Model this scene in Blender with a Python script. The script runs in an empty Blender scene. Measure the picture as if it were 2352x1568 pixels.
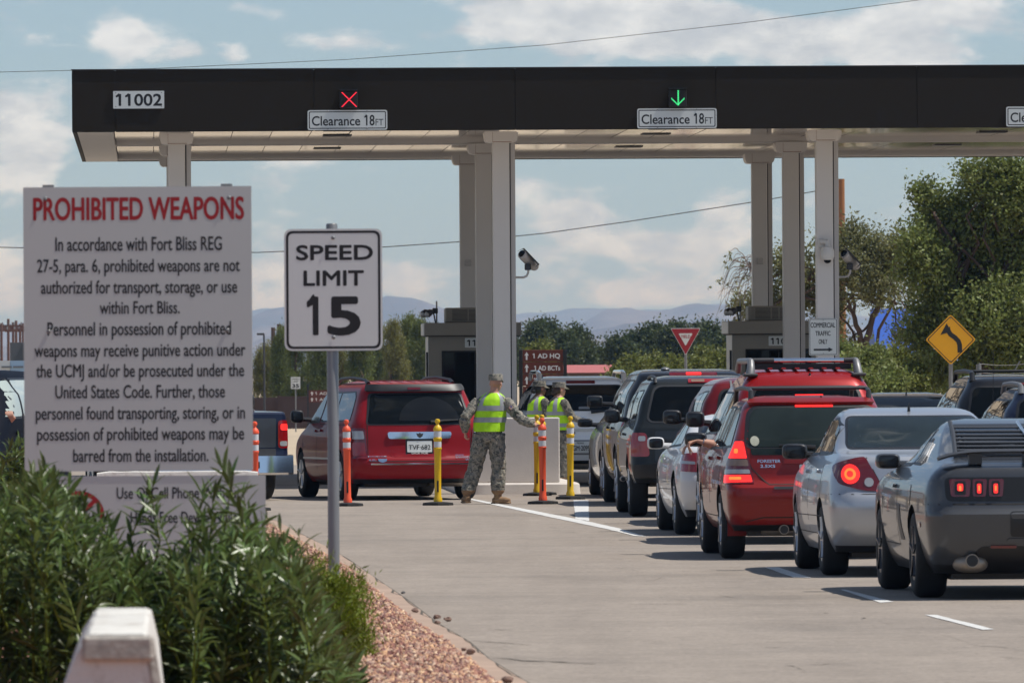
import bpy, bmesh, math, random
import numpy as np
from mathutils import Vector, Matrix, noise as mnoise

random.seed(7); NR = np.random.RandomState(11)
R = math.radians
SC = bpy.context.scene
COL = SC.collection

# ------------------------------------------------------------------ camera, world, sun, exposure
CAM_H, FPX = 1.8, 20700.0            # eye height; focal length in units of a 2352 pixel wide frame
cam_d = bpy.data.cameras.new('camera'); cam = bpy.data.objects.new('camera', cam_d); COL.objects.link(cam)
cam_d.sensor_width = 36.0; cam_d.lens = 36.0 * FPX / 2352.0
cam_d.clip_start = 1.0; cam_d.clip_end = 40000.0
CM = Matrix.Rotation(R(90) + math.atan(66 / FPX), 4, 'X') @ Matrix.Rotation(R(-0.36), 4, 'Z')
cam.matrix_world = Matrix.Translation((0, 0, CAM_H)) @ CM
cam_d.dof.use_dof = True; cam_d.dof.focus_distance = 112.0; cam_d.dof.aperture_fstop = 16.5
SC.camera = cam

SUN_EL, SUN_AZ = 61.0, 96.0          # azimuth clockwise from +Y (the view): sun stands to the right
world = bpy.data.worlds.new('World'); SC.world = world; world.use_nodes = True
sd = bpy.data.lights.new('sun', 'SUN'); sun = bpy.data.objects.new('sun', sd); COL.objects.link(sun)
sd.energy = 4.7; sd.angle = R(0.53); sd.color = (1.0, 0.955, 0.89)
_e, _a = R(SUN_EL), R(SUN_AZ)
SUN_DIR = Vector((math.sin(_a) * math.cos(_e), math.cos(_a) * math.cos(_e), math.sin(_e)))
sun.rotation_euler = SUN_DIR.to_track_quat('Z', 'Y').to_euler(); sun.location = (30, 60, 60)
SC.view_settings.view_transform = 'Standard'; SC.view_settings.look = 'None'
SC.view_settings.exposure = 0.0; SC.view_settings.gamma = 1.0; SC.view_settings.use_curve_mapping = False
SC.render.engine = 'CYCLES'
SC.cycles.max_bounces = 7; SC.cycles.transparent_max_bounces = 12; SC.cycles.volume_bounces = 0
SC.cycles.use_denoising = True; SC.cycles.sample_clamp_indirect = 6.0

_CR = CM.to_3x3()
def P(x, y, Y):
    """the point at depth Y seen at pixel (x, y) of the 2352 pixel wide frame"""
    d = _CR @ Vector(((x - 1176) / FPX, -(y - 784) / FPX, -1.0))
    return Vector((0, 0, CAM_H)) + d * (Y / d.y)
def G(x, y, h=0.0):
    """the point at height h seen at that pixel"""
    d = _CR @ Vector(((x - 1176) / FPX, -(y - 784) / FPX, -1.0))
    return Vector((0, 0, CAM_H)) + d * ((h - CAM_H) / d.z)

# ------------------------------------------------------------------ node helpers
def nn(nt, t, **kw):
    n = nt.nodes.new(t)
    for k, v in kw.items(): setattr(n, k, v)
    return n
def mth(nt, op, a, b=None, c=None, clamp=False):
    n = nt.nodes.new('ShaderNodeMath'); n.operation = op; n.use_clamp = clamp
    for i, v in enumerate((a, b, c)):
        if v is None: continue
        if isinstance(v, (int, float)): n.inputs[i].default_value = v
        else: nt.links.new(v, n.inputs[i])
    return n.outputs[0]
def mixc(nt, f, a, b):
    n = nt.nodes.new('ShaderNodeMix'); n.data_type = 'RGBA'
    for s, v in ((n.inputs[0], f), (n.inputs[6], a), (n.inputs[7], b)):
        if isinstance(v, (int, float)): s.default_value = v
        elif isinstance(v, tuple): s.default_value = v if len(v) == 4 else v + (1,)
        else: nt.links.new(v, s)
    return n.outputs[2]
def noise_node(nt, vec, scale, detail=4, rough=0.55):
    n = nt.nodes.new('ShaderNodeTexNoise'); n.inputs['Scale'].default_value = scale
    n.inputs['Detail'].default_value = detail; n.inputs['Roughness'].default_value = rough
    if vec is not None: nt.links.new(vec, n.inputs['Vector'])
    return n
def ramp(nt, f, lo, hi):
    n = nt.nodes.new('ShaderNodeMapRange'); n.inputs[1].default_value = lo; n.inputs[2].default_value = hi
    n.interpolation_type = 'SMOOTHSTEP'; nt.links.new(f, n.inputs[0]); return n.outputs[0]

def sky_nodes():
    nt = world.node_tree; nt.nodes.clear()
    out = nn(nt, 'ShaderNodeOutputWorld'); bg = nn(nt, 'ShaderNodeBackground'); nt.links.new(bg.outputs[0], out.inputs[0])
    sky = nn(nt, 'ShaderNodeTexSky'); sky.sky_type = 'NISHITA'; sky.sun_disc = False
    sky.sun_elevation = R(SUN_EL); sky.sun_rotation = R(SUN_AZ); sky.altitude = 1200; sky.air_density = 1.0; sky.dust_density = 0.6; sky.ozone_density = 1.6
    tc = nn(nt, 'ShaderNodeTexCoord'); sep = nn(nt, 'ShaderNodeSeparateXYZ'); nt.links.new(tc.outputs['Generated'], sep.inputs[0])
    X, Y, Z = sep.outputs
    # slight grading of the clear sky towards a paler blue
    hs = nn(nt, 'ShaderNodeHueSaturation'); hs.inputs['Saturation'].default_value = 0.58; hs.inputs['Value'].default_value = SKY_V
    nt.links.new(sky.outputs[0], hs.inputs['Color'])
    tint = nn(nt, 'ShaderNodeMix'); tint.data_type = 'RGBA'; tint.blend_type = 'MULTIPLY'; tint.inputs[0].default_value = 1.0
    nt.links.new(hs.outputs[0], tint.inputs[6]); tint.inputs[7].default_value = SKY_TINT
    # small cumulus near the horizon
    cv = nn(nt, 'ShaderNodeCombineXYZ'); nt.links.new(mth(nt, 'MULTIPLY', X, 1.0), cv.inputs[0]); nt.links.new(Y, cv.inputs[1])
    nt.links.new(mth(nt, 'MULTIPLY', Z, 2.1), cv.inputs[2])
    n1 = noise_node(nt, cv.outputs[0], 62, 9, 0.56)
    n2 = noise_node(nt, cv.outputs[0], 5, 7, 0.55)
    hi = ramp(nt, Z, 0.06, 0.22)
    dens = mth(nt, 'ADD', mth(nt, 'MULTIPLY', n1.outputs[0], mth(nt, 'SUBTRACT', 1.0, hi)), mth(nt, 'MULTIPLY', n2.outputs[0], hi))
    bumps = None
    for (px, py, rx, ry, amp) in CLOUDS:
        d = (P(px, py, 100.0) - Vector((0, 0, CAM_H))).normalized()
        u = mth(nt, 'MULTIPLY', mth(nt, 'SUBTRACT', X, d.x), FPX / rx); w = mth(nt, 'MULTIPLY', mth(nt, 'SUBTRACT', Z, d.z), FPX / ry)
        q = mth(nt, 'ADD', mth(nt, 'MULTIPLY', u, u), mth(nt, 'MULTIPLY', w, w))
        g = mth(nt, 'MULTIPLY', mth(nt, 'POWER', 2.718, mth(nt, 'MULTIPLY', q, -1.0)), amp)
        g = mth(nt, 'MULTIPLY', g, mth(nt, 'GREATER_THAN', Y, 0.0))
        bumps = g if bumps is None else mth(nt, 'ADD', bumps, g)
    dens = mth(nt, 'ADD', mth(nt, 'ADD', dens, bumps), mth(nt, 'MULTIPLY', hi, -0.03))
    cl = ramp(nt, dens, 0.53, 0.655)
    n3 = noise_node(nt, cv.outputs[0], 95, 6, 0.6)
    ccol = mixc(nt, ramp(nt, n3.outputs[0], 0.32, 0.68), CLOUD_D, CLOUD_L)
    col = mixc(nt, mth(nt, 'MULTIPLY', cl, 0.92), tint.outputs[2], ccol)
    nt.links.new(col, bg.inputs['Color']); bg.inputs['Strength'].default_value = 0.1
SKY_V = 1.0; SKY_TINT = (0.66, 0.83, 1.03, 1)
CLOUD_D = (5.5, 5.95, 6.6, 1); CLOUD_L = (8.9, 9.3, 9.8, 1)
CLOUDS = [(300, 110, 110, 55, .22), (430, 120, 60, 40, .16), (540, 125, 45, 30, .18), (610, 30, 60, 25, .1), (1450, 60, 260, 70, .22), (1900, 90, 450, 90, .24),
          (1150, 50, 140, 60, .12), (1325, 505, 60, 45, .30), (1430, 565, 190, 36, .25), (1500, 675, 190, 34, .27), (60, 330, 120, 110, .15),
          (840, 400, 60, 25, .08), (1620, 560, 80, 25, .1), (640, 700, 120, 40, .14), (920, 640, 80, 40, .12)]

# ------------------------------------------------------------------ materials
def mat(name, col, rough=0.6, metal=0.0, coat=0.0, var=0.0, vscale=6.0, bump=0.0, bscale=40.0, emit=None, estr=0.0, spec=None, coatr=0.05, trans=0.0, col2=None, c2scale=3.0, c2=(0.45, 0.6), coord='Object', island=0.0):
    m = bpy.data.materials.new(name); m.use_nodes = True; nt = m.node_tree
    b = nt.nodes['Principled BSDF']
    b.inputs['Base Color'].default_value = tuple(col) + (1,); b.inputs['Roughness'].default_value = rough; b.inputs['Metallic'].default_value = metal
    b.inputs['Coat Weight'].default_value = coat; b.inputs['Coat Roughness'].default_value = coatr
    if spec is not None: b.inputs['Specular IOR Level'].default_value = spec
    tc = nn(nt, 'ShaderNodeTexCoord'); vec = tc.outputs[coord]
    src = None
    if col2 is not None:
        n = noise_node(nt, vec, c2scale, 6, 0.6)
        src = mixc(nt, ramp(nt, n.outputs[0], *c2), tuple(col), tuple(col2))
    if var or island:
        hs = nn(nt, 'ShaderNodeHueSaturation')
        if src is None: hs.inputs['Color'].default_value = tuple(col) + (1,)
        else: nt.links.new(src, hs.inputs['Color'])
        v = None
        if var:
            n = noise_node(nt, vec, vscale, 5, 0.6)
            v = mth(nt, 'ADD', mth(nt, 'MULTIPLY', mth(nt, 'SUBTRACT', n.outputs[0], 0.5), 2.4 * var), 1.0)
        if island:
            g = nn(nt, 'ShaderNodeNewGeometry')
            w = mth(nt, 'ADD', mth(nt, 'MULTIPLY', mth(nt, 'SUBTRACT', g.outputs['Random Per Island'], 0.5), 2 * island), 1.0)
            v = w if v is None else mth(nt, 'MULTIPLY', v, w)
            h = mth(nt, 'ADD', mth(nt, 'MULTIPLY', mth(nt, 'SUBTRACT', g.outputs['Random Per Island'], 0.5), island * 0.09), 0.5)
            nt.links.new(h, hs.inputs['Hue'])
        nt.links.new(v, hs.inputs['Value']); src = hs.outputs[0]
    if src is not None: nt.links.new(src, b.inputs['Base Color'])
    if bump:
        n = noise_node(nt, vec, bscale, 5, 0.6); bp = nn(nt, 'ShaderNodeBump'); bp.inputs['Strength'].default_value = bump; bp.inputs['Distance'].default_value = 0.01
        nt.links.new(n.outputs[0], bp.inputs['Height']); nt.links.new(bp.outputs[0], b.inputs['Normal'])
    if emit is not None:
        b.inputs['Emission Color'].default_value = tuple(emit) + (1,); b.inputs['Emission Strength'].default_value = estr
    if trans:
        t = nn(nt, 'ShaderNodeBsdfTranslucent'); mx = nn(nt, 'ShaderNodeMixShader'); mx.inputs[0].default_value = trans
        if src is not None: nt.links.new(src, t.inputs[0])
        else: t.inputs[0].default_value = tuple(col) + (1,)
        nt.links.new(b.outputs[0], mx.inputs[1]); nt.links.new(t.outputs[0], mx.inputs[2]); nt.links.new(mx.outputs[0], nt.nodes['Material Output'].inputs[0])
    return m
def paint(name, col, metal=0.0, rough=0.4):
    m = mat(name, col, rough, metal, 0.6, var=0.05, vscale=1.5, coatr=0.03, spec=0.25)
    m.node_tree.nodes['Principled BSDF'].inputs['Coat IOR'].default_value = 1.36
    return m
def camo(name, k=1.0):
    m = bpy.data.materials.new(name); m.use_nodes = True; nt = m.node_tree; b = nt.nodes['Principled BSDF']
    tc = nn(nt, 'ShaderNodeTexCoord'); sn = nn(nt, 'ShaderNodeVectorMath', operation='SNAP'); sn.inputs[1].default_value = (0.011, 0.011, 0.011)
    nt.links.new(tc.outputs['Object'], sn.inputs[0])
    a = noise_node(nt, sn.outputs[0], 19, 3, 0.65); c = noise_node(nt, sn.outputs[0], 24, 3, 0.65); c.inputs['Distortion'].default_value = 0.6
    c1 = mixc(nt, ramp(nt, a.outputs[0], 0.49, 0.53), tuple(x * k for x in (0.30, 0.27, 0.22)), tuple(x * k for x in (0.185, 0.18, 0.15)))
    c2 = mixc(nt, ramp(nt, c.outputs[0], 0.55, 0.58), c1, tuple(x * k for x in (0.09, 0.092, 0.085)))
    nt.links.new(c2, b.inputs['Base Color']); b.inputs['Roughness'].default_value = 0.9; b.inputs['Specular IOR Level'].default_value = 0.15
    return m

# ------------------------------------------------------------------ objects
def tag(o, label=None, cat=None, group=None, kind=None):
    if label: o['label'] = label
    if cat: o['category'] = cat
    if group: o['group'] = group
    if kind: o['kind'] = kind
    return o
def empty(name, loc=(0, 0, 0), rz=0.0, label=None, cat=None, group=None):
    o = bpy.data.objects.new(name, None); COL.objects.link(o); o.location = loc; o.rotation_euler = (0, 0, rz); o.empty_display_size = 0.1
    return tag(o, label, cat, group)
def link_mesh(name, me, parent=None, loc=None):
    o = bpy.data.objects.new(name, me); COL.objects.link(o)
    if parent: o.parent = parent
    if loc is not None: o.location = loc
    return o
def apply_mods(o):
    dg = bpy.context.evaluated_depsgraph_get(); me = bpy.data.meshes.new_from_object(o.evaluated_get(dg))
    o.modifiers.clear(); old = o.data; o.data = me; bpy.data.meshes.remove(old); me.name = o.name
    return o
def copy_tree(o, parent=None):
    c = o.copy(); COL.objects.link(c); c.parent = parent
    for ch in list(o.children): copy_tree(ch, c)
    return c

class MB:
    """collects shapes; build() links them as ONE mesh object"""
    def __init__(s): s.v = []; s.f = []; s.m = []; s.mi = 0
    def add(s, v, f):
        b = len(s.v); s.v += [tuple(p) for p in v]; s.f += [tuple(i + b for i in q) for q in f]; s.m += [s.mi] * len(f); return s
    def box(s, x0, y0, z0, x1, y1, z1):
        return s.add([(x0, y0, z0), (x1, y0, z0), (x1, y1, z0), (x0, y1, z0), (x0, y0, z1), (x1, y0, z1), (x1, y1, z1), (x0, y1, z1)],
                     [(0, 3, 2, 1), (4, 5, 6, 7), (0, 1, 5, 4), (1, 2, 6, 5), (2, 3, 7, 6), (3, 0, 4, 7)])
    def cbox(s, c, size, b=0.0):
        x, y, z = c; a, d, h = (size[0] / 2, size[1] / 2, size[2] / 2)
        if not b: return s.box(x - a, y - d, z - h, x + a, y + d, z + h)
        # bevelled box: 24 points
        V = []; 
        for sx in (-1, 1):
            for sy in (-1, 1):
                for sz in (-1, 1):
                    V += [(x + sx * (a - b), y + sy * (d - b), z + sz * h), (x + sx * (a - b), y + sy * d, z + sz * (h - b)), (x + sx * a, y + sy * (d - b), z + sz * (h - b))]
        bm = bmesh.new(); vs = [bm.verts.new(p) for p in V]; bmesh.ops.convex_hull(bm, input=vs)
        bm.verts.index_update(); s.add([v.co[:] for v in bm.verts], [tuple(v.index for v in f.verts) for f in bm.faces]); bm.free(); return s
    def tube(s, pts, rad, n=10, cap=True, flat=1.0, up=None):
        pts = [Vector(p) for p in pts]
        if not hasattr(rad, '__len__'): rad = [rad] * len(pts)
        V = []; F = []
        t0 = (pts[1] - pts[0]).normalized(); u = Vector(up) if up else (Vector((0, 0, 1)) if abs(t0.z) < 0.9 else Vector((0, 1, 0)))
        u = (u - t0 * u.dot(t0)).normalized()
        for i, p in enumerate(pts):
            t = (pts[min(i + 1, len(pts) - 1)] - pts[max(i - 1, 0)]).normalized()
            u = (u - t * u.dot(t)).normalized(); w = t.cross(u)
            for k in range(n):
                a = 2 * math.pi * k / n; V.append(p + (u * math.cos(a) * flat + w * math.sin(a)) * rad[i])
        for i in range(len(pts) - 1):
            for k in range(n): F.append((i * n + k, i * n + (k + 1) % n, (i + 1) * n + (k + 1) % n, (i + 1) * n + k))
        if cap: F.append(tuple(reversed(range(n)))); F.append(tuple(range((len(pts) - 1) * n, len(pts) * n)))
        return s.add(V, F)
    def lathe(s, prof, n=20, axis='z', c=(0, 0, 0)):
        V = []; F = []
        for (r, h) in prof:
            for k in range(n):
                a = 2 * math.pi * k / n; x, y = r * math.cos(a), r * math.sin(a)
                V.append({'z': (c[0] + x, c[1] + y, c[2] + h), 'y': (c[0] + x, c[1] + h, c[2] - y), 'x': (c[0] + h, c[1] + x, c[2] + y)}[axis])
        for i in range(len(prof) - 1):
            for k in range(n): F.append((i * n + k, i * n + (k + 1) % n, (i + 1) * n + (k + 1) % n, (i + 1) * n + k))
        F.append(tuple(reversed(range(n)))); F.append(tuple(range((len(prof) - 1) * n, len(prof) * n)))
        return s.add(V, F)
    def loft(s, secs, n=20):
        """secs: (center, rx, ry) horizontal ellipses stacked in z"""
        V = []; F = []
        for (c, rx, ry) in secs:
            for k in range(n):
                a = 2 * math.pi * k / n; V.append((c[0] + rx * math.cos(a), c[1] + ry * math.sin(a), c[2]))
        for i in range(len(secs) - 1):
            for k in range(n): F.append((i * n + k, i * n + (k + 1) % n, (i + 1) * n + (k + 1) % n, (i + 1) * n + k))
        F.append(tuple(reversed(range(n)))); F.append(tuple(range((len(secs) - 1) * n, len(secs) * n)))
        return s.add(V, F)
    def ell(s, c, r, e=1.0, nu=16, nv=10, rot=None):
        """ellipsoid; e < 1 makes it a rounded box"""
        V = []; F = []
        pw = lambda x: math.copysign(abs(x) ** e, x)
        for j in range(nv + 1):
            ph = -math.pi / 2 + math.pi * (j + (0.02 if j == 0 else (-0.02 if j == nv else 0))) / nv
            for i in range(nu):
                th = 2 * math.pi * i / nu
                p = Vector((pw(math.cos(ph)) * pw(math.cos(th)) * r[0], pw(math.cos(ph)) * pw(math.sin(th)) * r[1], pw(math.sin(ph)) * r[2]))
                if rot: p = rot @ p
                V.append(p + Vector(c))
        for j in range(nv):
            for i in range(nu): F.append((j * nu + i, j * nu + (i + 1) % nu, (j + 1) * nu + (i + 1) % nu, (j + 1) * nu + i))
        F.append(tuple(reversed(range(nu)))); F.append(tuple(range(nv * nu, nv * nu + nu)))
        return s.add(V, F)
    def prism(s, poly, y0, y1):
        """polygon in (x, z) extruded from y0 to y1"""
        n = len(poly); V = [(x, y0, z) for x, z in poly] + [(x, y1, z) for x, z in poly]
        return s.add(V, [tuple(range(n)), tuple(reversed(range(n, 2 * n)))] + [(i, i + n, (i + 1) % n + n, (i + 1) % n) for i in range(n)])
    def mesh(s, name, mats):
        me = bpy.data.meshes.new(name); me.from_pydata(s.v, [], s.f)
        for m in (mats if isinstance(mats, (list, tuple)) else [mats]): me.materials.append(m)
        if any(s.m): me.polygons.foreach_set('material_index', s.m)
        return me
    def build(s, name, mats, parent=None, loc=None, smooth=True, ang=35, fix=True):
        me = s.mesh(name, mats)
        if fix:
            bm = bmesh.new(); bm.from_mesh(me); bmesh.ops.recalc_face_normals(bm, faces=bm.faces[:]); bm.to_mesh(me); bm.free()
        if smooth: me.shade_smooth(); me.set_sharp_from_angle(angle=R(ang))
        return link_mesh(name, me, parent, loc)

def rpoly(pts, r, n=4):
    out = []; N = len(pts)
    if not hasattr(r, '__len__'): r = [r] * N
    for i, p in enumerate(pts):
        p = Vector(p); a = Vector(pts[i - 1]); b = Vector(pts[(i + 1) % N])
        da, db = (a - p), (b - p); q = min(r[i], da.length * 0.45, db.length * 0.45)
        if q <= 1e-6: out.append(tuple(p)); continue
        s, e = p + da.normalized() * q, p + db.normalized() * q
        for k in range(n + 1):
            t = k / n; out.append(tuple(s * (1 - t) ** 2 + p * 2 * t * (1 - t) + e * t * t))
    return out
def rect(x0, z0, x1, z1, r=0.0, n=4):
    p = [(x0, z0), (x1, z0), (x1, z1), (x0, z1)]
    return rpoly(p, r, n) if r else p

_FONT = {}
def text_mesh(body):
    if body not in _FONT:
        c = bpy.data.curves.new('lettering', 'FONT'); c.body = body; c.resolution_u = 4; c.fill_mode = 'FRONT'
        o = bpy.data.objects.new('lettering', c); me = bpy.data.meshes.new_from_object(o); bpy.data.objects.remove(o); bpy.data.curves.remove(c)
        co = np.empty(len(me.vertices) * 3); me.vertices.foreach_get('co', co); co = co.reshape(-1, 3)
        F = [tuple(p.vertices) for p in me.polygons]; bpy.data.meshes.remove(me)
        if body == '|1': pass
        if '1' in body:                     # give the figure one its slanting flag
            one = _raw('1'); sw = one[:, 0].max() - one[:, 0].min()
            for i, ch in enumerate(body):
                if ch != '1': continue
                xr = text_mesh(body[:i] + 'I')[0][:, 0].max() if False else (one[:, 0].max() if i == 0 else _adv(body[:i]) + one[:, 0].max()); xl = xr - sw; n0 = len(co)
                co = np.vstack([co, [[xl, .729, 0], [xl - .10, .625, 0], [xl - .15, .60, 0], [xl - .15, .515, 0], [xl, .575, 0]]]); F = F + [(n0, n0 + 1, n0 + 2, n0 + 3, n0 + 4)]
        _FONT[body] = (co, F)
    return _FONT[body]
def _adv(prefix):   # advance width of a prefix, from where a following bar would start
    a = _raw(prefix + '|'); return a[:, 0].max() - _raw('|')[:, 0].max()
def _raw(body):
    c = bpy.data.curves.new('lettering', 'FONT'); c.body = body; o = bpy.data.objects.new('lettering', c); me = bpy.data.meshes.new_from_object(o); bpy.data.objects.remove(o); bpy.data.curves.remove(c)
    co = np.empty(len(me.vertices) * 3); me.vertices.foreach_get('co', co); bpy.data.meshes.remove(me); return co.reshape(-1, 3)
def lettering(body, x0, x1, zb, cap, y, m, parent, bold=0.0, name='lettering'):
    """words on a face that looks towards -y: from x0 to x1, baseline zb, capital height cap; bold = extra stroke width per capital height"""
    co, F = text_mesh(body); bold = max(bold, 0); e = bold * cap * .5
    a, b = co[:, 0].min(), co[:, 0].max()
    v = np.zeros_like(co); v[:, 0] = x0 + e + (co[:, 0] - a) / (b - a) * (x1 - x0 - 2 * e); v[:, 1] = y; v[:, 2] = zb + e + co[:, 1] / 0.729 * (cap - 2 * e)
    V, FF = [], []
    shifts = [(0, 0)] if not bold else [(-e, 0), (e, 0), (0, e), (0, -e), (-.7 * e, .7 * e), (.7 * e, .7 * e), (-.7 * e, -.7 * e), (.7 * e, -.7 * e)]
    for k, (dx, dz) in enumerate(shifts):
        q = v + np.array([dx, -0.00003 * k, dz]); FF += [tuple(i + len(co) * k for i in f) for f in F]; V += q.tolist()
    me = bpy.data.meshes.new(name); me.from_pydata(V, [], FF); me.materials.append(m)
    if len(me.polygons) and me.polygons[0].normal.y > 0: me.flip_normals()
    return link_mesh(name, me, parent)

def pchip(pts):
    x = np.array([p[0] for p in pts], float); y = np.array([p[1] for p in pts], float)
    h = np.diff(x); d = np.diff(y) / h; m = np.zeros(len(x))
    for i in range(1, len(x) - 1):
        if d[i - 1] * d[i] > 0:
            w1, w2 = 2 * h[i] + h[i - 1], h[i] + 2 * h[i - 1]; m[i] = (w1 + w2) / (w1 / d[i - 1] + w2 / d[i])
    m[0], m[-1] = d[0], d[-1]
    def f(t):
        t = min(max(t, x[0]), x[-1]); i = min(int(np.searchsorted(x, t, 'right')) - 1, len(h) - 1); i = max(i, 0)
        s = (t - x[i]) / h[i]
        return ((1 + 2 * s) * (1 - s) ** 2) * y[i] + s * (1 - s) ** 2 * h[i] * m[i] + s * s * (3 - 2 * s) * y[i + 1] + s * s * (s - 1) * h[i] * m[i + 1]
    return f
sky_nodes()

M = {}
M['asphalt'] = mat('road_surface', (0.285, 0.243, 0.203), 0.9, var=0.10, vscale=0.35, bump=0.3, bscale=60, col2=(0.222, 0.192, 0.163), c2scale=0.22, c2=(0.5, 0.75), spec=0.25)
def speckle(m, scale, amt):   # aggregate grain multiplied into the base colour
    nt = m.node_tree; b = nt.nodes['Principled BSDF']; l = b.inputs['Base Color'].links[0]; src = l.from_socket
    tc = nn(nt, 'ShaderNodeTexCoord'); n = noise_node(nt, tc.outputs['Object'], scale, 2, .7); n2 = noise_node(nt, tc.outputs['Object'], scale * .22, 3, .7)
    v = mth(nt, 'ADD', mth(nt, 'MULTIPLY', mth(nt, 'SUBTRACT', mth(nt, 'ADD', n.outputs[0], mth(nt, 'MULTIPLY', n2.outputs[0], .6)), .8), amt), 1.0)
    hs = nn(nt, 'ShaderNodeHueSaturation'); nt.links.new(src, hs.inputs['Color']); nt.links.new(v, hs.inputs['Value']); nt.links.new(hs.outputs[0], b.inputs['Base Color'])
speckle(M['asphalt'], 26, 1.0)
def streaks(m, amt):      # tyre polish and oil along the lanes
    nt = m.node_tree; b = nt.nodes['Principled BSDF']; src = b.inputs['Base Color'].links[0].from_socket
    tc = nn(nt, 'ShaderNodeTexCoord'); mp = nn(nt, 'ShaderNodeMapping'); mp.inputs['Scale'].default_value = (1.1, .05, 1); mp.inputs['Rotation'].default_value = (0, 0, -.05); nt.links.new(tc.outputs['Object'], mp.inputs[0])
    n = noise_node(nt, mp.outputs[0], 1.0, 4, .6); n2 = noise_node(nt, tc.outputs['Object'], .9, 5, .65)
    v = mth(nt, 'ADD', 1.0, mth(nt, 'MULTIPLY', mth(nt, 'SUBTRACT', mth(nt, 'ADD', n.outputs[0], n2.outputs[0]), 1.0), amt))
    hs = nn(nt, 'ShaderNodeHueSaturation'); nt.links.new(src, hs.inputs['Color']); nt.links.new(v, hs.inputs['Value']); nt.links.new(hs.outputs[0], b.inputs['Base Color'])
streaks(M['asphalt'], 0.42)
M['white_line'] = mat('road_paint', (0.62, 0.61, 0.58), 0.8, var=0.25, vscale=14, col2=(0.38, 0.35, 0.32), c2scale=5, c2=(0.55, 0.7))
M['dirt'] = mat('dry_dirt', (0.46, 0.365, 0.25), 0.95, var=0.12, vscale=0.05)
M['concrete'] = mat('concrete', (0.56, 0.51, 0.455), 0.9, var=0.14, vscale=2.5, bump=0.25, bscale=30)
M['kerb'] = mat('kerb_concrete', (0.38, 0.27, 0.20), 0.9, var=0.25, vscale=1.5, bump=0.3, bscale=40)
M['gravel_soil'] = mat('gravel_soil', (0.30, 0.13, 0.08), 0.95, var=0.3, vscale=12)
M['stone'] = mat('red_gravel', (0.36, 0.175, 0.12), 0.9, island=0.7, col2=(0.42, 0.28, 0.215), c2scale=6)
M['white_barrier'] = mat('whitewashed_concrete', (0.62, 0.60, 0.55), 0.85, var=0.07, vscale=3, bump=0.4, bscale=45, col2=(0.40, 0.35, 0.29), c2scale=9, c2=(0.5, 0.72))
M['rough_concrete'] = mat('chipped_concrete', (0.36, 0.33, 0.29), 0.95, var=0.5, vscale=30, bump=0.8, bscale=50)
M['fascia'] = mat('dark_brown_panel', (0.023, 0.0175, 0.0115), 0.65, var=0.03, spec=0.2, vscale=0.8)
M['cream'] = mat('cream_painted_metal', (0.66, 0.625, 0.585), 0.45, var=0.06, vscale=1.2)
M['cream_dark'] = mat('grey_painted_metal', (0.50, 0.47, 0.44), 0.45, var=0.06, vscale=1.2)
M['joint'] = mat('dark_joint', (0.02, 0.018, 0.017), 0.8)
M['soffit'] = mat('glossy_soffit_metal', (0.93, 0.89, 0.84), 0.07, 1.0, var=0.04, vscale=1.3, bump=0.06, bscale=0.8)
M['rust'] = mat('rust_streak', (0.22, 0.10, 0.045), 0.9, var=0.3)
M['booth'] = mat('taupe_booth_panel', (0.27, 0.245, 0.20), 0.5, var=0.05, vscale=1.0)
M['sheen_and_white'] = mat('booth_sheen_camera_white', (0.62, 0.60, 0.56), 0.35, var=0.05)  # paints the sky sheen on the booths' left sides; also dome camera white
M['dark_glass'] = mat('dark_tinted_glass', (0.004, 0.005, 0.005), 0.03, 0, 0, spec=0.22)
M['green_glass'] = mat('green_tinted_glass', (0.016, 0.022, 0.020), 0.05, 0, 0, spec=0.28, var=0.5, vscale=2.5)
M['pale_view_glass'] = mat('pale_view_window', (0.40, 0.46, 0.42), 0.1, spec=0.6)  # bright view through the window put into an opaque glass colour
M['black'] = mat('black_plastic', (0.012, 0.012, 0.013), 0.45)
M['trim'] = mat('dark_grey_trim', (0.035, 0.035, 0.037), 0.5)
M['rubber'] = mat('tyre_rubber', (0.013, 0.013, 0.013), 0.8, var=0.3, vscale=20)
M['alloy'] = mat('wheel_alloy', (0.52, 0.53, 0.55), 0.3, 0.9)
M['dark_alloy'] = mat('dark_wheel_alloy', (0.06, 0.06, 0.065), 0.3, 0.8)
M['chrome'] = mat('chrome', (0.75, 0.76, 0.78), 0.12, 1.0)
M['steel'] = mat('galvanised_steel', (0.21, 0.21, 0.21), 0.45, 0.4, var=0.1, vscale=4)
M['pipe'] = mat('exhaust_steel', (0.30, 0.26, 0.22), 0.45, 0.7, var=0.3, vscale=9)
M['mirror'] = mat('mirror_glass', (0.035, 0.037, 0.04), 0.04, 0.6)
M['sign_white'] = mat('sign_white', (0.68, 0.70, 0.675), 0.5, var=0.03, vscale=2)
M['sign_white2'] = mat('weathered_sign_board', (0.54, 0.545, 0.52), 0.6, var=0.035, vscale=1.5)
M['letter_black'] = mat('black_lettering', (0.012, 0.012, 0.013), 0.6)
M['letter_red'] = mat('red_lettering', (0.36, 0.012, 0.016), 0.6)
M['letter_white'] = mat('white_lettering', (0.7, 0.69, 0.66), 0.6)
M['sign_brown'] = mat('brown_sign', (0.115, 0.022, 0.010), 0.5, var=0.06)
M['sign_yellow'] = mat('yellow_sign', (0.78, 0.37, 0.004), 0.45, var=0.04)
M['sign_red'] = mat('red_sign', (0.33, 0.010, 0.018), 0.45)
M['yellow'] = mat('yellow_plastic', (0.72, 0.44, 0.006), 0.45, var=0.10, vscale=8)
M['orange'] = mat('orange_plastic', (0.85, 0.10, 0.035), 0.5, var=0.10, vscale=7)
M['reflector_white'] = mat('white_reflective_sheet', (0.60, 0.60, 0.61), 0.35, var=0.12, vscale=25)
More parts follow.
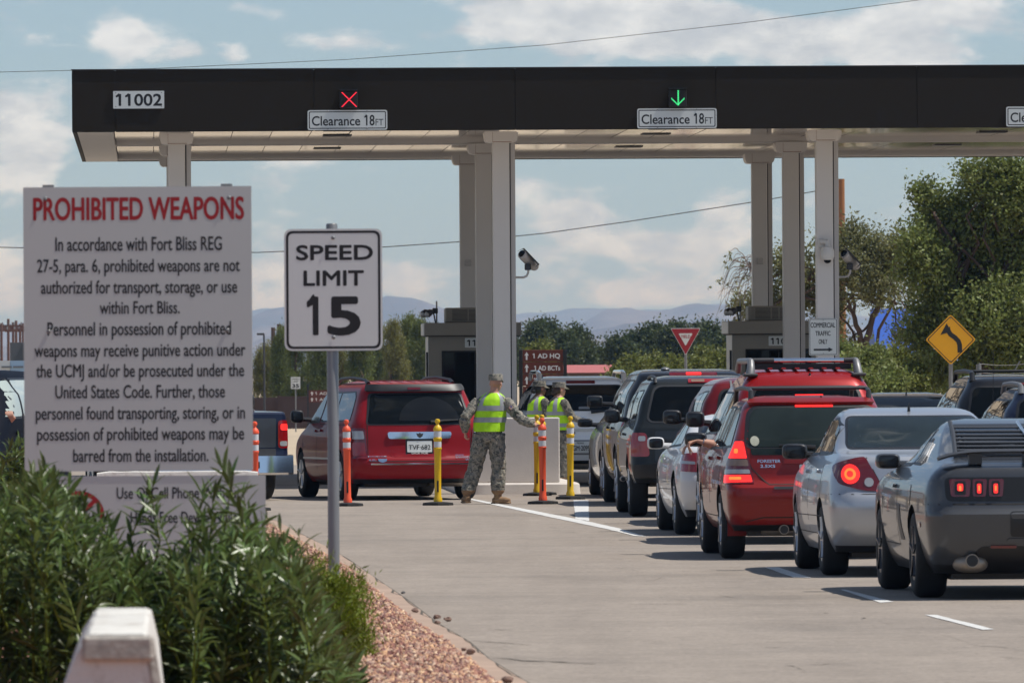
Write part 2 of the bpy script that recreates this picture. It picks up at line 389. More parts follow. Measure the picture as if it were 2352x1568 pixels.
M['skin'] = mat('skin', (0.48, 0.25, 0.17), 0.55, var=0.08, vscale=20)
M['skin_dark'] = mat('brown_skin', (0.16, 0.075, 0.045), 0.55)
M['hair_dark'] = mat('black_hair', (0.010, 0.008, 0.007), 0.6)
M['hair_brown'] = mat('brown_hair', (0.035, 0.016, 0.010), 0.6)
M['vest'] = mat('lime_vest_fabric', (0.42, 0.78, 0.008), 0.75, var=0.14, vscale=11, bump=0.7, bscale=16)
M['band'] = mat('grey_reflective_band', (0.30, 0.31, 0.32), 0.4, var=0.1, vscale=12)
M['boot'] = mat('tan_suede_boot', (0.26, 0.16, 0.085), 0.9, var=0.2, vscale=15)
M['camo'] = camo('digital_camouflage')
M['lamp_red'] = mat('red_lamp_lens', (0.28, 0.006, 0.008), 0.15, 0, 1.0)
M['lamp_dim'] = mat('dark_red_lamp_lens', (0.13, 0.006, 0.008), 0.15, 0, 1.0)
M['lamp_clear'] = mat('clear_lamp_lens', (0.42, 0.42, 0.42), 0.2, 0.2, 1.0)
M['lamp_amber'] = mat('smoky_amber_lens', (0.24, 0.15, 0.10), 0.25, 0, 1.0)
M['lamp_lit'] = mat('lit_brake_lamp', (0.5, 0.01, 0.01), 0.2, emit=(1.0, 0.035, 0.03), estr=1.15, col2=(0.5, 0.01, 0.01), c2scale=40)
M['lamp_hot'] = mat('lit_brake_bulb', (0.5, 0.1, 0.02), 0.2, emit=(1.0, 0.20, 0.035), estr=1.3)
M['led_red'] = mat('lit_red_led', (0.3, 0, 0), 0.4, emit=(1.0, 0.03, 0.06), estr=1.5)
M['led_green'] = mat('lit_green_led', (0, 0.3, 0.1), 0.4, emit=(0.08, 0.95, 0.30), estr=1.0)
M['bark'] = mat('brown_bark', (0.085, 0.055, 0.04), 0.95, var=0.3, vscale=8, bump=0.5, bscale=15)
M['twig'] = mat('bare_twig', (0.20, 0.155, 0.125), 0.9)
M['pole_wood'] = mat('orange_brown_timber', (0.27, 0.115, 0.045), 0.9, var=0.25, vscale=3)
def leafm(name, c, isl=0.35, tr=0.3): return mat(name, c, 0.55, island=isl, trans=tr, spec=0.3)
M['leaf_oleander'] = mat('oleander_leaf', (0.108, 0.145, 0.042), 0.33, island=0.6, trans=0.3, spec=0.5)
M['leaf_juniper'] = leafm('juniper_leaf', (0.17, 0.21, 0.020))
M['leaf_pine'] = leafm('pine_needle', (0.125, 0.150, 0.036))
M['leaf_pine2'] = leafm('yellowish_pine_needle', (0.17, 0.165, 0.045))
M['leaf_far'] = leafm('dark_far_leaf', (0.062, 0.080, 0.026))
M['leaf_shrub'] = leafm('yellow_green_leaf', (0.15, 0.165, 0.036))
M['leaf_elm'] = leafm('elm_leaf', (0.19, 0.19, 0.078))
M['leaf_cotton'] = leafm('cottonwood_leaf', (0.17, 0.20, 0.055))
# ------------------------------------------------------------------ ground, road, median
def drop(y):   # the land sinks gently beyond the gate
    t = min(max((y - 175) / 250.0, 0), 1); return -1.05 * t * t * (3 - 2 * t)
def grid_sheet(name, xs, ys, zf, m):
    V = [(x, y, zf(x, y)) for y in ys for x in xs]; n = len(xs)
    F = [(j * n + i, j * n + i + 1, (j + 1) * n + i + 1, (j + 1) * n + i) for j in range(len(ys) - 1) for i in range(n - 1)]
    me = bpy.data.meshes.new(name); me.from_pydata(V, [], F); me.materials.append(m); me.shade_smooth()
    return tag(link_mesh(name, me), kind='structure')
grid_sheet('ground', [-4500, -400, -60, 60, 400, 4500], [-60, 0, 150, 175] + list(range(200, 440, 15)) + [600, 1500, 6000, 29000], lambda x, y: drop(y) - 0.03, M['dirt'])
grid_sheet('road', [-45, -15, 0, 15, 45], [-20, 40, 90, 130, 174], lambda x, y: 0.0, M['asphalt'])

def sheet(name, pts, z, m, parent=None):
    me = bpy.data.meshes.new(name); me.from_pydata([(p[0], p[1], z) for p in pts], [], [tuple(range(len(pts)))]); me.materials.append(m)
    if len(me.polygons) and me.polygons[0].normal.z < 0: me.flip_normals()
    o = link_mesh(name, me, parent)
    return o
def px_sheet(name, pts, z, m):
    return tag(sheet(name, [G(x, y, z) for x, y in pts], z, m), kind='structure')
def wobble(pts, step, amp, rnd):
    out = []
    for i, p in enumerate(pts):
        q = pts[(i + 1) % len(pts)]; n = max(1, int((Vector(q) - Vector(p)).length / step))
        for k in range(n):
            t = k / n; out.append((p[0] + (q[0] - p[0]) * t + rnd.uniform(-amp, amp), p[1] + (q[1] - p[1]) * t + rnd.uniform(-amp, amp) * 4))
    return out
rnd = random.Random(5)
for poly in ([(1054, 1141), (1066, 1141), (1190, 1165), (1330, 1192), (1420, 1212), (1483, 1231), (1458, 1230), (1390, 1213), (1260, 1186), (1140, 1160)],
             [(1317, 1148), (1352, 1148), (1353, 1196), (1322, 1190)],
             [(1758, 1302), (1789, 1302), (1862, 1326), (1822, 1325)], [(1930, 1353), (1942, 1353), (2052, 1381), (2022, 1383)], [(2123, 1411), (2151, 1411), (2284, 1444), (2258, 1445)]):
    pts = [G(x, y, 0.004) for x, y in poly]
    pts = wobble([(p.x, p.y) for p in pts], 0.35, 0.006, rnd)
    tag(sheet('road_marking', pts, 0.004, M['white_line']), kind='structure')

# cracks with a little dirt in them
M['crack'] = mat('crack_dirt', (0.09, 0.075, 0.055), 0.95, var=0.3, vscale=10)
def c7(x, y): return ((1250 + x / 1.2714) / 1.7415, (2000 + y / 1.2714) / 1.7415)
def c8(x, y): return ((2850 + x / 1.8876) / 1.7415, (2000 + y / 1.8876) / 1.7415)
cracks = [([c7(915, 799), c7(960, 800), c7(1010, 803), c7(1065, 813), c7(1200, 816), c7(1440, 829)], .11), ([c7(805, 711), c7(870, 715), c7(940, 720), c7(1110, 733)], .08),
          ([c7(750, 250), c7(785, 256)], .10), ([c7(1550, 344), c7(1590, 347)], .08), ([c7(1620, 349), c7(1660, 360)], .10), ([c7(1705, 407), c7(1740, 404), c7(1780, 389)], .09),
          ([c7(1620, 527), c7(1800, 525), c7(1905, 526)], .05), ([c7(2065, 482), c7(2160, 494)], .07), ([c7(830, 600), c7(980, 604)], .04), ([c7(890, 652), c7(1020, 658)], .05),
          ([c8(40, 712), c8(120, 725), c8(190, 735)], .07), ([c8(1620, 973), c8(1650, 988), c8(1672, 997)], .16), ([c8(1725, 1012), c8(1800, 1026), c8(1860, 1046), c8(1920, 1070), c8(2010, 1096)], .11),
          ([c8(2010, 1096), c8(2130, 1099), c8(2250, 1112), c8(2352, 1130)], .07), ([c8(540, 1240), c8(620, 1248), c8(670, 1272), c8(705, 1288)], .12), ([c8(740, 1236), c8(860, 1231), c8(960, 1229), c8(1060, 1234)], .05),
          ([c8(1120, 888), c8(1160, 884)], .12), ([c8(1250, 905), c8(1290, 918), c8(1355, 936)], .09), ([c8(1980, 1150), c8(2010, 1157)], .16), ([c8(2180, 1179), c8(2350, 1195)], .06), ([c8(400, 1103), c8(520, 1106)], .05),
          ([c7(1185, 132), c7(1250, 142)], .09), ([c7(1300, 160), c7(1345, 165)], .08), ([c7(1405, 185), c7(1440, 190)], .08), ([c8(840, 845), c8(880, 850)], .1)]
mb = MB()
for pl, w in cracks:
    pts = [G(x, y, 0.005) for x, y in pl]; out = []
    for a, b in zip(pts[:-1], pts[1:]):
        n = max(2, int((b - a).length / 0.09))
        for k in range(n): out.append(a.lerp(b, k / n))
    out.append(pts[-1]); L = len(out); V = []; F = []
    for i, p in enumerate(out):
        k = w * (0.25 + 0.75 * math.sin(math.pi * (i + .5) / L)) * rnd.uniform(0.25, 1.1); dy = rnd.uniform(-.06, .06) * w * 4
        V += [(p.x, p.y + dy - k / 2, 0.005), (p.x, p.y + dy + k / 2, 0.005)]
    F = [(2 * i, 2 * i + 2, 2 * i + 3, 2 * i + 1) for i in range(L - 1)]
    mb.add(V, F)
tag(mb.build('road_cracks', M['crack'], smooth=False), kind='stuff')

KH = 0.15
kr = [(560, 1180), (600, 1182), (640, 1196), (703, 1230), (750, 1253), (803, 1284), (876, 1334), (935, 1374), (1007, 1429), (1079, 1471), (1124, 1510), (1219, 1568)]
kl = [(545, 1186), (590, 1190), (630, 1207), (680, 1236), (718, 1258), (765, 1281), (813, 1310), (885, 1371), (962, 1431), (1034, 1476), (1097, 1528), (1146, 1568)]
KR = [G(x, y, KH) for x, y in kr]; KL = [G(x, y, KH) for x, y in kl]
def extend(pl, ys):
    d = Vector((-0.044, 1, 0)); return pl + [pl[-1] - d * (pl[-1].y - y) for y in ys]
KR = extend(KR, [38, 20]); KL = extend(KL, [38, 20])
def smooth_line(pl, n=6):
    out = []
    for i in range(len(pl) - 1):
        p0, p1, p2, p3 = pl[max(i - 1, 0)], pl[i], pl[i + 1], pl[min(i + 2, len(pl) - 1)]
        for k in range(n):
            t = k / n; out.append(p1.lerp(p2, t))
    out.append(pl[-1]); return out
KR = smooth_line(KR); KL = smooth_line(KL)
mb = MB(); V = []; F = []
for a, b in zip(KL, KR):
    V += [(a.x, a.y, KH - 0.05), (a.x, a.y, KH), (b.x - 0.012, b.y, KH), (b.x, b.y, KH - 0.015), (b.x + 0.012, b.y, -0.02)]
for i in range(len(KL) - 1):
    for k in range(4): F.append((5 * i + k, 5 * i + k + 1, 5 * i + 6 + k, 5 * i + 5 + k))
kerb = tag(mb.add(V, F).build('kerb', M['kerb']), kind='structure')
# dark line of grit where kerb meets road
mb = MB(); V = []
for b in KR: V += [(b.x - 0.006 - rnd.random() ** 3 * .05, b.y, KH + 0.002), (b.x + 0.004, b.y, KH - 0.004)]
mb.add(V, [(2 * i, 2 * i + 1, 2 * i + 3, 2 * i + 2) for i in range(len(KR) - 1)])
tag(mb.build('kerb_grit', M['crack'], smooth=False), kind='stuff')
# median soil, gently crowned
mb = MB(); V = []; F = []
for a in KL:
    for k in range(7):
        t = k / 6.0; x = a.x + (-13 - a.x) * t ** 1.6; V.append((x, a.y + (0 if k == 0 else 0), KH - 0.010 + 0.075 * math.sin(min(t * 4, 1) * math.pi / 2)))
n = len(KL)
for i in range(n - 1):
    for k in range(6): F.append((7 * i + k, 7 * i + k + 1, 7 * i + 8 + k, 7 * i + 7 + k))
tag(mb.add(V, F).build('median', M['gravel_soil']), kind='structure')
def kerb_x(y, line):
    for a, b in zip(line[:-1], line[1:]):
        if min(a.y, b.y) <= y <= max(a.y, b.y) and a.y != b.y: return a.x + (b.x - a.x) * (y - a.y) / (b.y - a.y)
    return line[-1].x
def median_z(dx):   # dx metres left of the kerb's inner edge
    t = (max(dx, 0) / 11.0) ** (1 / 1.6); return KH - 0.010 + 0.075 * math.sin(min(t * 4, 1) * math.pi / 2)

def polys_mesh(name, V, F, m, parent=None, smooth=False):
    """V (n,3) float, F (k,4) or (k,3) int"""
    me = bpy.data.meshes.new(name); V = np.ascontiguousarray(V, np.float32); F = np.ascontiguousarray(F, np.int32); k = F.shape[1]
    me.vertices.add(len(V)); me.vertices.foreach_set('co', V.ravel())
    me.loops.add(F.size); me.loops.foreach_set('vertex_index', F.ravel())
    me.polygons.add(len(F)); me.polygons.foreach_set('loop_start', np.arange(len(F), dtype=np.int32) * k)
    try: me.polygons.foreach_set('loop_total', np.full(len(F), k, np.int32))
    except Exception: pass
    if smooth: me.polygons.foreach_set('use_smooth', np.ones(len(F), bool))
    me.update(calc_edges=True); me.validate(); me.materials.append(m)
    return link_mesh(name, me, parent)
def rand_rot(n, rs):
    q = rs.normal(size=(n, 4)); q /= np.linalg.norm(q, axis=1)[:, None]; w, x, y, z = q.T
    return np.stack([1 - 2 * (y * y + z * z), 2 * (x * y - z * w), 2 * (x * z + y * w), 2 * (x * y + z * w), 1 - 2 * (x * x + z * z), 2 * (y * z - x * w), 2 * (x * z - y * w), 2 * (y * z + x * w), 1 - 2 * (x * x + y * y)], -1).reshape(n, 3, 3)
OCT = np.array([(1, 0, 0), (0, 1, 0), (-1, 0, 0), (0, -1, 0), (0, 0, .8), (0, 0, -.8)], float)
OCTF = np.array([(0, 1, 4), (1, 2, 4), (2, 3, 4), (3, 0, 4), (1, 0, 5), (2, 1, 5), (3, 2, 5), (0, 3, 5)])
def stones(pos, size, rs):
    n = len(pos); b = OCT[None] * (1 + rs.uniform(-.35, .35, (n, 6, 1))) * np.array([1, .85, .65]) * size[:, None, None]
    V = np.einsum('nij,nkj->nki', rand_rot(n, rs), b) + pos[:, None]
    F = OCTF[None] + (np.arange(n) * 6)[:, None, None]
    return V.reshape(-1, 3), F.reshape(-1, 3)
rs = np.random.RandomState(3); pos = []; siz = []
for i in range(46000):
    y = 45.0 + 57.0 * rs.rand() ** (1.9 if i % 3 else 1.0); dx = 2.4 * rs.rand() ** 1.3 + 0.01
    kx = kerb_x(y, KL)
    if y > 99.5 and rs.rand() < .5: continue
    pos.append((kx - dx, y, median_z(dx) + 0.004)); siz.append(0.010 + 0.017 * rs.rand() ** 2)
V, F = stones(np.array(pos), np.array(siz), rs)
tag(polys_mesh('gravel', V, F, M['stone']), kind='stuff')
# bigger loose stones that rolled onto the kerb
STM = mat('loose_stone', (0.20, 0.125, 0.095), 0.95, var=0.3, vscale=20)
STG = mat('grey_loose_stone', (0.12, 0.115, 0.11), 0.95, var=0.3, vscale=20)
def c7h(x, y, h): q = c7(x, y); return G(q[0], q[1], h)
for (x, y, r, m, lab, h) in [(520, 570, .034, STM, 'reddish stone lying on the kerb, highest of the loose ones', KH), (632, 603, .032, STM, 'brown stone at the kerb edge, left beside another on the road', KH),
                          (687, 616, .036, STM, 'tan stone resting on the road just right of the kerb edge', 0), (637, 628, .026, STM, 'small flat stone on the kerb below two brown stones', KH),
                          (805, 784, .036, STM, 'brown stone on the kerb beside the upper road crack', KH), (770, 765, .022, STM, 'small pinkish pebble on the kerb left of a brown stone', KH),
                          (460, 474, .022, STG, 'dark grey pebble at the kerb edge, farthest up the kerb', KH), (650, 728, .034, STG, 'dark grey stone among the red gravel beside the kerb', KH - .03), (993, 928, .04, STM, 'red stone on the kerb at the bottom of the photo', KH)]:
    p = c7h(x, y, h)
    me = bpy.data.meshes.new('loose_stone'); bm = bmesh.new()
    bmesh.ops.create_icosphere(bm, subdivisions=2, radius=r * .62)
    for v in bm.verts: v.co = v.co * (1 + .6 * mnoise.noise(v.co / r * 1.8 + Vector((x, y, 0)))); v.co.x *= 1.2; v.co.z *= .75
    bmesh.ops.recalc_face_normals(bm, faces=bm.faces[:]); bm.to_mesh(me); bm.free(); me.materials.append(m)
    zmin = min(v.co.z for v in me.vertices)
    tag(link_mesh('loose_stone', me, None, (p.x, p.y, h - zmin - 0.002)), lab, 'stone', 'loose stones along the kerb')

# ------------------------------------------------------------------ mountains and haze
M['mountain'] = mat('mountain_rock', (0.17, 0.14, 0.125), 0.95, var=0.6, vscale=0.004, col2=(0.10, 0.085, 0.075), c2scale=0.002)
def ridge(Y, pts, depth, seed, name='mountain_range'):
    tops = [P(x, y, Y) for x, y in pts]; f = pchip([(p.x, p.z) for p in tops]); x0, x1 = tops[0].x, tops[-1].x
    K = 3.0; nx, ny = 260, 14; V = []; F = []
    for j in range(ny + 1):
        t = j / ny; prof = math.sin(min(t * 1.25, 1.0) * math.pi / 2) if t < 0.8 else 1 - (t - .8) / .2
        for i in range(nx + 1):
            x = x0 + (x1 - x0) * i / nx; h = f(x)
            nz = mnoise.fractal(Vector((x * 0.003, t * 2.2, seed)), 0.9, 2.2, 6) * (24 if 0 < t < 0.98 else 0) * (0.45 if abs(t - .8) < .05 else 1) + (mnoise.fractal(Vector((x * 0.012, seed, t * 5)), .8, 2.2, 5) * 7 if .3 < t < .95 else 0)
            V.append((x, Y + (t - 0.8) * depth, max(-6.0, h * prof + nz - (18 if j in (0, ny) else 0))))
    for j in range(ny):
        for i in range(nx): a = j * (nx + 1) + i; F.append((a, a + 1, a + nx + 2, a + nx + 1))
    me = bpy.data.meshes.new(name); me.from_pydata(V, [], F); me.materials.append(M['mountain']); me.shade_smooth()
    return tag(link_mesh(name, me), kind='structure')
ridge(23700, [(-900, 800), (-300, 770), (100, 745), (560, 724), (620, 720), (760, 722), (1000, 726), (1190, 719), (1260, 716), (1310, 710), (1360, 714), (1420, 716), (1500, 722), (1600, 710), (1680, 703), (1800, 715), (2100, 742), (2700, 780), (3400, 800)], 4500, 1.3)
ridge(16800, [(-500, 830), (300, 800), (560, 745), (680, 722), (800, 708), (880, 698), (925, 694), (970, 700), (1030, 716), (1120, 742), (1230, 762), (1300, 752), (1350, 722), (1390, 704), (1420, 701), (1470, 708), (1530, 716), (1590, 708), (1640, 712), (1720, 738), (1900, 780), (2400, 815), (2900, 835)], 3600, 7.7)
ridge(12900, [(-400, 838), (500, 800), (700, 760), (850, 748), (980, 742), (1100, 756), (1250, 800), (1400, 770), (1480, 752), (1560, 748), (1680, 756), (1850, 800), (2500, 838)], 2700, 4.1)
hz = MB().box(-2900, -40, -22, 2900, 27500, 240).mesh('haze', [])
hm = bpy.data.materials.new('haze_air'); hm.use_nodes = True; nt = hm.node_tree; nt.nodes.clear()
_o = nn(nt, 'ShaderNodeOutputMaterial'); _v = nn(nt, 'ShaderNodeVolumePrincipled'); nt.links.new(_v.outputs[0], _o.inputs['Volume'])
HAZE_D = 7.5e-5
_v.inputs['Absorption Color'].default_value = (1, 1, 1, 1); _v.inputs['Color'].default_value = (0.30, 0.56, 1.0, 1); _v.inputs['Density'].default_value = HAZE_D; _v.inputs['Anisotropy'].default_value = 0.2
hz.materials.append(hm); tag(link_mesh('haze', hz), 'thin blue air haze between the gate and the mountains', kind='stuff')

# ------------------------------------------------------------------ canopy over the lanes
GY = 0.04
canopy = empty('gate_canopy', (-0.159, 140.0, 0), GY, 'long dark brown flat gate canopy on cream columns', 'canopy')
CUs = (-5.03, 0.0, 5.03, 10.7); CVs = (0.0, 7.35, 14.95); U0, U1 = -6.63, 15.5; V0, V1 = -2.0, 18.4
seams = [U0, -5.97, -2.93, 0.15, 3.23, 6.32, 9.4, 12.45, U1]
for a, b in zip(seams[:-1], seams[1:]):
    MB().box(a + 0.004, V0, 5.475, b - 0.004, V0 + 0.06, 6.42).build('fascia_panel', M['fascia'], canopy, smooth=False)
MB().box(U0 + 0.02, V0 + 0.03, 5.49, U1 - .02, V0 + 0.09, 6.41).build('fascia_backing', M['joint'], canopy, smooth=False)
MB().box(U0, V0 + 0.06, 5.50, U0 + 0.06, V1, 6.40).build('end_fascia', M['fascia'], canopy, smooth=False)
MB().box(U0 - 0.01, V0 - 0.015, 6.42, U1, V0 + .12, 6.437).build('coping', M['trim'], canopy, smooth=False)
MB().box(U0, V0 + 0.1, 6.1, U1, V1, 6.3).build('roof', M['trim'], canopy, smooth=False)
MB().box(U0, V1 - .06, 5.51, U1, V1, 6.4).build('rear_fascia', M['cream'], canopy, smooth=False)
MB().box(U0, V1, 5.50, U1, V1 + .03, 6.41).build('rear_trim', M['fascia'], canopy, smooth=False)
MB().box(U0 + .07, V0 + .07, 5.50, U0 + .62, V1 - .07, 5.60).build('end_soffit', M['cream'], canopy, smooth=False)
for v in (CVs[1], CVs[2] + 1.9):
    MB().cbox((U0 / 2 + U1 / 2 + .31, v, 5.60), (U1 - U0 - .63, 0.34, 0.22), 0.02).build('soffit_beam', M['cream'], canopy)
SP = 0.62
for (va, vb) in ((V0 + .1, CVs[1] - .18), (CVs[1] + .18, CVs[2] + 1.7)):
    pm = MB().cbox((0, 0, 0), (SP - .010, vb - va, 0.03)).mesh('soffit_panel', M['soffit'])
    k = 0; u = U0 + .63 + SP / 2
    while u < U1 - .3:
        o = link_mesh('soffit_panel', pm, canopy, (u, (va + vb) / 2, 5.585 + rnd.uniform(-.003, .003))); o.rotation_euler = (rnd.uniform(-.0012, .0012), rnd.uniform(-.006, .006), 0); u += SP
MB().box(U0 + .6, V0 + .08, 5.62, U1 - .05, V1 - .05, 5.66).build('soffit_backing', M['joint'], canopy, smooth=False)
for uc in (-2.5, 2.6, 8.0):
    for (dv, du) in ((1.0, 0), (4.2, 0.05), (8.6, .0), (12.4, .05)):
        MB().cbox((uc + du, dv, 5.563), (0.46, 0.62, 0.02), 0.006).build('soffit_light', M['trim'], canopy)
for i, u in enumerate(CUs):
    for j, v in enumerate(CVs):
        col = MB().cbox((u, v, 2.75), (0.264, 0.264, 5.5), 0.012).build('column', M['cream'], canopy)
        MB().box(u + 0.152, v - 0.07, 0.0, u + 0.222, v + .10, 5.48).build('column_chase', M['cream_dark'], col, smooth=False)
        MB().box(u + 0.13, v - 0.05, 0.0, u + 0.153, v + .05, 5.47).build('column_joint', M['joint'], col, smooth=False)
        p = rpoly([(-.275, 5.50), (-.235, 5.325), (.235, 5.325), (.275, 5.50)], .06, 5)
        MB().prism([(u + a, b) for a, b in p], v - .27, v + .27).build('column_capital', M['cream'], col)
        MB().box(u - .135, v - .2715, 5.335, u - .131, v - .27, 5.49).build('rust_streak', M['rust'], col, smooth=False)
        MB().box(u - .135, v - .2715, 5.335, u + .16, v - .27, 5.343).build('rust_streak', M['rust'], col, smooth=False)

def canopy_point(u, v, z): return canopy.matrix_basis if False else Vector((-0.159 + u * math.cos(GY) - v * math.sin(GY), 140 + u * math.sin(GY) + v * math.cos(GY), z))
def flat_sign(name, w, h, loc, rz, m, label, cat, group=None, border=None, r=0.03, th=0.004, back=True):
    """sheet sign facing -y; origin at its lower middle"""
    t = empty(name, loc, rz, label, cat, group)
    MB().prism(rpoly([(-w / 2, 0), (w / 2, 0), (w / 2, h), (-w / 2, h)], r, 5), 0, th).build('sign_face', m, t, smooth=False)
    if border:
        inset, bw, bm_ = border
        ring(t, w, h, inset, bw, r, bm_)
    return t
def ring(t, w, h, inset, bw, r, m, y=-0.0005, name='border'):
    a = rpoly([(-w / 2 + inset, inset), (w / 2 - inset, inset), (w / 2 - inset, h - inset), (-w / 2 + inset, h - inset)], max(r - inset * .5, .006), 5); i2 = inset + bw
    b = rpoly([(-w / 2 + i2, i2), (w / 2 - i2, i2), (w / 2 - i2, h - i2), (-w / 2 + i2, h - i2)], max(r - i2 * .6, .005), 5); n = len(a)
    MB().add([(x, y, z) for x, z in a] + [(x, y, z) for x, z in b], [(i, (i + 1) % n, (i + 1) % n + n, i + n) for i in range(n)]).build(name, m, t, smooth=False)
def bolt(t, x, z, y=-0.002, r=0.012, m=None): MB().lathe([(0.001, -.008), (r * .7, -.007), (r, -.003), (r, 0)], 10, 'y', (x, y, z)).build('bolt', m or M['steel'], t)

def clearance(u, lab):
    t = flat_sign('clearance_sign', 1.22, 0.305, canopy_point(u, V0 - .022, 5.487), GY, M['sign_white'], lab, 'sign', 'clearance signs on the canopy', (.02, .014, M['letter_black']), .035, .012)
    lettering('Clearance', -.545, .195, .068, .155, -.0006, M['letter_black'], t, .035); lettering('18', .26, .415, .068, .17, -.0006, M['letter_black'], t, .035); lettering('FT', .43, .548, .068, .105, -.0006, M['letter_black'], t, .0)
    for x in (-.3, .3): bolt(t, x, .285); bolt(t, x, .02)
clearance(-2.42, 'white clearance sign on the dark fascia under the red cross signal'); clearance(2.63, 'white clearance sign on the dark fascia under the green arrow signal'); clearance(8.30, 'white clearance sign cut off by the right edge of the photo')
t = flat_sign('number_sign', .78, .268, canopy_point(-5.61, V0 - .02, 5.832), GY, M['sign_white'], 'white number plate 11002 at the left end of the canopy', 'sign', None, None, .012, .012)
lettering('11002', -.35, .355, .04, .195, -.0006, M['letter_black'], t, .06)
for x in (-.35, .35):
    for z in (.03, .24): bolt(t, x, z, r=.008)
def signal(u, z0, m, dots, lab):
    t = empty('lane_signal', canopy_point(u, V0 - .10, z0), GY, lab, 'signal', 'lane signals on the canopy')
    MB().cbox((0, .04, .135), (.275, .10, .275), .012).build('housing', M['black'], t)
    MB().box(-.125, -.018, .01, .125, -.0105, .26).build('signal_face', M['joint'], t, smooth=False)
    d = MB()
    for x, z in dots: d.lathe([(.001, -.006), (.006, -.004), (.0068, 0)], 8, 'y', (x, -.0185, z + .135))
    d.build('led_dots', m, t)
    MB().prism([(-.14, .275), (.14, .275), (.14, .285), (-.14, .285)], -.09, .0).build('visor', M['black'], t, smooth=False)
n = 15; L1 = [(-.105 + .21 * i / (n - 1), -.105 + .21 * i / (n - 1)) for i in range(n)]
signal(-2.40, 5.815, M['led_red'], L1 + [(x, -z) for x, z in L1] + [(x + .012, z) for x, z in L1] + [(x + .012, -z) for x, z in L1], 'square black lane signal showing a red cross')
signal(2.64, 5.815, M['led_green'], [(0, -.11 + .22 * i / 15) for i in range(16)] + [(.011, -.11 + .22 * i / 15) for i in range(16)] + [(s * .095 * i / 7, -.115 + .095 * i / 7) for s in (-1, 1) for i in range(1, 8)] + [(s * .095 * i / 7, -.101 + .095 * i / 7) for s in (-1, 1) for i in range(1, 8)], 'square black lane signal showing a green down arrow')

# ------------------------------------------------------------------ islands, booths
def island(u0, u1, y0, y1, lab):
    p = rpoly([(u0, y0), (u1, y0), (u1, y1), (u0, y1)], .35, 6); n = len(p); V = [(x, y, 0) for x, y in p]; cx, cy = (u0 + u1) / 2, (y0 + y1) / 2
    V += [(cx + (x - cx) * .985, cy + (y - cy) * .9985, .14) for x, y in p] + [(cx + (x - cx) * .955, cy + (y - cy) * .996, .16) for x, y in p]
    F = [(i, (i + 1) % n, (i + 1) % n + n, i + n) for i in range(n)] + [(i + n, (i + 1) % n + n, (i + 1) % n + 2 * n, i + 2 * n) for i in range(n)] + [tuple(range(2 * n, 3 * n))]
    o = MB().add(V, F).build('kerb_island', M['concrete']); o.location = (-0.159, 140, 0); o.rotation_euler = (0, 0, GY)
    return tag(o, kind='structure')
island(-.96, .79, -9.2, 21, ''); island(-5.9, -4.1, -6.5, 21, ''); island(4.2, 5.9, -5.5, 21, '')
bl = empty('barrier_block', (0.052, 131.6, 0.158), 0.015, 'big square concrete block on the kerb in front of the middle column', 'barrier')
MB().cbox((0, 0.3, 0.475), (1.27, 0.6, 0.95), 0.015).build('block', M['concrete'], bl)
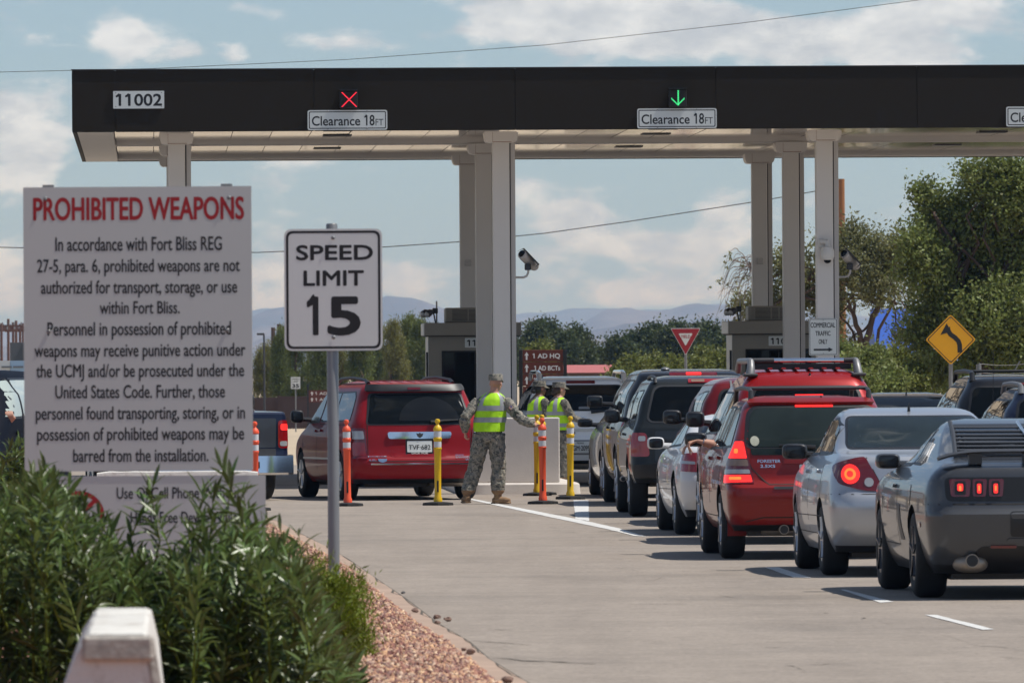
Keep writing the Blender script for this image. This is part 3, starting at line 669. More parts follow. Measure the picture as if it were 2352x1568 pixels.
def booth(u, num, lab):
    b = empty('guard_booth', canopy_point(u, 9.0, 0.158), GY, lab, 'booth', 'guard booths under the canopy')
    MB().box(-.86, 0, 0, .60, 1.5, 2.22).build('wall', M['booth'], b, smooth=False)
    MB().box(-.868, .03, 0.0, -.8595, 1.47, 2.21).build('side_panel', M['sheen_and_white'], b, smooth=False)  # pale slab: grazing sky sheen of the left wall put into colour
    MB().cbox((-.13, .74, 2.325), (1.60, 1.72, .215), .01).build('roof', M['booth'], b)
    MB().box(-.94, -.09, 2.23, -.931, 1.57, 2.42).build('roof_edge_sheen', M['sheen_and_white'], b, smooth=False)  # pale strip: the same sheen painted on the roof's left edge
    MB().box(-.92, -.03, 2.205, .66, 1.5, 2.218).build('roof_joint', M['joint'], b, smooth=False)
    w = MB().box(-.62, -.012, .85, .42, .01, 1.945).build('window', M['dark_glass'], b, smooth=False)
    MB().box(-.645, -.008, .83, -.62, .02, 1.97).build('window_frame', M['joint'], w, smooth=False); MB().box(-.645, -.008, 1.945, .44, .02, 1.97).build('window_frame', M['joint'], w, smooth=False)
    MB().box(.42, -.008, .83, .445, .02, 1.97).build('window_frame', M['joint'], w, smooth=False); MB().box(-.105, -.02, .85, -.085, -.01, 1.945).build('window_mullion', M['joint'], w, smooth=False)
    MB().box(-.90, .1, .3, -.868, .16, 1.95).build('door_post', M['trim'], b, smooth=False)
    p = MB().prism(rpoly([(-.26, 2.02), (.24, 2.02), (.24, 2.18), (-.26, 2.18)], .012), -.012, -.004).build('number_plate', M['sign_white'], b, smooth=False)
    lettering(num, -.225, .20, 2.045, .108, -.0135, M['letter_black'], p, .05)
    a = empty('air_conditioner', canopy_point(u - .24, 9.35, 0.158 + 2.4325), GY, 'beige louvred air conditioner on the roof of the %s booth' % ('middle' if u < 1 else 'right'), 'air conditioner', 'air conditioners on the booth roofs')
    MB().cbox((0, .35, .125), (.66, .7, .25), .02).build('case', M['booth'], a)
    MB().box(-.22, -.006, .03, .31, .02, .215).build('grille', M['joint'], a, smooth=False)
    for q in range(9): MB().box(-.23, -.014, .032 + q * .0205, .315, -.004, .0435 + q * .0205).build('louver', M['booth'], a, smooth=False)
    for x in (-.235, .04, .17): MB().box(x, -.017, .03, x + .02, -.005, .22).build('grille_bar', M['booth'], a, smooth=False)
    f = empty('flood_light', canopy_point(u - .72, 9.12, 0.158 + 2.4325), GY, 'twin flood lamps on a thin mast on the roof of the %s booth' % ('middle' if u < 1 else 'right'), 'lamp', 'flood lamps on the booth roofs')
    MB().tube([(0, 0, 0), (0, 0, .36)], .013, 8).build('mast', M['steel'], f); MB().tube([(-.02, 0, 0), (-.05, 0, .16)], .012, 8).build('conduit', M['black'], f)
    MB().cbox((-.025, -.02, .20), (.09, .07, .09), .01).build('junction_box', M['black'], f)
    for k, (dx, dy) in enumerate(((-.20, -.06), (-.13, -.12))):
        rot = Matrix.Rotation(R(-60), 3, 'Y')
        MB().tube([(-.05, -.03, .20), (dx + .05, dy + .02, .18)], .012, 8).build('lamp_arm', M['black'], f)
        l = MB().tube([(dx + .06, dy, .19), (dx + .02, dy - .02, .175), (dx - .03, dy - .05, .14)], [.03, .055, .06], 14).build('lamp_head', M['trim'], f)
        MB().ell((dx - .032, dy - .052, .139), (.05, .05, .05)).build('lamp_glass', M['lamp_clear'], l)
booth(0, '11003', 'taupe guard booth behind the middle columns'); booth(5.03, '11004', 'taupe guard booth behind the red cars at the right columns')

# cameras and boxes on the columns
def cctv(u, v, z, lab):
    c = empty('security_camera', canopy_point(u, v, z), GY, lab, 'security camera', 'security cameras on the columns')
    MB().tube([(0, 0, 0), (.12, 0, 0), (.17, 0, .02), (.195, 0, .07), (.20, 0, .13)], .017, 10).build('arm', M['cream_dark'], c)
    MB().cbox((.19, 0, .16), (.10, .06, .10), .012).build('bracket', M['trim'], c)
    a = Vector((.10, -.06, .36)); b = Vector((.32, .28, .16))
    h = MB().tube([a, a.lerp(b, .15), a.lerp(b, .9), b], [.072, .08, .08, .06], 14).build('housing', M['cream_dark'], c)
    MB().ell(tuple(a + Vector((0, -.005, 0))), (.055, .02, .055)).build('lens', M['dark_glass'], h)
    MB().prism([(.02, .40), (.13, .455), (.37, .20), (.30, .15), (.35, .20), (.12, .44)], -.09, .10).build('sun_shield', M['trim'], c, smooth=False)
cctv(.222, 0, 3.24, 'bullet security camera on the right side of the middle column'); cctv(5.03 + .222, 0.2, 3.22, 'bullet security camera on the right column in front of the tree')
d = empty('dome_camera', canopy_point(5.03, -.133, 3.42), GY, 'white dome security camera on the front of the right column', 'security camera')
MB().cbox((-.06, -.02, .32), (.09, .04, .14), .008).build('mount', M['sheen_and_white'], d); MB().tube([(-.06, -.04, .34), (.03, -.10, .34), (.03, -.12, .25)], .045, 12).build('arm', M['sheen_and_white'], d)
MB().lathe([(.02, .28), (.085, .26), (.105, .2), (.105, .12), (.095, .07), (.09, .06)], 20, 'z', (.03, -.12, 0)).build('housing', M['sheen_and_white'], d); MB().ell((.03, -.12, .06), (.06, .06, .055)).build('dome', M['dark_glass'], d)
for k, u in enumerate((0, 5.03)):
    o = MB().cbox((0, -.03, .05), (.115, .06, .105), .008).build('junction_box', M['cream_dark']); o.location = canopy_point(u, CVs[2] - .13, 3.6); o.rotation_euler = (0, 0, GY)
    tag(o, 'small grey junction box on the rearmost %s column' % ('middle' if k == 0 else 'right'), 'junction box', 'junction boxes on the rear columns')
# ------------------------------------------------------------------ signs
def px_line(body, x0, x1, ytop, ybase, Yd, t, m, y, bold=0.0):
    """lettering at its measured place on a face at depth Yd belonging to thing t"""
    o = t.location; s = FPX / Yd
    A = P(x0, ybase, Yd); B = P(x1, ybase - 0.0063 * (x1 - x0), Yd)
    return lettering(body, A.x - o.x, B.x - o.x, A.z - o.z, (ybase - ytop) / s, y, m, t, bold)
YS = 48.0
p0 = P(319, 1081, YS)
big = flat_sign('prohibited_weapons_sign', 1.216, 1.512, (p0.x, YS, p0.z), 0.0, M['sign_white2'], 'large white PROHIBITED WEAPONS notice board standing behind the oleander', 'sign', r=.004, th=.012)
px_line('PROHIBITED WEAPONS', 76, 561, 451, 507, YS, big, M['letter_red'], -.0006, .055)
for body, x0, x1, a, b in [('In accordance with Fort Bliss REG', 127, 510, 543, 577), ('27-5, para. 6, prohibited weapons are not', 85, 551, 594, 626), ('authorized for transport, storage, or use', 94, 545, 643, 675),
                           ('within Fort Bliss.', 229, 413, 690, 721), ('Personnel in possession of prohibited', 109, 531, 738, 771), ('weapons may receive punitive action under', 79, 564, 788, 820),
                           ('the UCMJ and/or be prosecuted under the', 83, 561, 835, 867), ('United States Code. Further, those', 127, 517, 883, 915), ('personnel found transporting, storing, or in', 82, 563, 932, 964),
                           ('possession of prohibited weapons may be', 85, 561, 980, 1012), ('barred from the installation.', 168, 479, 1029, 1061)]:
    px_line(body, x0, x1, a, b, YS, big, M['letter_black'], -.0006, .035)
for x in (-.475, .475):
    bolt(big, x * 1.03, 1.45, -.001, .011); bolt(big, x, .745, -.001, .011)
    MB().box(x - .03, .013, -1.75, x + .03, .05, 1.525).build('post', M['steel'], big, smooth=False)
p1 = P(352, 1092, YS)
low = flat_sign('cell_phone_sign', 1.135, .62, (p1.x + .03, YS + .004, p1.z - .62), 0.0, M['sign_white2'], 'white cell phone notice under the weapons board, mostly hidden by the oleander', 'sign', r=.004, th=.01)
for body, x0, x1, a, b in [('Use Of Cell Phone Without', 268, 552, 1117, 1145), ('Hands Free Device While', 300, 545, 1173, 1201)]:
    px_line(body, x0, x1, a, b, YS + .004, low, M['letter_black'], -.0006, .035)
c = P(182, 1185, YS); cx, cz = c.x - low.location.x, c.z - low.location.z
mb = MB(); n = 40; ro, ri = .135, .112
mb.add([(cx + r * math.cos(2 * math.pi * i / n), -.0025, cz + r * math.sin(2 * math.pi * i / n)) for r in (ro, ri) for i in range(n)], [(i, (i + 1) % n, (i + 1) % n + n, i + n) for i in range(n)])
q = .7071; mb.add([(cx + x, -.0035, cz + z) for x, z in [(-ri * q - .01, -ri * q + .006), (-ri * q + .006, -ri * q - .01), (ri * q + .01, ri * q - .006), (ri * q - .006, ri * q + .01)]], [(0, 1, 2, 3)])
mb.build('prohibition_ring', M['letter_red'], low, smooth=False)
MB().prism(rpoly([(cx - .03, cz - .09), (cx + .03, cz - .09), (cx + .03, cz + .07), (cx - .03, cz + .07)], .012), -.002, -.001).build('phone_symbol', M['letter_black'], low, smooth=False)

YP = 56.0; pc = P(766.5, 805, YP)
sp = flat_sign('speed_limit_sign', .61, .756, (pc.x, YP, pc.z), 0.0, M['sign_white'], 'speed limit 15 sign on a steel post at the kerb', 'sign', None, (.012, .015, M['letter_black']), .05, .004)
for body, x0, x1, a, b, bo in [('SPEED', 680, 857, 561, 598, .07), ('LIMIT', 697, 836, 619, 657, .07), ('1', 705, 732, 675, 770, .05), ('5', 752, 829, 675, 770, .08)]:
    px_line(body, x0, x1, a, b, YP, sp, M['letter_black'], -.0006, bo)
for z in (.082, .70): bolt(sp, .0, z, -.002, .012)
g = P(766, 1400, YP)
MB().lathe([(.036, -1.86), (.036, .78), (.03, .79)], 16, 'z', (-.008, .042, 0)).build('post', M['steel'], sp)

YD = 190.0; pc = P(2184, 838, YD)
ds = empty('winding_road_sign', (pc.x, YD, pc.z), 0, 'yellow diamond sign with a black winding road arrow', 'sign')
hh = .535; dia = rpoly([(0, 0), (hh, hh), (0, 2 * hh), (-hh, hh)], .05, 5)
MB().prism(dia, 0, .005).build('sign_face', M['sign_yellow'], ds, smooth=False)
a = rpoly([(0, .035), (hh - .035, hh), (0, 2 * hh - .035), (-hh + .035, hh)], .045, 5); b = rpoly([(0, .06), (hh - .06, hh), (0, 2 * hh - .06), (-hh + .06, hh)], .04, 5); n = len(a)
MB().add([(x, -.002, z) for x, z in a] + [(x, -.002, z) for x, z in b], [(i, (i + 1) % n, (i + 1) % n + n, i + n) for i in range(n)]).build('border', M['letter_black'], ds, smooth=False)
# arrow shaft: an S of constant width, then the head
def sw(x, y): return ((x - 1570) / 230.0 * .755, (1350 - y) / 320.0 * 1.07)   # from the enlarged photograph
shaft = [(1632, 1272), (1630, 1222), (1622, 1200), (1600, 1178), (1570, 1158), (1556, 1140), (1550, 1112)]
pts = [Vector(sw(x, y)) for x, y in shaft]; pts = [Vector((p.x * .95, p.y)) for p in pts]; mb = MB(); V = []
for i, p in enumerate(pts):
    t = (pts[min(i + 1, len(pts) - 1)] - pts[max(i - 1, 0)]).normalized(); nrm = Vector((-t.y, t.x)); w = .05
    V += [(p.x - nrm.x * w, -.0025, p.y - nrm.y * w), (p.x + nrm.x * w, -.0025, p.y + nrm.y * w)]
mb.add(V, [(2 * i, 2 * i + 1, 2 * i + 3, 2 * i + 2) for i in range(len(pts) - 1)])
hd = [sw(*q) for q in ((1500, 1160), (1543, 1088), (1588, 1158), (1545, 1148))]; mb.add([(x * .95, -.003, z) for x, z in hd], [(0, 1, 3), (1, 2, 3)])
mb.build('arrow', M['letter_black'], ds, smooth=False)
for z in (.09, .98): bolt(ds, 0, z)
MB().tube([(0, .06, -2.6), (0, .06, 1.0)], .045, 10).build('post', M['steel'], ds)

YY = 235.0; pc = P(1575, 816, YY)
ys = empty('yield_sign', (pc.x, YY, pc.z), 0, 'red and white YIELD triangle beyond the lanes', 'sign')
tri = lambda w, h, z0, r: rpoly([(0, z0), (w / 2, z0 + h), (-w / 2, z0 + h)], r, 5)
MB().prism(tri(.79, .71, 0, .04), 0, .005).build('sign_face', M['sign_white'], ys, smooth=False)
MB().prism(tri(.755, .675, .02, .035), -.003, -.001).build('red_border', M['sign_red'], ys, smooth=False)
MB().prism(tri(.37, .33, .245, .03), -.006, -.004).build('white_triangle', M['sign_white'], ys, smooth=False)
lettering('YIELD', -.125, .125, .452, .085, -.0075, M['letter_red'], ys, .06)
MB().tube([(0, .055, -2.9), (0, .055, .6)], .04, 10).build('post', M['steel'], ys)

cs = canopy_point(4.995, -.145, 2.0)
cm = flat_sign('commercial_traffic_sign', .445, .575, (cs.x, cs.y, cs.z), GY, M['sign_white'], 'white COMMERCIAL TRAFFIC ONLY sign on the right column', 'sign', None, (.010, .008, M['letter_black']), .03, .004)
for body, w, z, h in (('COMMERCIAL', .385, .432, .082), ('TRAFFIC', .235, .305, .078), ('ONLY', .135, .178, .078)): lettering(body, -w / 2 - .005, w / 2 - .005, z, h, -.0006, M['letter_black'], cm, .045)
MB().add([(x, -.002, z) for x, z in [(-.15, .075), (.08, .075), (.08, .055), (.15, .09), (.08, .125), (.08, .103), (-.15, .103)]], [(0, 1, 5, 6), (2, 3, 4)]).build('arrow', M['letter_black'], cm, smooth=False)
for z in (.545, .03): bolt(cm, 0, z, r=.007)

YB = 175.0; pc = P(1248, 1000, YB)
bs = empty('direction_sign', (pc.x, YB, 0), 0, 'brown direction sign with five white arrows behind the white car', 'sign')
s = YB / FPX; zt = P(1248, 803, YB).z
for k in range(5):
    z1 = zt - k * .236; pn = MB().cbox((0, .02, z1 - .116), (.785, .03, .226), .004).build('sign_board', M['sign_brown'], bs)
    MB().add([(x - .315, .0035, z1 - .195 + z) for x, z in [(-.016, 0), (.016, 0), (.016, .09), (.045, .08), (0, .155), (-.045, .08), (-.016, .09)]], [(0, 1, 2, 6), (2, 3, 4), (2, 4, 6), (6, 4, 5)]).build('arrow', M['letter_white'], pn, smooth=False)
    txt = ('1 AD HQ', '1 AD BCTs', '212th FIRES BDE', None, None)[k]
    if txt: lettering(txt, *((-.20, .335) if k == 0 else (-.17, .335) if k == 1 else (-.18, .335)), z1 - .165, .098, .0035, M['letter_white'], pn, .07)
for x in (-.43, .43): MB().cbox((x, .03, zt / 2), (.07, .07, zt), .005).build('post', M['black'], bs)

Y3 = 430.0; pc = P(679, 893, Y3)
s3 = flat_sign('far_speed_limit_sign', .46, .58, (pc.x, Y3, pc.z), 0, M['sign_white'], 'small distant speed limit 35 sign above the blue pickup', 'sign', None, (.012, .012, M['letter_black']), .03, .004)
for b_, w, z, h, bo in (('SPEED', .34, .43, .08, .05), ('LIMIT', .30, .31, .08, .05), ('35', .33, .06, .19, .12)): lettering(b_, -w / 2, w / 2, z, h, -.004, M['letter_black'], s3, bo)
MB().tube([(0, .03, -2.2), (0, .03, .5)], .03, 8).build('post', M['steel'], s3)
pc = P(730, 896, 400.0)
s4 = empty('small_brown_sign', (pc.x, 400, 0), 0, 'small brown direction sign just left of the red minivan', 'sign')
for k in range(2):
    pn = MB().box(-.40, 0, pc.z - .26 - k * .27, .5, .03, pc.z - k * .27).build('sign_board', M['sign_brown'], s4, smooth=False)
    MB().add([(x - .26, -.004, pc.z - .22 - k * .27 + z) for x, z in [(-.03, 0), (.03, 0), (.03, .09), (.07, .09), (0, .17), (-.07, .09), (-.03, .09)]], [(0, 1, 2, 6), (3, 4, 5)]).build('arrow', M['letter_white'], pn, smooth=False)
    lettering('1 AD', -.12, .42, pc.z - .2 - k * .27, .13, -.004, M['letter_white'], pn, .07)
MB().box(-.48, .0, -1.1, -.40, .06, pc.z + .26).build('post', M['black'], s4, smooth=False)
pc = P(20, 830, 160.0); pd = P(62, 786, 160.0)
s5 = empty('sign_back', (pd.x, 160, 0), 0, 'grey back of a sign plate left of the weapons board', 'sign')
MB().cbox((-.05, 0, (pc.z + pd.z) / 2), (.5, .006, .34), .002).build('sign_plate', M['steel'], s5); MB().tube([(-.05, -.04, 0), (-.05, -.04, pd.z)], .035, 10).build('post', M['steel'], s5)

# ------------------------------------------------------------------ concrete barriers of the sloping-sided kind
def jersey(name, L, loc, rz, lab, ends=M['rough_concrete']):
    t = empty(name, loc, rz, lab, 'barrier', 'white concrete barriers on the median')
    prof = [(-.30, 0), (-.30, .06), (-.255, .40), (-.14, .735), (-.10, .80), (-.085, .81), (.085, .81), (.10, .80), (.125, .70), (.16, .40), (.24, .06), (.24, 0)]
    bm = bmesh.new(); n = len(prof); ny = max(6, int(L / .12)); rr = random.Random(9); rows = []
    for j in range(ny + 1):
        y = L * j / ny; ch = .012 if j in (0, ny) else 0
        rows.append([bm.verts.new((x * (1 - ch) + rr.uniform(-.003, .003), y, z - (ch if z > .7 else 0) + rr.uniform(-.003, .003))) for x, z in prof])
    for j in range(ny):
        for i in range(n - 1): bm.faces.new((rows[j][i], rows[j + 1][i], rows[j + 1][i + 1], rows[j][i + 1]))
    bm.faces.new(rows[0]); bm.faces.new(list(reversed(rows[-1]))); bmesh.ops.recalc_face_normals(bm, faces=bm.faces[:])
    me = bpy.data.meshes.new('wall'); bm.to_mesh(me); bm.free(); me.materials.append(M['white_barrier']); me.shade_smooth(); me.set_sharp_from_angle(angle=R(25)); link_mesh('wall', me, t)
    return t
# nearest: a barrier end standing in front of the oleander
pf = G(268, 1447, .96)
jb = jersey('concrete_barrier', 2.9, (pf.x, pf.y, .15), 0.036, 'white barrier end with a chipped top in front of the oleander')
MB().cbox((0.004, -.005, .752), (.235, .05, .085), .012).build('chipped_edge', M['rough_concrete'], jb)
MB().tube([(.10, .01, .77), (.125, .015, .6), (.145, .015, .4)], [.025, .03, .02], 6, flat=.6).build('chipped_edge', M['rough_concrete'], jb)
pe = P(592, 1080, 91.0)
jersey('concrete_barrier', 1.62, (pe.x - 1.62, 91.0, pe.z - .81), R(-90), 'long white concrete barrier showing under the weapons board')

# ------------------------------------------------------------------ tubular posts
def delineator(m, lab, loc, rz=0.0, tilt=0.0):
    t = empty('delineator_post', loc, rz, lab, 'traffic post', 'plastic traffic posts between the lanes')
    MB().lathe([(.205, 0), (.208, .012), (.20, .035), (.12, .045), (.07, .05)], 8).build('base', M['rubber'], t)
    prof = [(.058, .045), (.058, .09), (.046, .12), (.044, .30), (.047, .74), (.054, .75), (.056, .765), (.05, .775), (.049, .86), (.056, .87), (.058, .885), (.058, .90), (.05, .91), (.050, .995), (.058, 1.005), (.058, 1.02), (.045, 1.055), (.022, 1.075), (.018, 1.09), (.033, 1.11), (.036, 1.13), (.028, 1.15), (.012, 1.157)]
    MB().lathe(prof, 20).build('tube', m, t)
    for a, b in ((.778, .852), (.913, .992)): MB().lathe([(.0515, a), (.0515, b)], 20).build('reflective_band', M['reflector_white'], t)
    MB().box(-.012, -.052, .18, .012, -.040, .33).build('slot', M['joint'], t, smooth=False)
    t.rotation_euler = (0, tilt, rz); return t
def post_at(x, y, m, lab, tilt=0.0, rz=0.0): p = G(x, y); return delineator(m, lab, (p.x, p.y, 0), rz, tilt)
post_at(799, 1162, M['orange'], 'orange post with two white bands in front of the red minivan', -.012)
post_at(1006, 1160, M['yellow'], 'yellow post with a black base in front of the minivan tailgate')
ORANGE2 = post_at(1246, 1160, M['orange'], 'orange post held by the reaching soldier', -.004)
post_at(1310, 1146, M['yellow'], 'yellow post on the road right of the concrete block', .006)
post_at(1234, 1138, M['yellow'], 'yellow post in front of the concrete block, left of the orange one')
post_at(1246, 1136, M['yellow'], 'yellow post half hidden directly behind the orange post')
post_at(586, 1172, M['orange'], 'orange post half hidden by the edge of the weapons board')

# ------------------------------------------------------------------ poles, wires, far buildings
def pole(name, x, ybase, ytop, Y, r, m, lab, cat='pole', arms=False, group=None, lean=0.0):
    a = P(x, ybase, Y); b = P(x, ytop, Y); t = empty(name, (a.x, Y, drop(Y) - .03), 0, lab, cat, group)
    H = b.z - t.location.z
    MB().tube([(0, 0, 0), (lean * H, 0, H)], [r * 1.15, r * .9], 12).build('shaft', m, t)
    if arms:
        MB().cbox((0, 0, H - .5), (2.2, .12, .14), .01).build('crossarm', m, t)
        for q in (-.9, -.4, .4, .9): MB().lathe([(.05, 0), (.06, .12), (.02, .2)], 8, 'z', (q, 0, H - .43)).build('insulator', M['steel'], t)
    return t
pole('timber_pole', 1936, 900, 411, 280.0, .105, M['pole_wood'], 'orange brown timber pole behind the elm trees', 'pole')
M['far_pole'] = mat('reddish_far_timber', (0.12, 0.062, 0.045), 0.9)
for k, (x, y) in enumerate(((4, 742), (20, 732), (31, 740), (38, 736), (47, 744), (54, 742))):
    pole('utility_pole', x, 900, y, 620.0 + 8 * k, .10, M['far_pole'], ('first', 'second', 'third', 'fourth', 'fifth', 'sixth')[k] + ' reddish far utility pole from the left edge of the photo', 'pole', True, 'far utility poles at the left edge')
for k, (x, y) in enumerate(((628, 752), (642, 744), (655, 748))):
    pole('far_post', x, 880, y, 560.0, .14, M['bark'], ('leftmost', 'middle', 'rightmost')[k] + ' of three thin dark posts among the left pines', 'pole', False, 'dark posts among the pines')
lp = pole('street_lamp', 607, 880, 768, 430.0, .05, M['trim'], 'dark street lamp with one arm above the pines', 'street lamp')
H = P(607, 768, 430).z - lp.location.z
MB().cbox((-.16, 0, H + .02), (.36, .2, .10), .02).build('lamp_head', M['trim'], lp)
def wire(name, pts, Y, r, lab):
    pp = [P(x, y, Yd) for (x, y), Yd in zip(pts, Y)]; sm = smooth_line(pp, 8); base = sm[0]
    o = MB().tube(sm, r, 5).build(name, M['joint']); return tag(o, lab, 'wire', 'overhead wires')
wire('overhead_wire', [(-300, 168), (0, 166), (350, 158), (800, 137), (1250, 104), (1700, 54), (2100, 2), (2500, -62)], [210] * 8, .007, 'thin overhead wire passing above the canopy')
wire('overhead_wire', [(-200, 563), (0, 568), (300, 575), (590, 580), (890, 567), (1060, 555), (1250, 536), (1450, 508), (1750, 461), (1936, 428)], [300] * 9 + [280], .016, 'overhead wire sagging under the canopy to the timber pole')
# red roofed building, blue roofed building
def far_house(name, x0, x1, yt, yr, yb, Y, mr, mw, lab, D=8.0):
    a, b = P(x0, yr, Y), P(x1, yr, Y); zt = P(x0, yt, Y).z; z0 = drop(Y) - .05
    t = empty(name, ((a.x + b.x) / 2, Y, z0), 0, lab, 'building'); W = b.x - a.x; hr = a.z - z0; ht = zt - z0
    MB().box(-W / 2 + .3, .3, 0, W / 2 - .3, D, hr).build('wall', mw, t, smooth=False)
    MB().add([(-W / 2, 0, hr), (W / 2, 0, hr), (W / 2, D / 2, ht), (-W / 2, D / 2, ht), (-W / 2, D, hr), (W / 2, D, hr)], [(0, 1, 2, 3), (3, 2, 5, 4), (0, 3, 4), (1, 5, 2)]).build('roof', mr, t, smooth=False)
    for q in np.linspace(-W / 2 + .8, W / 2 - .8, 4): MB().box(q - .35, .27, hr * .35, q + .35, .30, hr * .75).build('window', M['dark_glass'], t, smooth=False)
    return t
M['roof_red'] = mat('pinkish_red_roof', (0.42, 0.125, 0.115), 0.7, var=.1); M['roof_blue'] = mat('bright_blue_metal', (0.03, 0.095, 0.40), 0.5, var=.06); M['far_wall'] = mat('far_wall_white', (0.42, 0.40, 0.38), .8, var=.1)
M['far_wall_brown'] = mat('far_wall_brown', (0.10, 0.07, 0.055), .8)
far_house('red_roofed_building', 1290, 1412, 838, 856, 880, 380.0, M['roof_red'], M['far_wall_brown'], 'low building with a pinkish red roof among the trees')
far_house('blue_roofed_building', 2018, 2124, 706, 842, 900, 330.0, M['roof_blue'], M['far_wall'], 'building with a bright blue roof behind the elm trees', 14.0)
bx = P(30, 845, 125.0)
tr = empty('box_trailer', (bx.x - 1.1, 125, 0), 0.04, 'pale blue and white box trailer behind the dark car at the left', 'trailer')
M['pale_blue'] = mat('pale_blue_panel', (0.33, 0.45, 0.56), .5); zb = P(30, 828, 125).z; M['pale_white'] = mat('pale_white_panel', (.62, .61, .58), .5)
for k in range(4): MB().box(-2 + k * 1.02, 0, .7, -.985 + k * 1.02, 5, zb).build('side_panel', M['pale_white'] if k < 3 else M['pale_blue'], tr, smooth=False)
MB().box(2.08, .2, .7, 2.3, 5, zb).build('dark_end', M['black'], tr, smooth=False)
for k in (-.02, .94, 1.1): MB().box(k, -.03, zb - .10, k + .14, -.005, zb - .075).build('latch', M['steel'], tr, smooth=False); MB().box(k, -.03, zb - .33, k + .14, -.005, zb - .305).build('latch', M['steel'], tr, smooth=False)
for x in (-1, 1): MB().lathe([(.4, -.12), (.4, .12)], 18, 'x', (x, 1.2, .4)).build('wheel', M['rubber'], tr)
# brown wall at the left behind the pickup
wl = empty('brown_wall', (P(640, 930, 455).x, 455, drop(455) - .05), 0, 'long low brown wall in front of the pines', 'wall')
M['wall_brown'] = mat('brown_block_wall', (0.060, 0.036, 0.030), .9, var=.2, vscale=2)
for k in range(-6, 5):
    MB().box(k * 2.4 + .02, 0, 0, k * 2.4 + 2.38, .2, 1.66 + .06 * math.sin(k * 2)).build('wall_panel', M['wall_brown'], wl, smooth=False)
    MB().box(k * 2.4 - .06, -.05, 0, k * 2.4 + .06, .25, 1.70).build('pilaster', M['wall_brown'], wl, smooth=False)
# chain link fence with barbed wire at the right
fz = 175.0; fa = P(2248, 838, fz)
fn = empty('barbed_fence', (fa.x, fz, 0), 0, 'galvanised fence with barbed wire on slanted arms at the right edge', 'fence')
for k in range(5):
    x = k * 1.0 - .0; MB().tube([(x, 0, 0), (x, 0, 1.86 if k == 0 else 1.62)], .035 if k else .05, 8).build('post', M['steel'], fn)
    if k: MB().tube([(x - .06 - .28, 0, 1.66), (x + .02 - .22, 0, 1.92)], .014, 6).build('arm', M['steel'], fn)
for z, dx in ((1.87, .1), (1.70, 0), (1.60, 0)):
    pts = [(x, .0, z - .035 * math.sin(math.pi * ((x * 1.0) % 1.0))) for x in np.linspace(0, 4.0, 41)]; MB().tube(pts, .006, 4).build('barbed_wire', M['steel'], fn)
mb = MB()
for k in range(110):
    x = -.2 + k * .05
    if x < 4.2: mb.tube([(x, .02, .05), (x + 0.9, .02, 1.58)], .003, 3, cap=False); mb.tube([(x + .9, .021, .05), (x, .021, 1.58)], .003, 3, cap=False)
mb.build('mesh_wire', M['steel'], fn)['kind'] = 'stuff'

M['tan_wall'] = mat('tan_stucco', (0.34, 0.25, 0.17), .9, var=.1)  # unseen tan buildings, added to be reflected in the car flanks
for (bx_, by_, w_, h_, d_, lab_) in ((-62, 300, 44, 7.5, 20, 'long tan building added out of view at the left for car reflections'), (-30, 228, 17, 4.2, 9, 'small tan building added out of view at the left for car reflections')):
    tb = empty('added_tan_building', (bx_, by_, drop(by_) - .05), .1, lab_, 'building'); MB().box(-w_ / 2, 0, 0, w_ / 2, d_, h_).build('wall', M['tan_wall'], tb, smooth=False); MB().box(-w_ / 2 - .3, -.3, h_ - .02, w_ / 2 + .3, d_ + .3, h_ + .35).build('roof', M['roof_red'], tb, smooth=False)
    for q in np.arange(-w_ / 2 + 2, w_ / 2 - 1, 4): MB().box(q - .7, -.04, 1, q + .7, .0, 2.5).build('window', M['dark_glass'], tb, smooth=False)
# ------------------------------------------------------------------ plants
def leaf_faces(c, d, n, ln, wd):
    """rhombus leaves: centres c, directions d, side vectors n"""
    a = c - d * ln[:, None] * .5; b = c + n * wd[:, None] * .5 - d * ln[:, None] * .05; e = c + d * ln[:, None] * .5; f = c - n * wd[:, None] * .5 - d * ln[:, None] * .05
    V = np.stack([a, b, e, f], 1).reshape(-1, 3); F = np.arange(len(V)).reshape(-1, 4); return V, F
def unit(v): return v / np.maximum(np.linalg.norm(v, axis=-1, keepdims=True), 1e-9)
def cloud(blobs, nclump, per, cr, ln, wd, rs, up=0.0, shell=0.55, stretch=1.0, outward=0.5):
    """clumps of leaves scattered towards the outside of a set of ellipsoids (cx, cy, cz, rx, ry, rz)"""
    B = np.array(blobs, float); w = (B[:, 3] * B[:, 5] * B[:, 4]) ** .67; k = rs.choice(len(B), nclump, p=w / w.sum())
    dirs = unit(rs.normal(size=(nclump, 3))); rad = shell + (1 - shell) * rs.rand(nclump); rad = np.where(rs.rand(nclump) < .25, rs.rand(nclump) ** .5, rad) * (1 + .10 * rs.normal(size=nclump))
    cc = B[k, :3] + dirs * rad[:, None] * B[k, 3:6]; size = cr * (0.5 + rs.rand(nclump))
    tot = nclump * per; off = rs.normal(size=(nclump, per, 3)) * .5 * size[:, None, None]; off[:, :, 2] *= stretch
    cen = (cc[:, None] + off).reshape(-1, 3)
    dd = rs.normal(size=(nclump, per, 3)) * .7 + dirs[:, None] * outward; dd[:, :, 2] += up; dd = unit(dd.reshape(-1, 3))
    nv = unit(np.cross(dd, rs.normal(size=(tot, 3)))); s = .65 + .7 * rs.rand(tot)
    return leaf_faces(cen, dd, nv, ln * s, wd * s)
def join(parts):
    Vs, Fs, o = [], [], 0
    for V, F in parts: Vs.append(V); Fs.append(F + o); o += len(V)
    return np.concatenate(Vs), np.concatenate(Fs)
def foliage(name, VF, m, parent): return polys_mesh(name, VF[0], VF[1], m, parent)

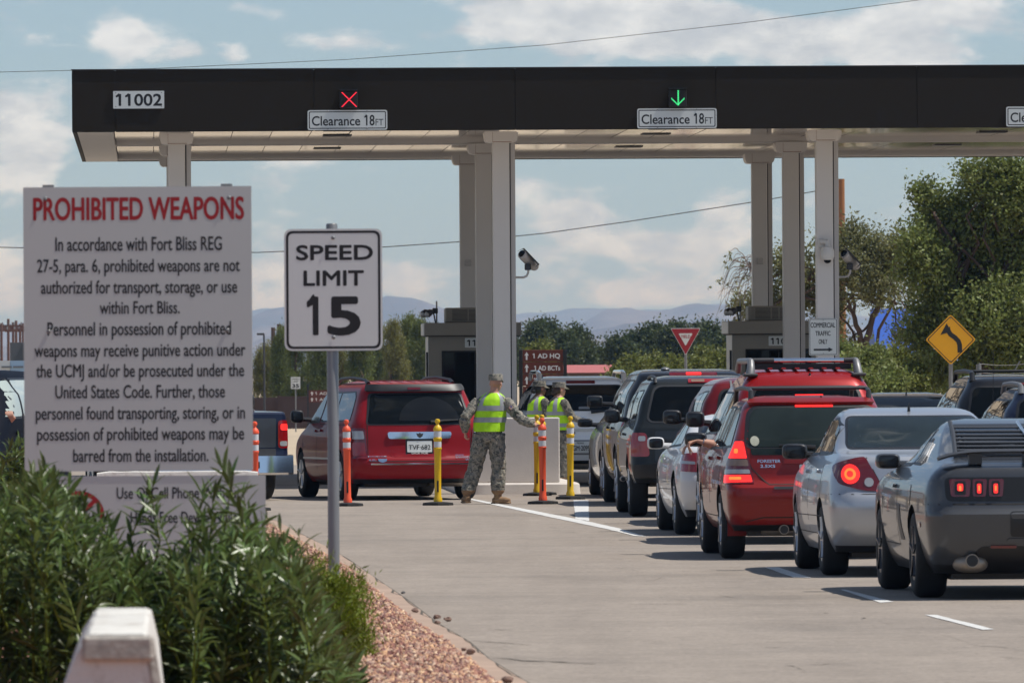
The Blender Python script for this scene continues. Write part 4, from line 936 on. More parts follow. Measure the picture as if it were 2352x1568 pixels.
def limb(mb, a, b, r0, r1, rr, wig=.06, n=6):
    a, b = Vector(a), Vector(b); L = (b - a).length; pts = []
    for i in range(n + 1):
        t = i / n; w = math.sin(math.pi * t) * L * wig; pts.append(a.lerp(b, t) + Vector((rr.uniform(-w, w), rr.uniform(-w, w), rr.uniform(-w, w) * .4)))
    mb.tube(pts, [r0 + (r1 - r0) * i / n for i in range(n + 1)], 8); return pts

def tree_px(name, Y, base, blobs_px, limbs_px, m, lab, group, nclump, per, cr, ln, wd, seed, depth=.8, up=0.0, trunk_r=.16, shell=.5, stretch=1.0, outward=.5, twigs=True):
    """blobs and limbs are measured in the photograph, and stand at depth Y with their own thickness"""
    rs = np.random.RandomState(seed); rr = random.Random(seed); b = P(base[0], base[1], Y); z0 = drop(Y) - .05; t = empty(name, (b.x, Y, z0), 0, lab, 'tree', group); s = Y / FPX
    L = lambda x, y, dy=0.0: (P(x, y, Y).x - b.x, dy, P(x, y, Y).z - z0)
    mb = MB()
    for k, (pa, pb, r0, r1) in enumerate(limbs_px): limb(mb, L(*pa), L(*pb), r0, r1, rr)
    bl = []
    for (x, y, rx, ry) in blobs_px:
        c = L(x, y, rr.uniform(-.5, .5) * depth * 2); bl.append((c[0], c[1], c[2], rx * s, max(rx, ry) * s * depth, ry * s))
        if twigs: limb(mb, (0 if not limbs_px else L(*limbs_px[rr.randrange(len(limbs_px))][1])[0], 0, max(.3, c[2] - ry * s * 1.2) if not limbs_px else L(*limbs_px[rr.randrange(len(limbs_px))][1])[2]), c, .05, .015, rr, .1)
    mb.build('trunk', M['bark'], t)
    foliage('crown', cloud(bl, nclump, per, cr, ln, wd, rs, up, shell, stretch, outward), m, t)
    return t
# pines beyond the brown wall
rr = random.Random(21)
pines = [(612, 800, 25, 8), (648, 760, 24, 5), (690, 742, 26, 3), (735, 760, 28, 2), (780, 770, 26, 4), (828, 772, 27, 1), (868, 757, 24, 6), (905, 746, 24, 0), (938, 731, 24, 5), (966, 738, 22, 2), (990, 750, 22, 7)]
PL = ['pale yellowish pine at the left end of the row of pines, beside the weapons board', 'pine with a dark post before it, left of the speed limit 15 sign', 'pine hidden behind the left part of the speed limit 15 sign', 'pine behind the middle of the speed limit 15 sign', 'pine under the digits of the speed limit 15 sign',
      'pine behind the right edge of the speed limit 15 sign', 'pine just right of the speed limit 15 sign', 'pine with a twin top halfway between speed sign and booth', 'tallest pine of the row, just left of the booth', 'narrow pine touching the left wall of the booth', 'pine half hidden behind the middle booth']
for i, (x, yt, hw, dy) in enumerate(pines):
    Y = 475.0 + dy * 5; yb = 925; bl = []
    for k in range(15):
        t = (k + .3) / 15; y = yt + 8 + (yb - yt - 20) * t; w = hw * (0.25 + 0.95 * min(1, t * 1.8)) ; 
        for q in range(2): bl.append((x + rr.uniform(-w, w) * .8, y + rr.uniform(-5, 5), 9 + rr.random() * 8, 11 + rr.random() * 7))
    bl += [(x + rr.uniform(-4, 4), yt + 8, 5, 11), (x + rr.uniform(-12, 12), yt + 20, 6, 12)]
    tree_px('pine_tree', Y, (x, 930), bl, [((x, 945), (x, yt + 14), .14, .03)], M['leaf_pine2'] if i in (0, 4, 7) else M['leaf_pine'], PL[i], 'pines left of the middle booth', 260, 64, .24, .17, .036, 40 + i, .8, .9, shell=.75, stretch=1.4, outward=.4, twigs=False)
PINES = [o for o in SC.objects if o.name.startswith('pine_tree')]
for k in range(11):   # unseen pines added at the left to darken reflections in car flanks
    q = copy_tree(PINES[(k * 3 + 1) % 10]); q.location = (-34 - 6.2 * k + rr.uniform(-1.5, 1.5), 470 - 9 * k + rr.uniform(-12, 12), drop(430) - .05); q.scale = (1.25, 1.25, 1.2 + .3 * rr.random()); q.rotation_euler = (0, 0, rr.uniform(0, 6)); q['label'] = ('first', 'second', 'third', 'fourth', 'fifth', 'sixth', 'seventh', 'eighth', 'ninth', 'tenth', 'eleventh')[k] + ' unseen added pine outside the left edge, counted leftwards from the weapons board'; q['group'] = 'added pines outside the left edge'
# dark round trees in the far middle
mids = [(1160, 760, 40), (1215, 748, 34), (1250, 742, 30), (1290, 764, 34), (1335, 756, 36), (1385, 800, 34), (1430, 775, 30), (1470, 760, 32), (1512, 752, 30), (1550, 748, 32), (1592, 764, 30), (1622, 744, 34), (1665, 770, 34)]
ML = ['dark tree hidden behind the middle columns', 'dark round tree right of the middle columns', 'dark tree with a high round top over the brown direction sign', 'dark tree above the right post of the brown sign', 'dark tree with a steep right side above the red roof', 'low dark tree in the gap under the mountain slope',
      'dark tree right of the gap, above the black car', 'dark bushy tree left of the YIELD sign', 'dark round tree just left of the YIELD sign', 'dark tree directly behind the YIELD sign', 'dark tree at the right edge of the YIELD sign', 'tallest dark round tree right of the YIELD sign', 'dark tree at the left wall of the right booth']
for i, (x, yt, hw) in enumerate(mids):
    bl = [(x + rr.uniform(-.5, .5) * hw, yt + 18 + rr.uniform(-3, 12), hw * .5, 17) for _ in range(3)] + [(x + rr.uniform(-.9, .9) * hw, yt + 50 + rr.uniform(-16, 22), hw * .48, 19) for _ in range(5)] + [(x + rr.uniform(-1, 1) * hw, yt + 95, hw * .5, 20) for _ in range(3)]
    tree_px('broadleaf_tree', 560.0 + 9 * (i % 3), (x, 930), bl, [((x, 930), (x, yt + 45), .2, .08)], M['leaf_far'], ML[i], 'dark trees in the far middle', 310, 48, .50, .21, .125, 80 + i, .8)
# lighter shrubs in front of them
shr = [(1238, 790, 22, 45), (1420, 850, 34, 45), (1462, 826, 36, 60), (1505, 822, 36, 60), (1545, 812, 32, 60), (1592, 820, 36, 60), (1636, 800, 36, 80), (1668, 830, 26, 60)]
SL = ['small bright cypress above the brown direction sign', 'yellow green shrub right of the red roof', 'yellow green shrub above the black car', 'green shrub left of the YIELD sign post', 'green shrub behind the YIELD sign post', 'yellowish shrub right of the YIELD sign post', 'tall green shrub left of the right booth', 'green shrub touching the right booth']
for i, (x, yt, hw, hh_) in enumerate(shr):
    bl = [(x + rr.uniform(-.7, .7) * hw, yt + 12 + rr.random() * hh_ * .9, hw * .45, 16) for _ in range(8)]
    tree_px('green_shrub', 330.0 + 5 * i, (x, 925), bl, [((x, 930), (x, yt + 40), .08, .03)], M['leaf_shrub'], SL[i], 'light green shrubs in the middle distance', 230, 40, .28, .135, .065, 120 + i, .8)
# tall trees at the right
elm = [(1800, 600, 40, 60), (1840, 660, 40, 70), (1770, 690, 38, 55), (1712, 705, 32, 24), (1700, 745, 24, 16), (1960, 545, 55, 45), (1950, 610, 60, 60), (2010, 575, 40, 40), (2040, 620, 50, 45), (1900, 590, 40, 60), (2060, 560, 45, 40), (1905, 690, 45, 55), (2095, 670, 40, 40), (1900, 770, 32, 35), (2000, 655, 60, 50), (1940, 800, 24, 22), (2078, 770, 34, 30), (2110, 730, 30, 30)]
tree_px('elm_tree', 250.0, (1985, 900), elm, [((1985, 905), (1982, 800), .15, .13), ((1982, 800), (1960, 720), .09, .06), ((1982, 805), (2022, 690), .10, .07), ((2022, 690), (2012, 590), .07, .04), ((1960, 720), (1925, 650), .06, .03), ((2020, 680), (2060, 600), .05, .03), ((1960, 720), (1965, 600), .05, .03), ((1830, 900), (1822, 700), .08, .05), ((1822, 720), (1790, 620), .05, .03)],
        M['leaf_elm'], 'feathery elm with a forked trunk right of the right columns', None, 560, 46, .34, .115, .05, 201, .9, shell=.2)
cot = [(2330, 440, 90, 75), (2260, 520, 70, 60), (2170, 500, 50, 45), (2150, 545, 55, 30), (2230, 600, 80, 70), (2130, 440, 30, 22), (2145, 470, 36, 30), (2200, 480, 40, 30), (2120, 610, 60, 55), (2330, 600, 80, 90), (2100, 560, 40, 35), (2280, 720, 100, 80), (2170, 690, 80, 60), (2120, 760, 50, 50), (2330, 790, 80, 60), (2230, 790, 70, 60), (2260, 420, 50, 35), (2290, 380, 40, 25), (2430, 520, 110, 120), (2400, 700, 120, 130), (2225, 395, 28, 22)]
tree_px('cottonwood_tree', 225.0, (2250, 920), cot, [((2260, 930), (2265, 760), .28, .2), ((2265, 760), (2200, 620), .14, .06), ((2265, 760), (2330, 560), .16, .06), ((2200, 620), (2150, 500), .06, .02), ((2265, 770), (2400, 600), .14, .06), ((2210, 640), (2260, 470), .07, .03)],
        M['leaf_cotton'], 'big leafy cottonwood filling the upper right of the photo', None, 1750, 60, .34, .105, .062, 202, .9, shell=.5)
UL = ['low shrub just right of the commercial traffic sign', 'low shrub at the foot of the elm trunk, left side', 'low shrub right of the elm trunk', 'low shrub left of the diamond sign post', 'low shrub behind the lower corner of the diamond sign', 'shrub in front of the blue roof at the elm trunk', 'shrub between the elm trunk and the diamond sign',
      'low shrub right of the diamond sign post', 'low shrub behind the barbed wire at the right edge', 'low shrub beside the first fence post', 'yellow green shrub behind the commercial traffic sign']
und = [(1905, 860, 40, 36), (1960, 880, 50, 36), (2040, 870, 50, 40), (2110, 880, 44, 36), (2150, 850, 30, 40), (2010, 830, 40, 30), (2080, 830, 40, 30), (2200, 880, 50, 30), (2300, 880, 60, 34), (2240, 860, 40, 30), (1930, 820, 30, 26)]
for i, (x, y, rx, ry) in enumerate(und):
    bl = [(x + rr.uniform(-.5, .5) * rx, y + rr.uniform(-.5, .6) * ry, rx * .55, ry * .6) for _ in range(5)]
    tree_px('understory_shrub', 215.0 + 3 * i, (x, 935), bl, [((x, 935), (x, y), .05, .02)], M['leaf_shrub'] if i % 3 == 0 else M['leaf_cotton'], UL[i], 'shrubs under the right trees', 170, 46, .24, .10, .055, 160 + i, .9)
# bare drooping twigs left of the right columns
tw = empty('bare_tree', (P(1760, 900, 245).x, 245, -.1), 0, 'nearly bare tree with drooping pale twigs left of the right columns', 'tree'); mb = MB(); rt = random.Random(4)
L = lambda x, y, dy=0.0: (P(x, y, 245).x - tw.location.x, dy, P(x, y, 245).z + .1)
limb(mb, L(1765, 930), L(1765, 690), .10, .06, rt); limb(mb, L(1765, 700), L(1720, 600), .05, .02, rt)
mb.build('trunk', M['bark'], tw); mb = MB()
for k in range(46):
    x0, y0 = rt.uniform(1690, 1760), rt.uniform(570, 660); a = L(x0, y0, rt.uniform(-.4, .4)); dx = rt.uniform(-60, -5); x1, y1 = x0 + dx, y0 + rt.uniform(10, 110)
    m_ = L((x0 + x1) / 2 - 6, min(y0, y1) - rt.uniform(2, 14), rt.uniform(-.4, .4)); b_ = L(x1, y1, rt.uniform(-.5, .5))
    A_, M_, B_ = Vector(a), Vector(m_), Vector(b_); pts = [A_ * (1 - t) ** 2 + M_ * 2 * t * (1 - t) + B_ * t * t + Vector((0, 0, rt.uniform(-.01, .01))) for t in np.linspace(0, 1, 11)]; mb.tube(pts, [.008 * (1 - i / 12) + .002 for i in range(11)], 4, cap=False)
    if k % 2 == 0: limb(mb, L(1722, 610), a, .016, .009, rt)
mb.build('twigs', M['twig'], tw)
foliage('leaves', cloud([(L(1690, 640)[0], 0, L(1690, 640)[2], .7, .5, .8)], 26, 5, .1, .10, .05, np.random.RandomState(5)), M['leaf_elm'], tw)

# ------------------------------------------------------------------ oleander in the foreground
def leaf_mesh(name, ln, wd, bend, fold, seg=4):
    V = []; F = []
    for i in range(seg + 1):
        t = i / seg; w = wd * math.sin(math.pi * min(1, .08 + t * .92)) ** .8 * .5 * (1 if i < seg else .05); z = -bend * ln * t * t; y = ln * t
        V += [(-w, y, z + fold * w), (0, y, z), (w, y, z + fold * w)]
    for i in range(seg):
        a = 3 * i; F += [(a, a + 1, a + 4, a + 3), (a + 1, a + 2, a + 5, a + 4)]
    return np.array(V), np.array(F)
def oleander(name, loc, width, dyr, contour, nsh, seed, lab, single, base_z=.12, spikes=()):
    t = empty(name, loc, 0, lab, 'shrub', 'oleander bushes on the median'); rs = np.random.RandomState(seed); r2 = random.Random(seed)
    vars_ = [leaf_mesh('leaf', ln, wd, b, f) for ln, wd, b, f in ((.145, .027, .10, .5), (.13, .024, .22, .6), (.165, .029, .05, .45), (.11, .025, .15, .3), (.14, .022, .38, .5))]
    mats, vid = [], []; st = MB()
    for k in range(nsh):
        x = r2.uniform(*width); dy = r2.uniform(*dyr); top = contour(x) - base_z; deep = (r2.random() ** 1.35) * .62 if k % 3 else 0.04 * r2.random()
        if k < len(spikes): x, top = spikes[k]; top -= base_z; deep = 0; dy = r2.uniform(-.6, .8)
        h = max(.22, top * (1 - deep)); bx = x * .92 + r2.uniform(-.12, .12); tip = Vector((x, dy, h)); base = Vector((bx, dy + r2.uniform(-.1, .25), max(0, h - r2.uniform(.5, .9))))
        side = Vector((r2.uniform(-.12, .12), r2.uniform(-.16, .06), 0)); mid = base.lerp(tip, .55) + side
        pts = [base.lerp(mid, q / 3) for q in range(3)] + [mid.lerp(tip, q / 3) for q in range(4)]; st.tube(pts, [.007 - .0008 * q for q in range(7)], 4, cap=False)
        nw = r2.randint(10, 15)
        for w in range(nw):
            f = (w + .5) / nw; f = .12 + .88 * f; i = min(int(f * 6), 5); u = f * 6 - i; p = pts[i].lerp(pts[i + 1], u); axis = (pts[i + 1] - pts[i]).normalized(); ph = r2.random() * 6.28
            for q in range(3):
                a = ph + q * 2.094 + r2.uniform(-.3, .3); el = R(r2.uniform(20, 52) if f < .9 else r2.uniform(48, 78)); s = r2.uniform(.7, 1.12) * (1 if f < .93 else .72)
                ox = axis.orthogonal().normalized(); oy = axis.cross(ox); out = (ox * math.cos(a) + oy * math.sin(a)); d = (out * math.cos(el) + axis * math.sin(el)).normalized()
                up = (axis - d * axis.dot(d)).normalized(); rt_ = d.cross(up); roll = r2.uniform(-.5, .5); rt2 = rt_ * math.cos(roll) + up * math.sin(roll); up2 = rt2.cross(d)
                mats.append((rt2 * s, d * s, up2 * s, p)); vid.append(r2.randrange(5))
    st.build('stems', M['leaf_juniper'], t, smooth=False)['kind'] = 'stuff'
    order = sorted(range(len(mats)), key=lambda i: mats[i][3].y - mats[i][3].z * .35); front = set()
    for i in order[:single * 3]:
        if len(front) < single and r2.random() < .5: front.add(i)
    me = []
    for V, F in vars_:
        m_ = bpy.data.meshes.new('leaf'); m_.from_pydata(V.tolist(), [], F.tolist()); m_.materials.append(M['leaf_oleander']); m_.shade_smooth(); me.append(m_)
    parts = []
    for i, (a, b, c_, p) in enumerate(mats):
        if i in front:
            o = link_mesh('leaf', me[vid[i]], t); o.matrix_basis = Matrix(((a.x, b.x, c_.x, p.x), (a.y, b.y, c_.y, p.y), (a.z, b.z, c_.z, p.z), (0, 0, 0, 1)))
        else:
            V, F = vars_[vid[i]]; parts.append((V @ np.array([a[:], b[:], c_[:]]) + np.array(p[:]), F))
    V, F = join(parts); polys_mesh('foliage', V, F, M['leaf_oleander'], t, True)['kind'] = 'stuff'
    return t
YO = 44.2; so = YO / FPX
cont = [(-120, 1140), (0, 1140), (60, 1110), (120, 1110), (170, 1160), (220, 1235), (300, 1285), (360, 1285), (420, 1290), (480, 1265), (540, 1230), (600, 1240), (650, 1255), (690, 1290), (720, 1360), (748, 1440), (772, 1530), (800, 1620)]
o0 = P(380, 1400, YO); cf = pchip([(P(x, y, YO).x - o0.x, P(x, y, YO).z) for x, y in cont])
spk = [(P(x, y + 22, YO).x - o0.x, P(x, y + 22, YO).z) for x, y in [(22, 1095), (70, 1062), (92, 1050), (112, 1046), (140, 1068), (165, 1085), (40, 1110), (196, 1120), (222, 1160), (258, 1185), (336, 1105), (350, 1083), (356, 1150), (430, 1190), (462, 1098), (470, 1150), (500, 1100), (516, 1042), (530, 1062), (548, 1105), (568, 1150), (610, 1165), (640, 1180), (676, 1200)]]
oleander('oleander_bush', (o0.x, YO, .12), (P(-110, 0, YO).x - o0.x, P(775, 0, YO).x - o0.x), (-1.3, 1.6), cf, 430, 77, 'big dense oleander bush in the foreground, left', 290, spikes=spk)
o1 = P(10, 1100, 62.0)
oleander('oleander_bush', (o1.x - .1, 62.0, .14), (-.55, .32), (-.4, .6), lambda x: 1.37 - .2 * abs(x) , 60, 78, 'oleander bush behind the weapons board at the left edge', 0)
oleander('oleander_bush', (P(205, 1100, 64.0).x, 64.0, .14), (-.35, .1), (-.4, .6), lambda x: 1.0 - .5 * abs(x) , 26, 79, 'small oleander bush seen through the gap under the weapons board', 0)
# small juniper beside the speed limit post
jp = P(757, 1400, 50.5); jt = empty('juniper_shrub', (jp.x, 50.5, .16), 0, 'small bright green juniper at the foot of the speed limit sign', 'shrub'); rs = np.random.RandomState(31)
bl = [(-.05 + .02 * k, .1 * math.sin(k * 2.1), .12 + .07 * (k % 5), .19, .22, .13) for k in range(7)] + [(.03, 0, .34, .16, .18, .17), (-.08, 0, .47, .15, .18, .13), (.06, 0, .12, .17, .22, .15)]
foliage('foliage', cloud(bl, 620, 22, .07, .045, .008, rs, .9, .5, 1.3, .6), M['leaf_juniper'], jt)['kind'] = 'stuff'
mb = MB(); [mb.tube([(0, 0, -.05), (x, y, .25)], [.015, .006], 5) for x, y in ((-.1, 0), (.08, .05), (0, -.08))]; mb.build('stems', M['bark'], jt)
# ------------------------------------------------------------------ vehicles
class Car:
    """body = stack of rounded horizontal outlines; every other part is cut to the same surface.
    local axes: +y is the way the car points, x to its right, origin on the road under its middle"""
    def __init__(s, name, label, cat, L, W, H, rear, front, half, wb, ro, wr, m, target, head, tw=.225, inset=.02, bow=(.07, .16), rc=(.17, .20), fcn=(.30, .34), taper=(.05, .06), group='cars waiting at the gate', arch=None, rim='alloy', side=-1, wells=True):
        s.L, s.W, s.H, s.wr, s.m = L, W, H, wr, m; s.fr, s.ff, s.fh = pchip(rear), pchip(front), pchip(half); s.bow, s.rc, s.fc, s.tp = bow, rc, fcn, taper
        s.zb = rear[0][0]; s.ya, s.yb = -L / 2 + ro, -L / 2 + ro + wb; s.xt = W / 2 - inset; s.tw = tw
        th = head; lx, ly = side * s.xt, s.ya
        o = Vector((target[0] - (lx * math.cos(th) - ly * math.sin(th)), target[1] - (lx * math.sin(th) + ly * math.cos(th)), 0))
        s.t = empty(name, o, th, label, cat, group)
        br = sorted(set([p[0] for p in rear] + [p[0] for p in half] + [p[0] for p in front])); zs = []
        for a, b in zip(br[:-1], br[1:]):
            n = max(1, int(math.ceil((b - a) / .045))); zs += [a + (b - a) * k / n for k in range(n)]
        zs.append(br[-1]); zs = [z for i, z in enumerate(zs) if i == 0 or z - zs[i - 1] > 1e-4]
        V = []; F = []; rows = []
        for z in zs:
            o_ = s.outline(z); rows.append(len(o_)); V += o_
        n = rows[0]
        for j in range(len(zs) - 1):
            for i in range(n): F.append((j * n + i, j * n + (i + 1) % n, (j + 1) * n + (i + 1) % n, (j + 1) * n + i))
        F.append(tuple(reversed(range(n)))); F.append(tuple(range((len(zs) - 1) * n, len(zs) * n)))
        me = bpy.data.meshes.new('body'); me.from_pydata(V, [], F); me.materials.append(m); me.materials.append(M['black'])
        bm = bmesh.new(); bm.from_mesh(me); bmesh.ops.recalc_face_normals(bm, faces=bm.faces[:]); bm.to_mesh(me); bm.free()
        b = link_mesh('body', me); R_ = arch or wr * 1.13; s.ar = R_
        if wells:
            cm_ = MB()
            for y in (s.ya, s.yb):
                for sx in (-1, 1): cm_.lathe([(R_, -.3), (R_, .3)], 40, 'x', (sx * (W / 2 + .02), y, wr + .01))
            c = cm_.build('cutter', M['black'], smooth=False); md = b.modifiers.new('b', 'BOOLEAN'); md.operation = 'DIFFERENCE'; md.object = c; md.solver = 'EXACT'
            apply_mods(b); bpy.data.objects.remove(c)
        me = b.data; 
        while len(me.materials) < 2: me.materials.append(M['black'])
        me.materials[0] = m; me.materials[1] = M['black']
        idx = []
        for p in me.polygons:
            c = p.center; k = 0
            for y in (s.ya, s.yb):
                if math.hypot(c.y - y, c.z - wr - .01) < R_ * .999 and abs(c.x) > W / 2 - .42: k = 1
            if p.normal.z < -.6 and c.z < s.zb + .06: k = 1
            idx.append(k)
        me.polygons.foreach_set('material_index', idx); me.shade_smooth(); me.set_sharp_from_angle(angle=R(34)); b.parent = s.t; s.b = b
        s.wheels(rim)
    def hw(s, z, y):
        u = (y) / (s.L / 2); t = s.tp[0] * max(0, -u) ** 2.5 + s.tp[1] * max(0, u) ** 2.5
        return s.W / 2 * s.fh(z) * (1 - t)
    def ends(s, z):
        yr, yf = -s.L / 2 + s.fr(z), s.L / 2 - s.ff(z); ln = max(yf - yr, .02); rb = min(s.bow[0], ln * .12); fb = min(s.bow[1], ln * .12); ry = min(s.rc[1], ln * .2); fy = min(s.fc[1], ln * .2)
        return yr, yf, rb, fb, ry, fy
    def outline(s, z, nf=7, nc=8, ns=44):
        yr, yf, rb, fb, ry, fy = s.ends(z); left = []
        yc = yr + rb + ry; h = s.hw(z, yc); rx = min(s.rc[0], h * .5)
        for i in range(nf): x = (h - rx) * i / nf; left.append((-x, yr + rb * (x / h) ** 2))
        for i in range(nc):
            a = math.pi / 2 * i / nc; x = h - rx + rx * math.sin(a); left.append((-x, yr + rb * (x / h) ** 2 + ry * (1 - math.cos(a))))
        y1 = yf - fb - fy
        for i in range(ns + 1): y = yc + (y1 - yc) * i / ns; left.append((-s.hw(z, y), y))
        h2 = s.hw(z, y1); fx = min(s.fc[0], h2 * .6)
        for i in range(nc - 1, -1, -1):
            a = math.pi / 2 * i / nc; x = h2 - fx + fx * math.sin(a); left.append((-x, yf - fb * (x / h2) ** 2 - fy * (1 - math.cos(a))))
        for i in range(nf - 1, -1, -1): x = (h2 - fx) * i / nf; left.append((-x, yf - fb * (x / h2) ** 2))
        right = [(-x, y) for x, y in left[1:-1]]; return [(x, y, z) for x, y in left + right[::-1]]
    def S(s, mode, a, z):
        """surface point: 'rear'/'front' from x, 'left' from y, 'wrap' from distance along the outline measured from the rear middle (negative = left)"""
        yr, yf, rb, fb, ry, fy = s.ends(z)
        if mode == 'left':
            yc = yr + rb + ry; y1 = yf - fb - fy
            if y < yc if (y := a) is not None else False:
                h = s.hw(z, yc); rx = min(s.rc[0], h * .5); q = max(0, 1 - (max(y, yr + rb * .8) - yr - rb) / ry); q = min(q, 1); return Vector((-(h - rx + rx * math.sqrt(max(0, 1 - q * q))), y, z))
            if y > y1:
                h = s.hw(z, y1); fx = min(s.fc[0], h * .6); q = min(1, (y - y1) / fy); return Vector((-(h - fx + fx * math.sqrt(max(0, 1 - q * q))), y, z))
            return Vector((-s.hw(z, y), y, z))
        if mode == 'front':
            y1 = yf - fb - fy; h = s.hw(z, y1); fx = min(s.fc[0], h * .6); x = min(abs(a), h); d = fb * (x / h) ** 2
            if x > h - fx: u = min((x - h + fx) / fx, 1); d += fy * (1 - math.sqrt(max(0, 1 - u * u)))
            return Vector((a, yf - d, z))
        yc = yr + rb + ry; h = s.hw(z, yc); rx = min(s.rc[0], h * .5)
        if mode == 'rear':
            x = min(abs(a), h); d = rb * (x / h) ** 2
            if x > h - rx: u = min((x - h + rx) / rx, 1); d += ry * (1 - math.sqrt(max(0, 1 - u * u)))
            return Vector((math.copysign(x, a), yr + d, z))
        u = abs(a); sg = -1 if a < 0 else 1; arc = math.pi / 4 * (rx + ry)
        if u <= h - rx: return Vector((sg * u, yr + rb * (u / h) ** 2, z))
        if u <= h - rx + arc:
            t = (u - h + rx) / arc * math.pi / 2; x = h - rx + rx * math.sin(t); return Vector((sg * x, yr + rb * (x / h) ** 2 + ry * (1 - math.cos(t)), z))
        y = yc + (u - (h - rx + arc)); return Vector((sg * s.hw(z, y), y, z))
    def N(s, mode, a, z):
        e = .006; p = s.S(mode, a, z); ta = s.S(mode, a + e, z) - s.S(mode, a - e, z); tz = s.S(mode, a, z + e) - s.S(mode, a, z - e); n = ta.cross(tz)
        if mode in ('front', 'left'): n = -n
        return n.normalized() if n.length > 1e-9 else Vector((0, -1, 0))
    def patch(s, name, mode, poly, m, off=.006, th=.02, parent=None, label=None, g=.07, mirror=False):
        bm = bmesh.new(); vs = [bm.verts.new((p[0], p[1], 0)) for p in poly]; bm.faces.new(vs); bmesh.ops.triangulate(bm, faces=bm.faces[:])
        for ax in (0, 1):
            lo, hi = min(p[ax] for p in poly), max(p[ax] for p in poly); n = int((hi - lo) / g)
            for k in range(1, n + 1):
                co = [0, 0, 0]; no = [0, 0, 0]; co[ax] = lo + (hi - lo) * k / (n + 1); no[ax] = 1
                bmesh.ops.bisect_plane(bm, geom=bm.verts[:] + bm.edges[:] + bm.faces[:], plane_co=co, plane_no=no, dist=1e-5)
        bm.verts.ensure_lookup_table(); bnd = [e for e in bm.edges if e.is_boundary]
        nr = {}
        for v in bm.verts: nr[v] = s.N(mode, v.co.x, v.co.y)
        pos = {v: s.S(mode, v.co.x, v.co.y) + nr[v] * off for v in bm.verts}
        r = bmesh.ops.extrude_edge_only(bm, edges=bnd)
        # extruded copies sit on their originals: match by place
        orig = {(round(v.co.x, 6), round(v.co.y, 6)): v for v in pos}
        for v in [x for x in r['geom'] if isinstance(x, bmesh.types.BMVert)]:
            o = orig[(round(v.co.x, 6), round(v.co.y, 6))]; v.co = pos[o] - nr[o] * th
        for v, p in pos.items(): v.co = p
        if mirror:
            for v in bm.verts: v.co.x = -v.co.x
        bmesh.ops.recalc_face_normals(bm, faces=bm.faces[:])
        # keep the outside outside
        bm.faces.ensure_lookup_table(); f = max(bm.faces, key=lambda q: q.calc_area()); c = f.calc_center_median(); 
        want = Vector((0, -1, .2)) if mode in ('rear', 'wrap') else (Vector((0, 1, .2)) if mode == 'front' else Vector((1 if mirror else -1, 0, .1)))
        if mode == 'wrap': want = Vector((c.x * .8, -1, 0.1))
        if f.normal.dot(want) < 0: bmesh.ops.reverse_faces(bm, faces=bm.faces[:])
        me = bpy.data.meshes.new(name); bm.to_mesh(me); bm.free(); me.materials.append(m); me.shade_smooth(); me.set_sharp_from_angle(angle=R(40))
        o = link_mesh(name, me, parent or s.t)
        if label: o['label'] = label
        return o
    def both(s, name, mode, poly, m, **k):
        if mode == 'wrap' or mode == 'rear' or mode == 'front':
            a = s.patch(name, mode, poly, m, **k); b = s.patch(name, mode, [(-x, z) for x, z in poly][::-1], m, **k); return a, b
        return s.patch(name, mode, poly, m, **k), s.patch(name, mode, poly, m, mirror=True, **k)
    def Y(s, d): return -s.L / 2 + d
    def side(s, pts): return [(s.Y(d), z) for d, z in pts]
    def words(s, body, x0, x1, z, cap, m, bold=.04, off=.010):
        o = lettering(body, x0, x1, z, cap, 0, m, s.t, bold, 'lettering')
        for v in o.data.vertices:
            p = s.S('rear', v.co.x, v.co.z) + s.N('rear', v.co.x, v.co.z) * (off - v.co.y); v.co = p
        return o
    def wheels(s, rim):
        r, w = s.wr, s.tw
        tp = [(r * .60, -w * .46), (r * .66, -w * .5), (r * .88, -w * .5), (r * .965, -w * .42), (r * .995, -w * .3), (r, 0), (r * .995, w * .3), (r * .965, w * .42), (r * .88, w * .5), (r * .66, w * .5), (r * .60, w * .46)]
        tm = MB().lathe(tp, 36, 'x').mesh('wheel', M['rubber']); tm.shade_smooth(); tm.set_sharp_from_angle(angle=R(50))
        rb_ = MB().lathe([(r * .64, -w * .47), (r * .66, -w * .5), (r * .60, -w * .44), (r * .58, -w * .2), (r * .1, -w * .16)], 36, 'x')
        for k in range(5):
            a = 2 * math.pi * k / 5 + .3; c, sn = math.cos(a), math.sin(a)
            rb_.tube([(-w * .40, c * r * .08, sn * r * .08), (-w * .43, c * r * .35, sn * r * .35), (-w * .44, c * r * .62, sn * r * .62)], [r * .10, r * .07, r * .085], 6, flat=.5)
        rb_.lathe([(.01, -w * .47), (r * .12, -w * .46), (r * .16, -w * .36)], 16, 'x')
        rm = rb_.mesh('rim', M[rim]); rm.shade_smooth(); rm.set_sharp_from_angle(angle=R(35)); dk = MB().lathe([(r * .1, -w * .12), (r * .55, -w * .14)], 24, 'x').mesh('brake_disc', M['trim'])
        for y in (s.ya, s.yb):
            for sx in (-1, 1):
                x = sx * (s.xt - w / 2); wo = link_mesh('wheel', tm, s.t, (x, y, r)); ro = link_mesh('rim', rm, wo)
                if sx > 0: wo.rotation_euler = (0, 0, math.pi)
        MB().box(-s.W * .36, s.ya - .55, s.zb - .05, s.W * .36, s.yb + .5, s.zb + .06).build('underbody', M['black'], s.t, smooth=False)
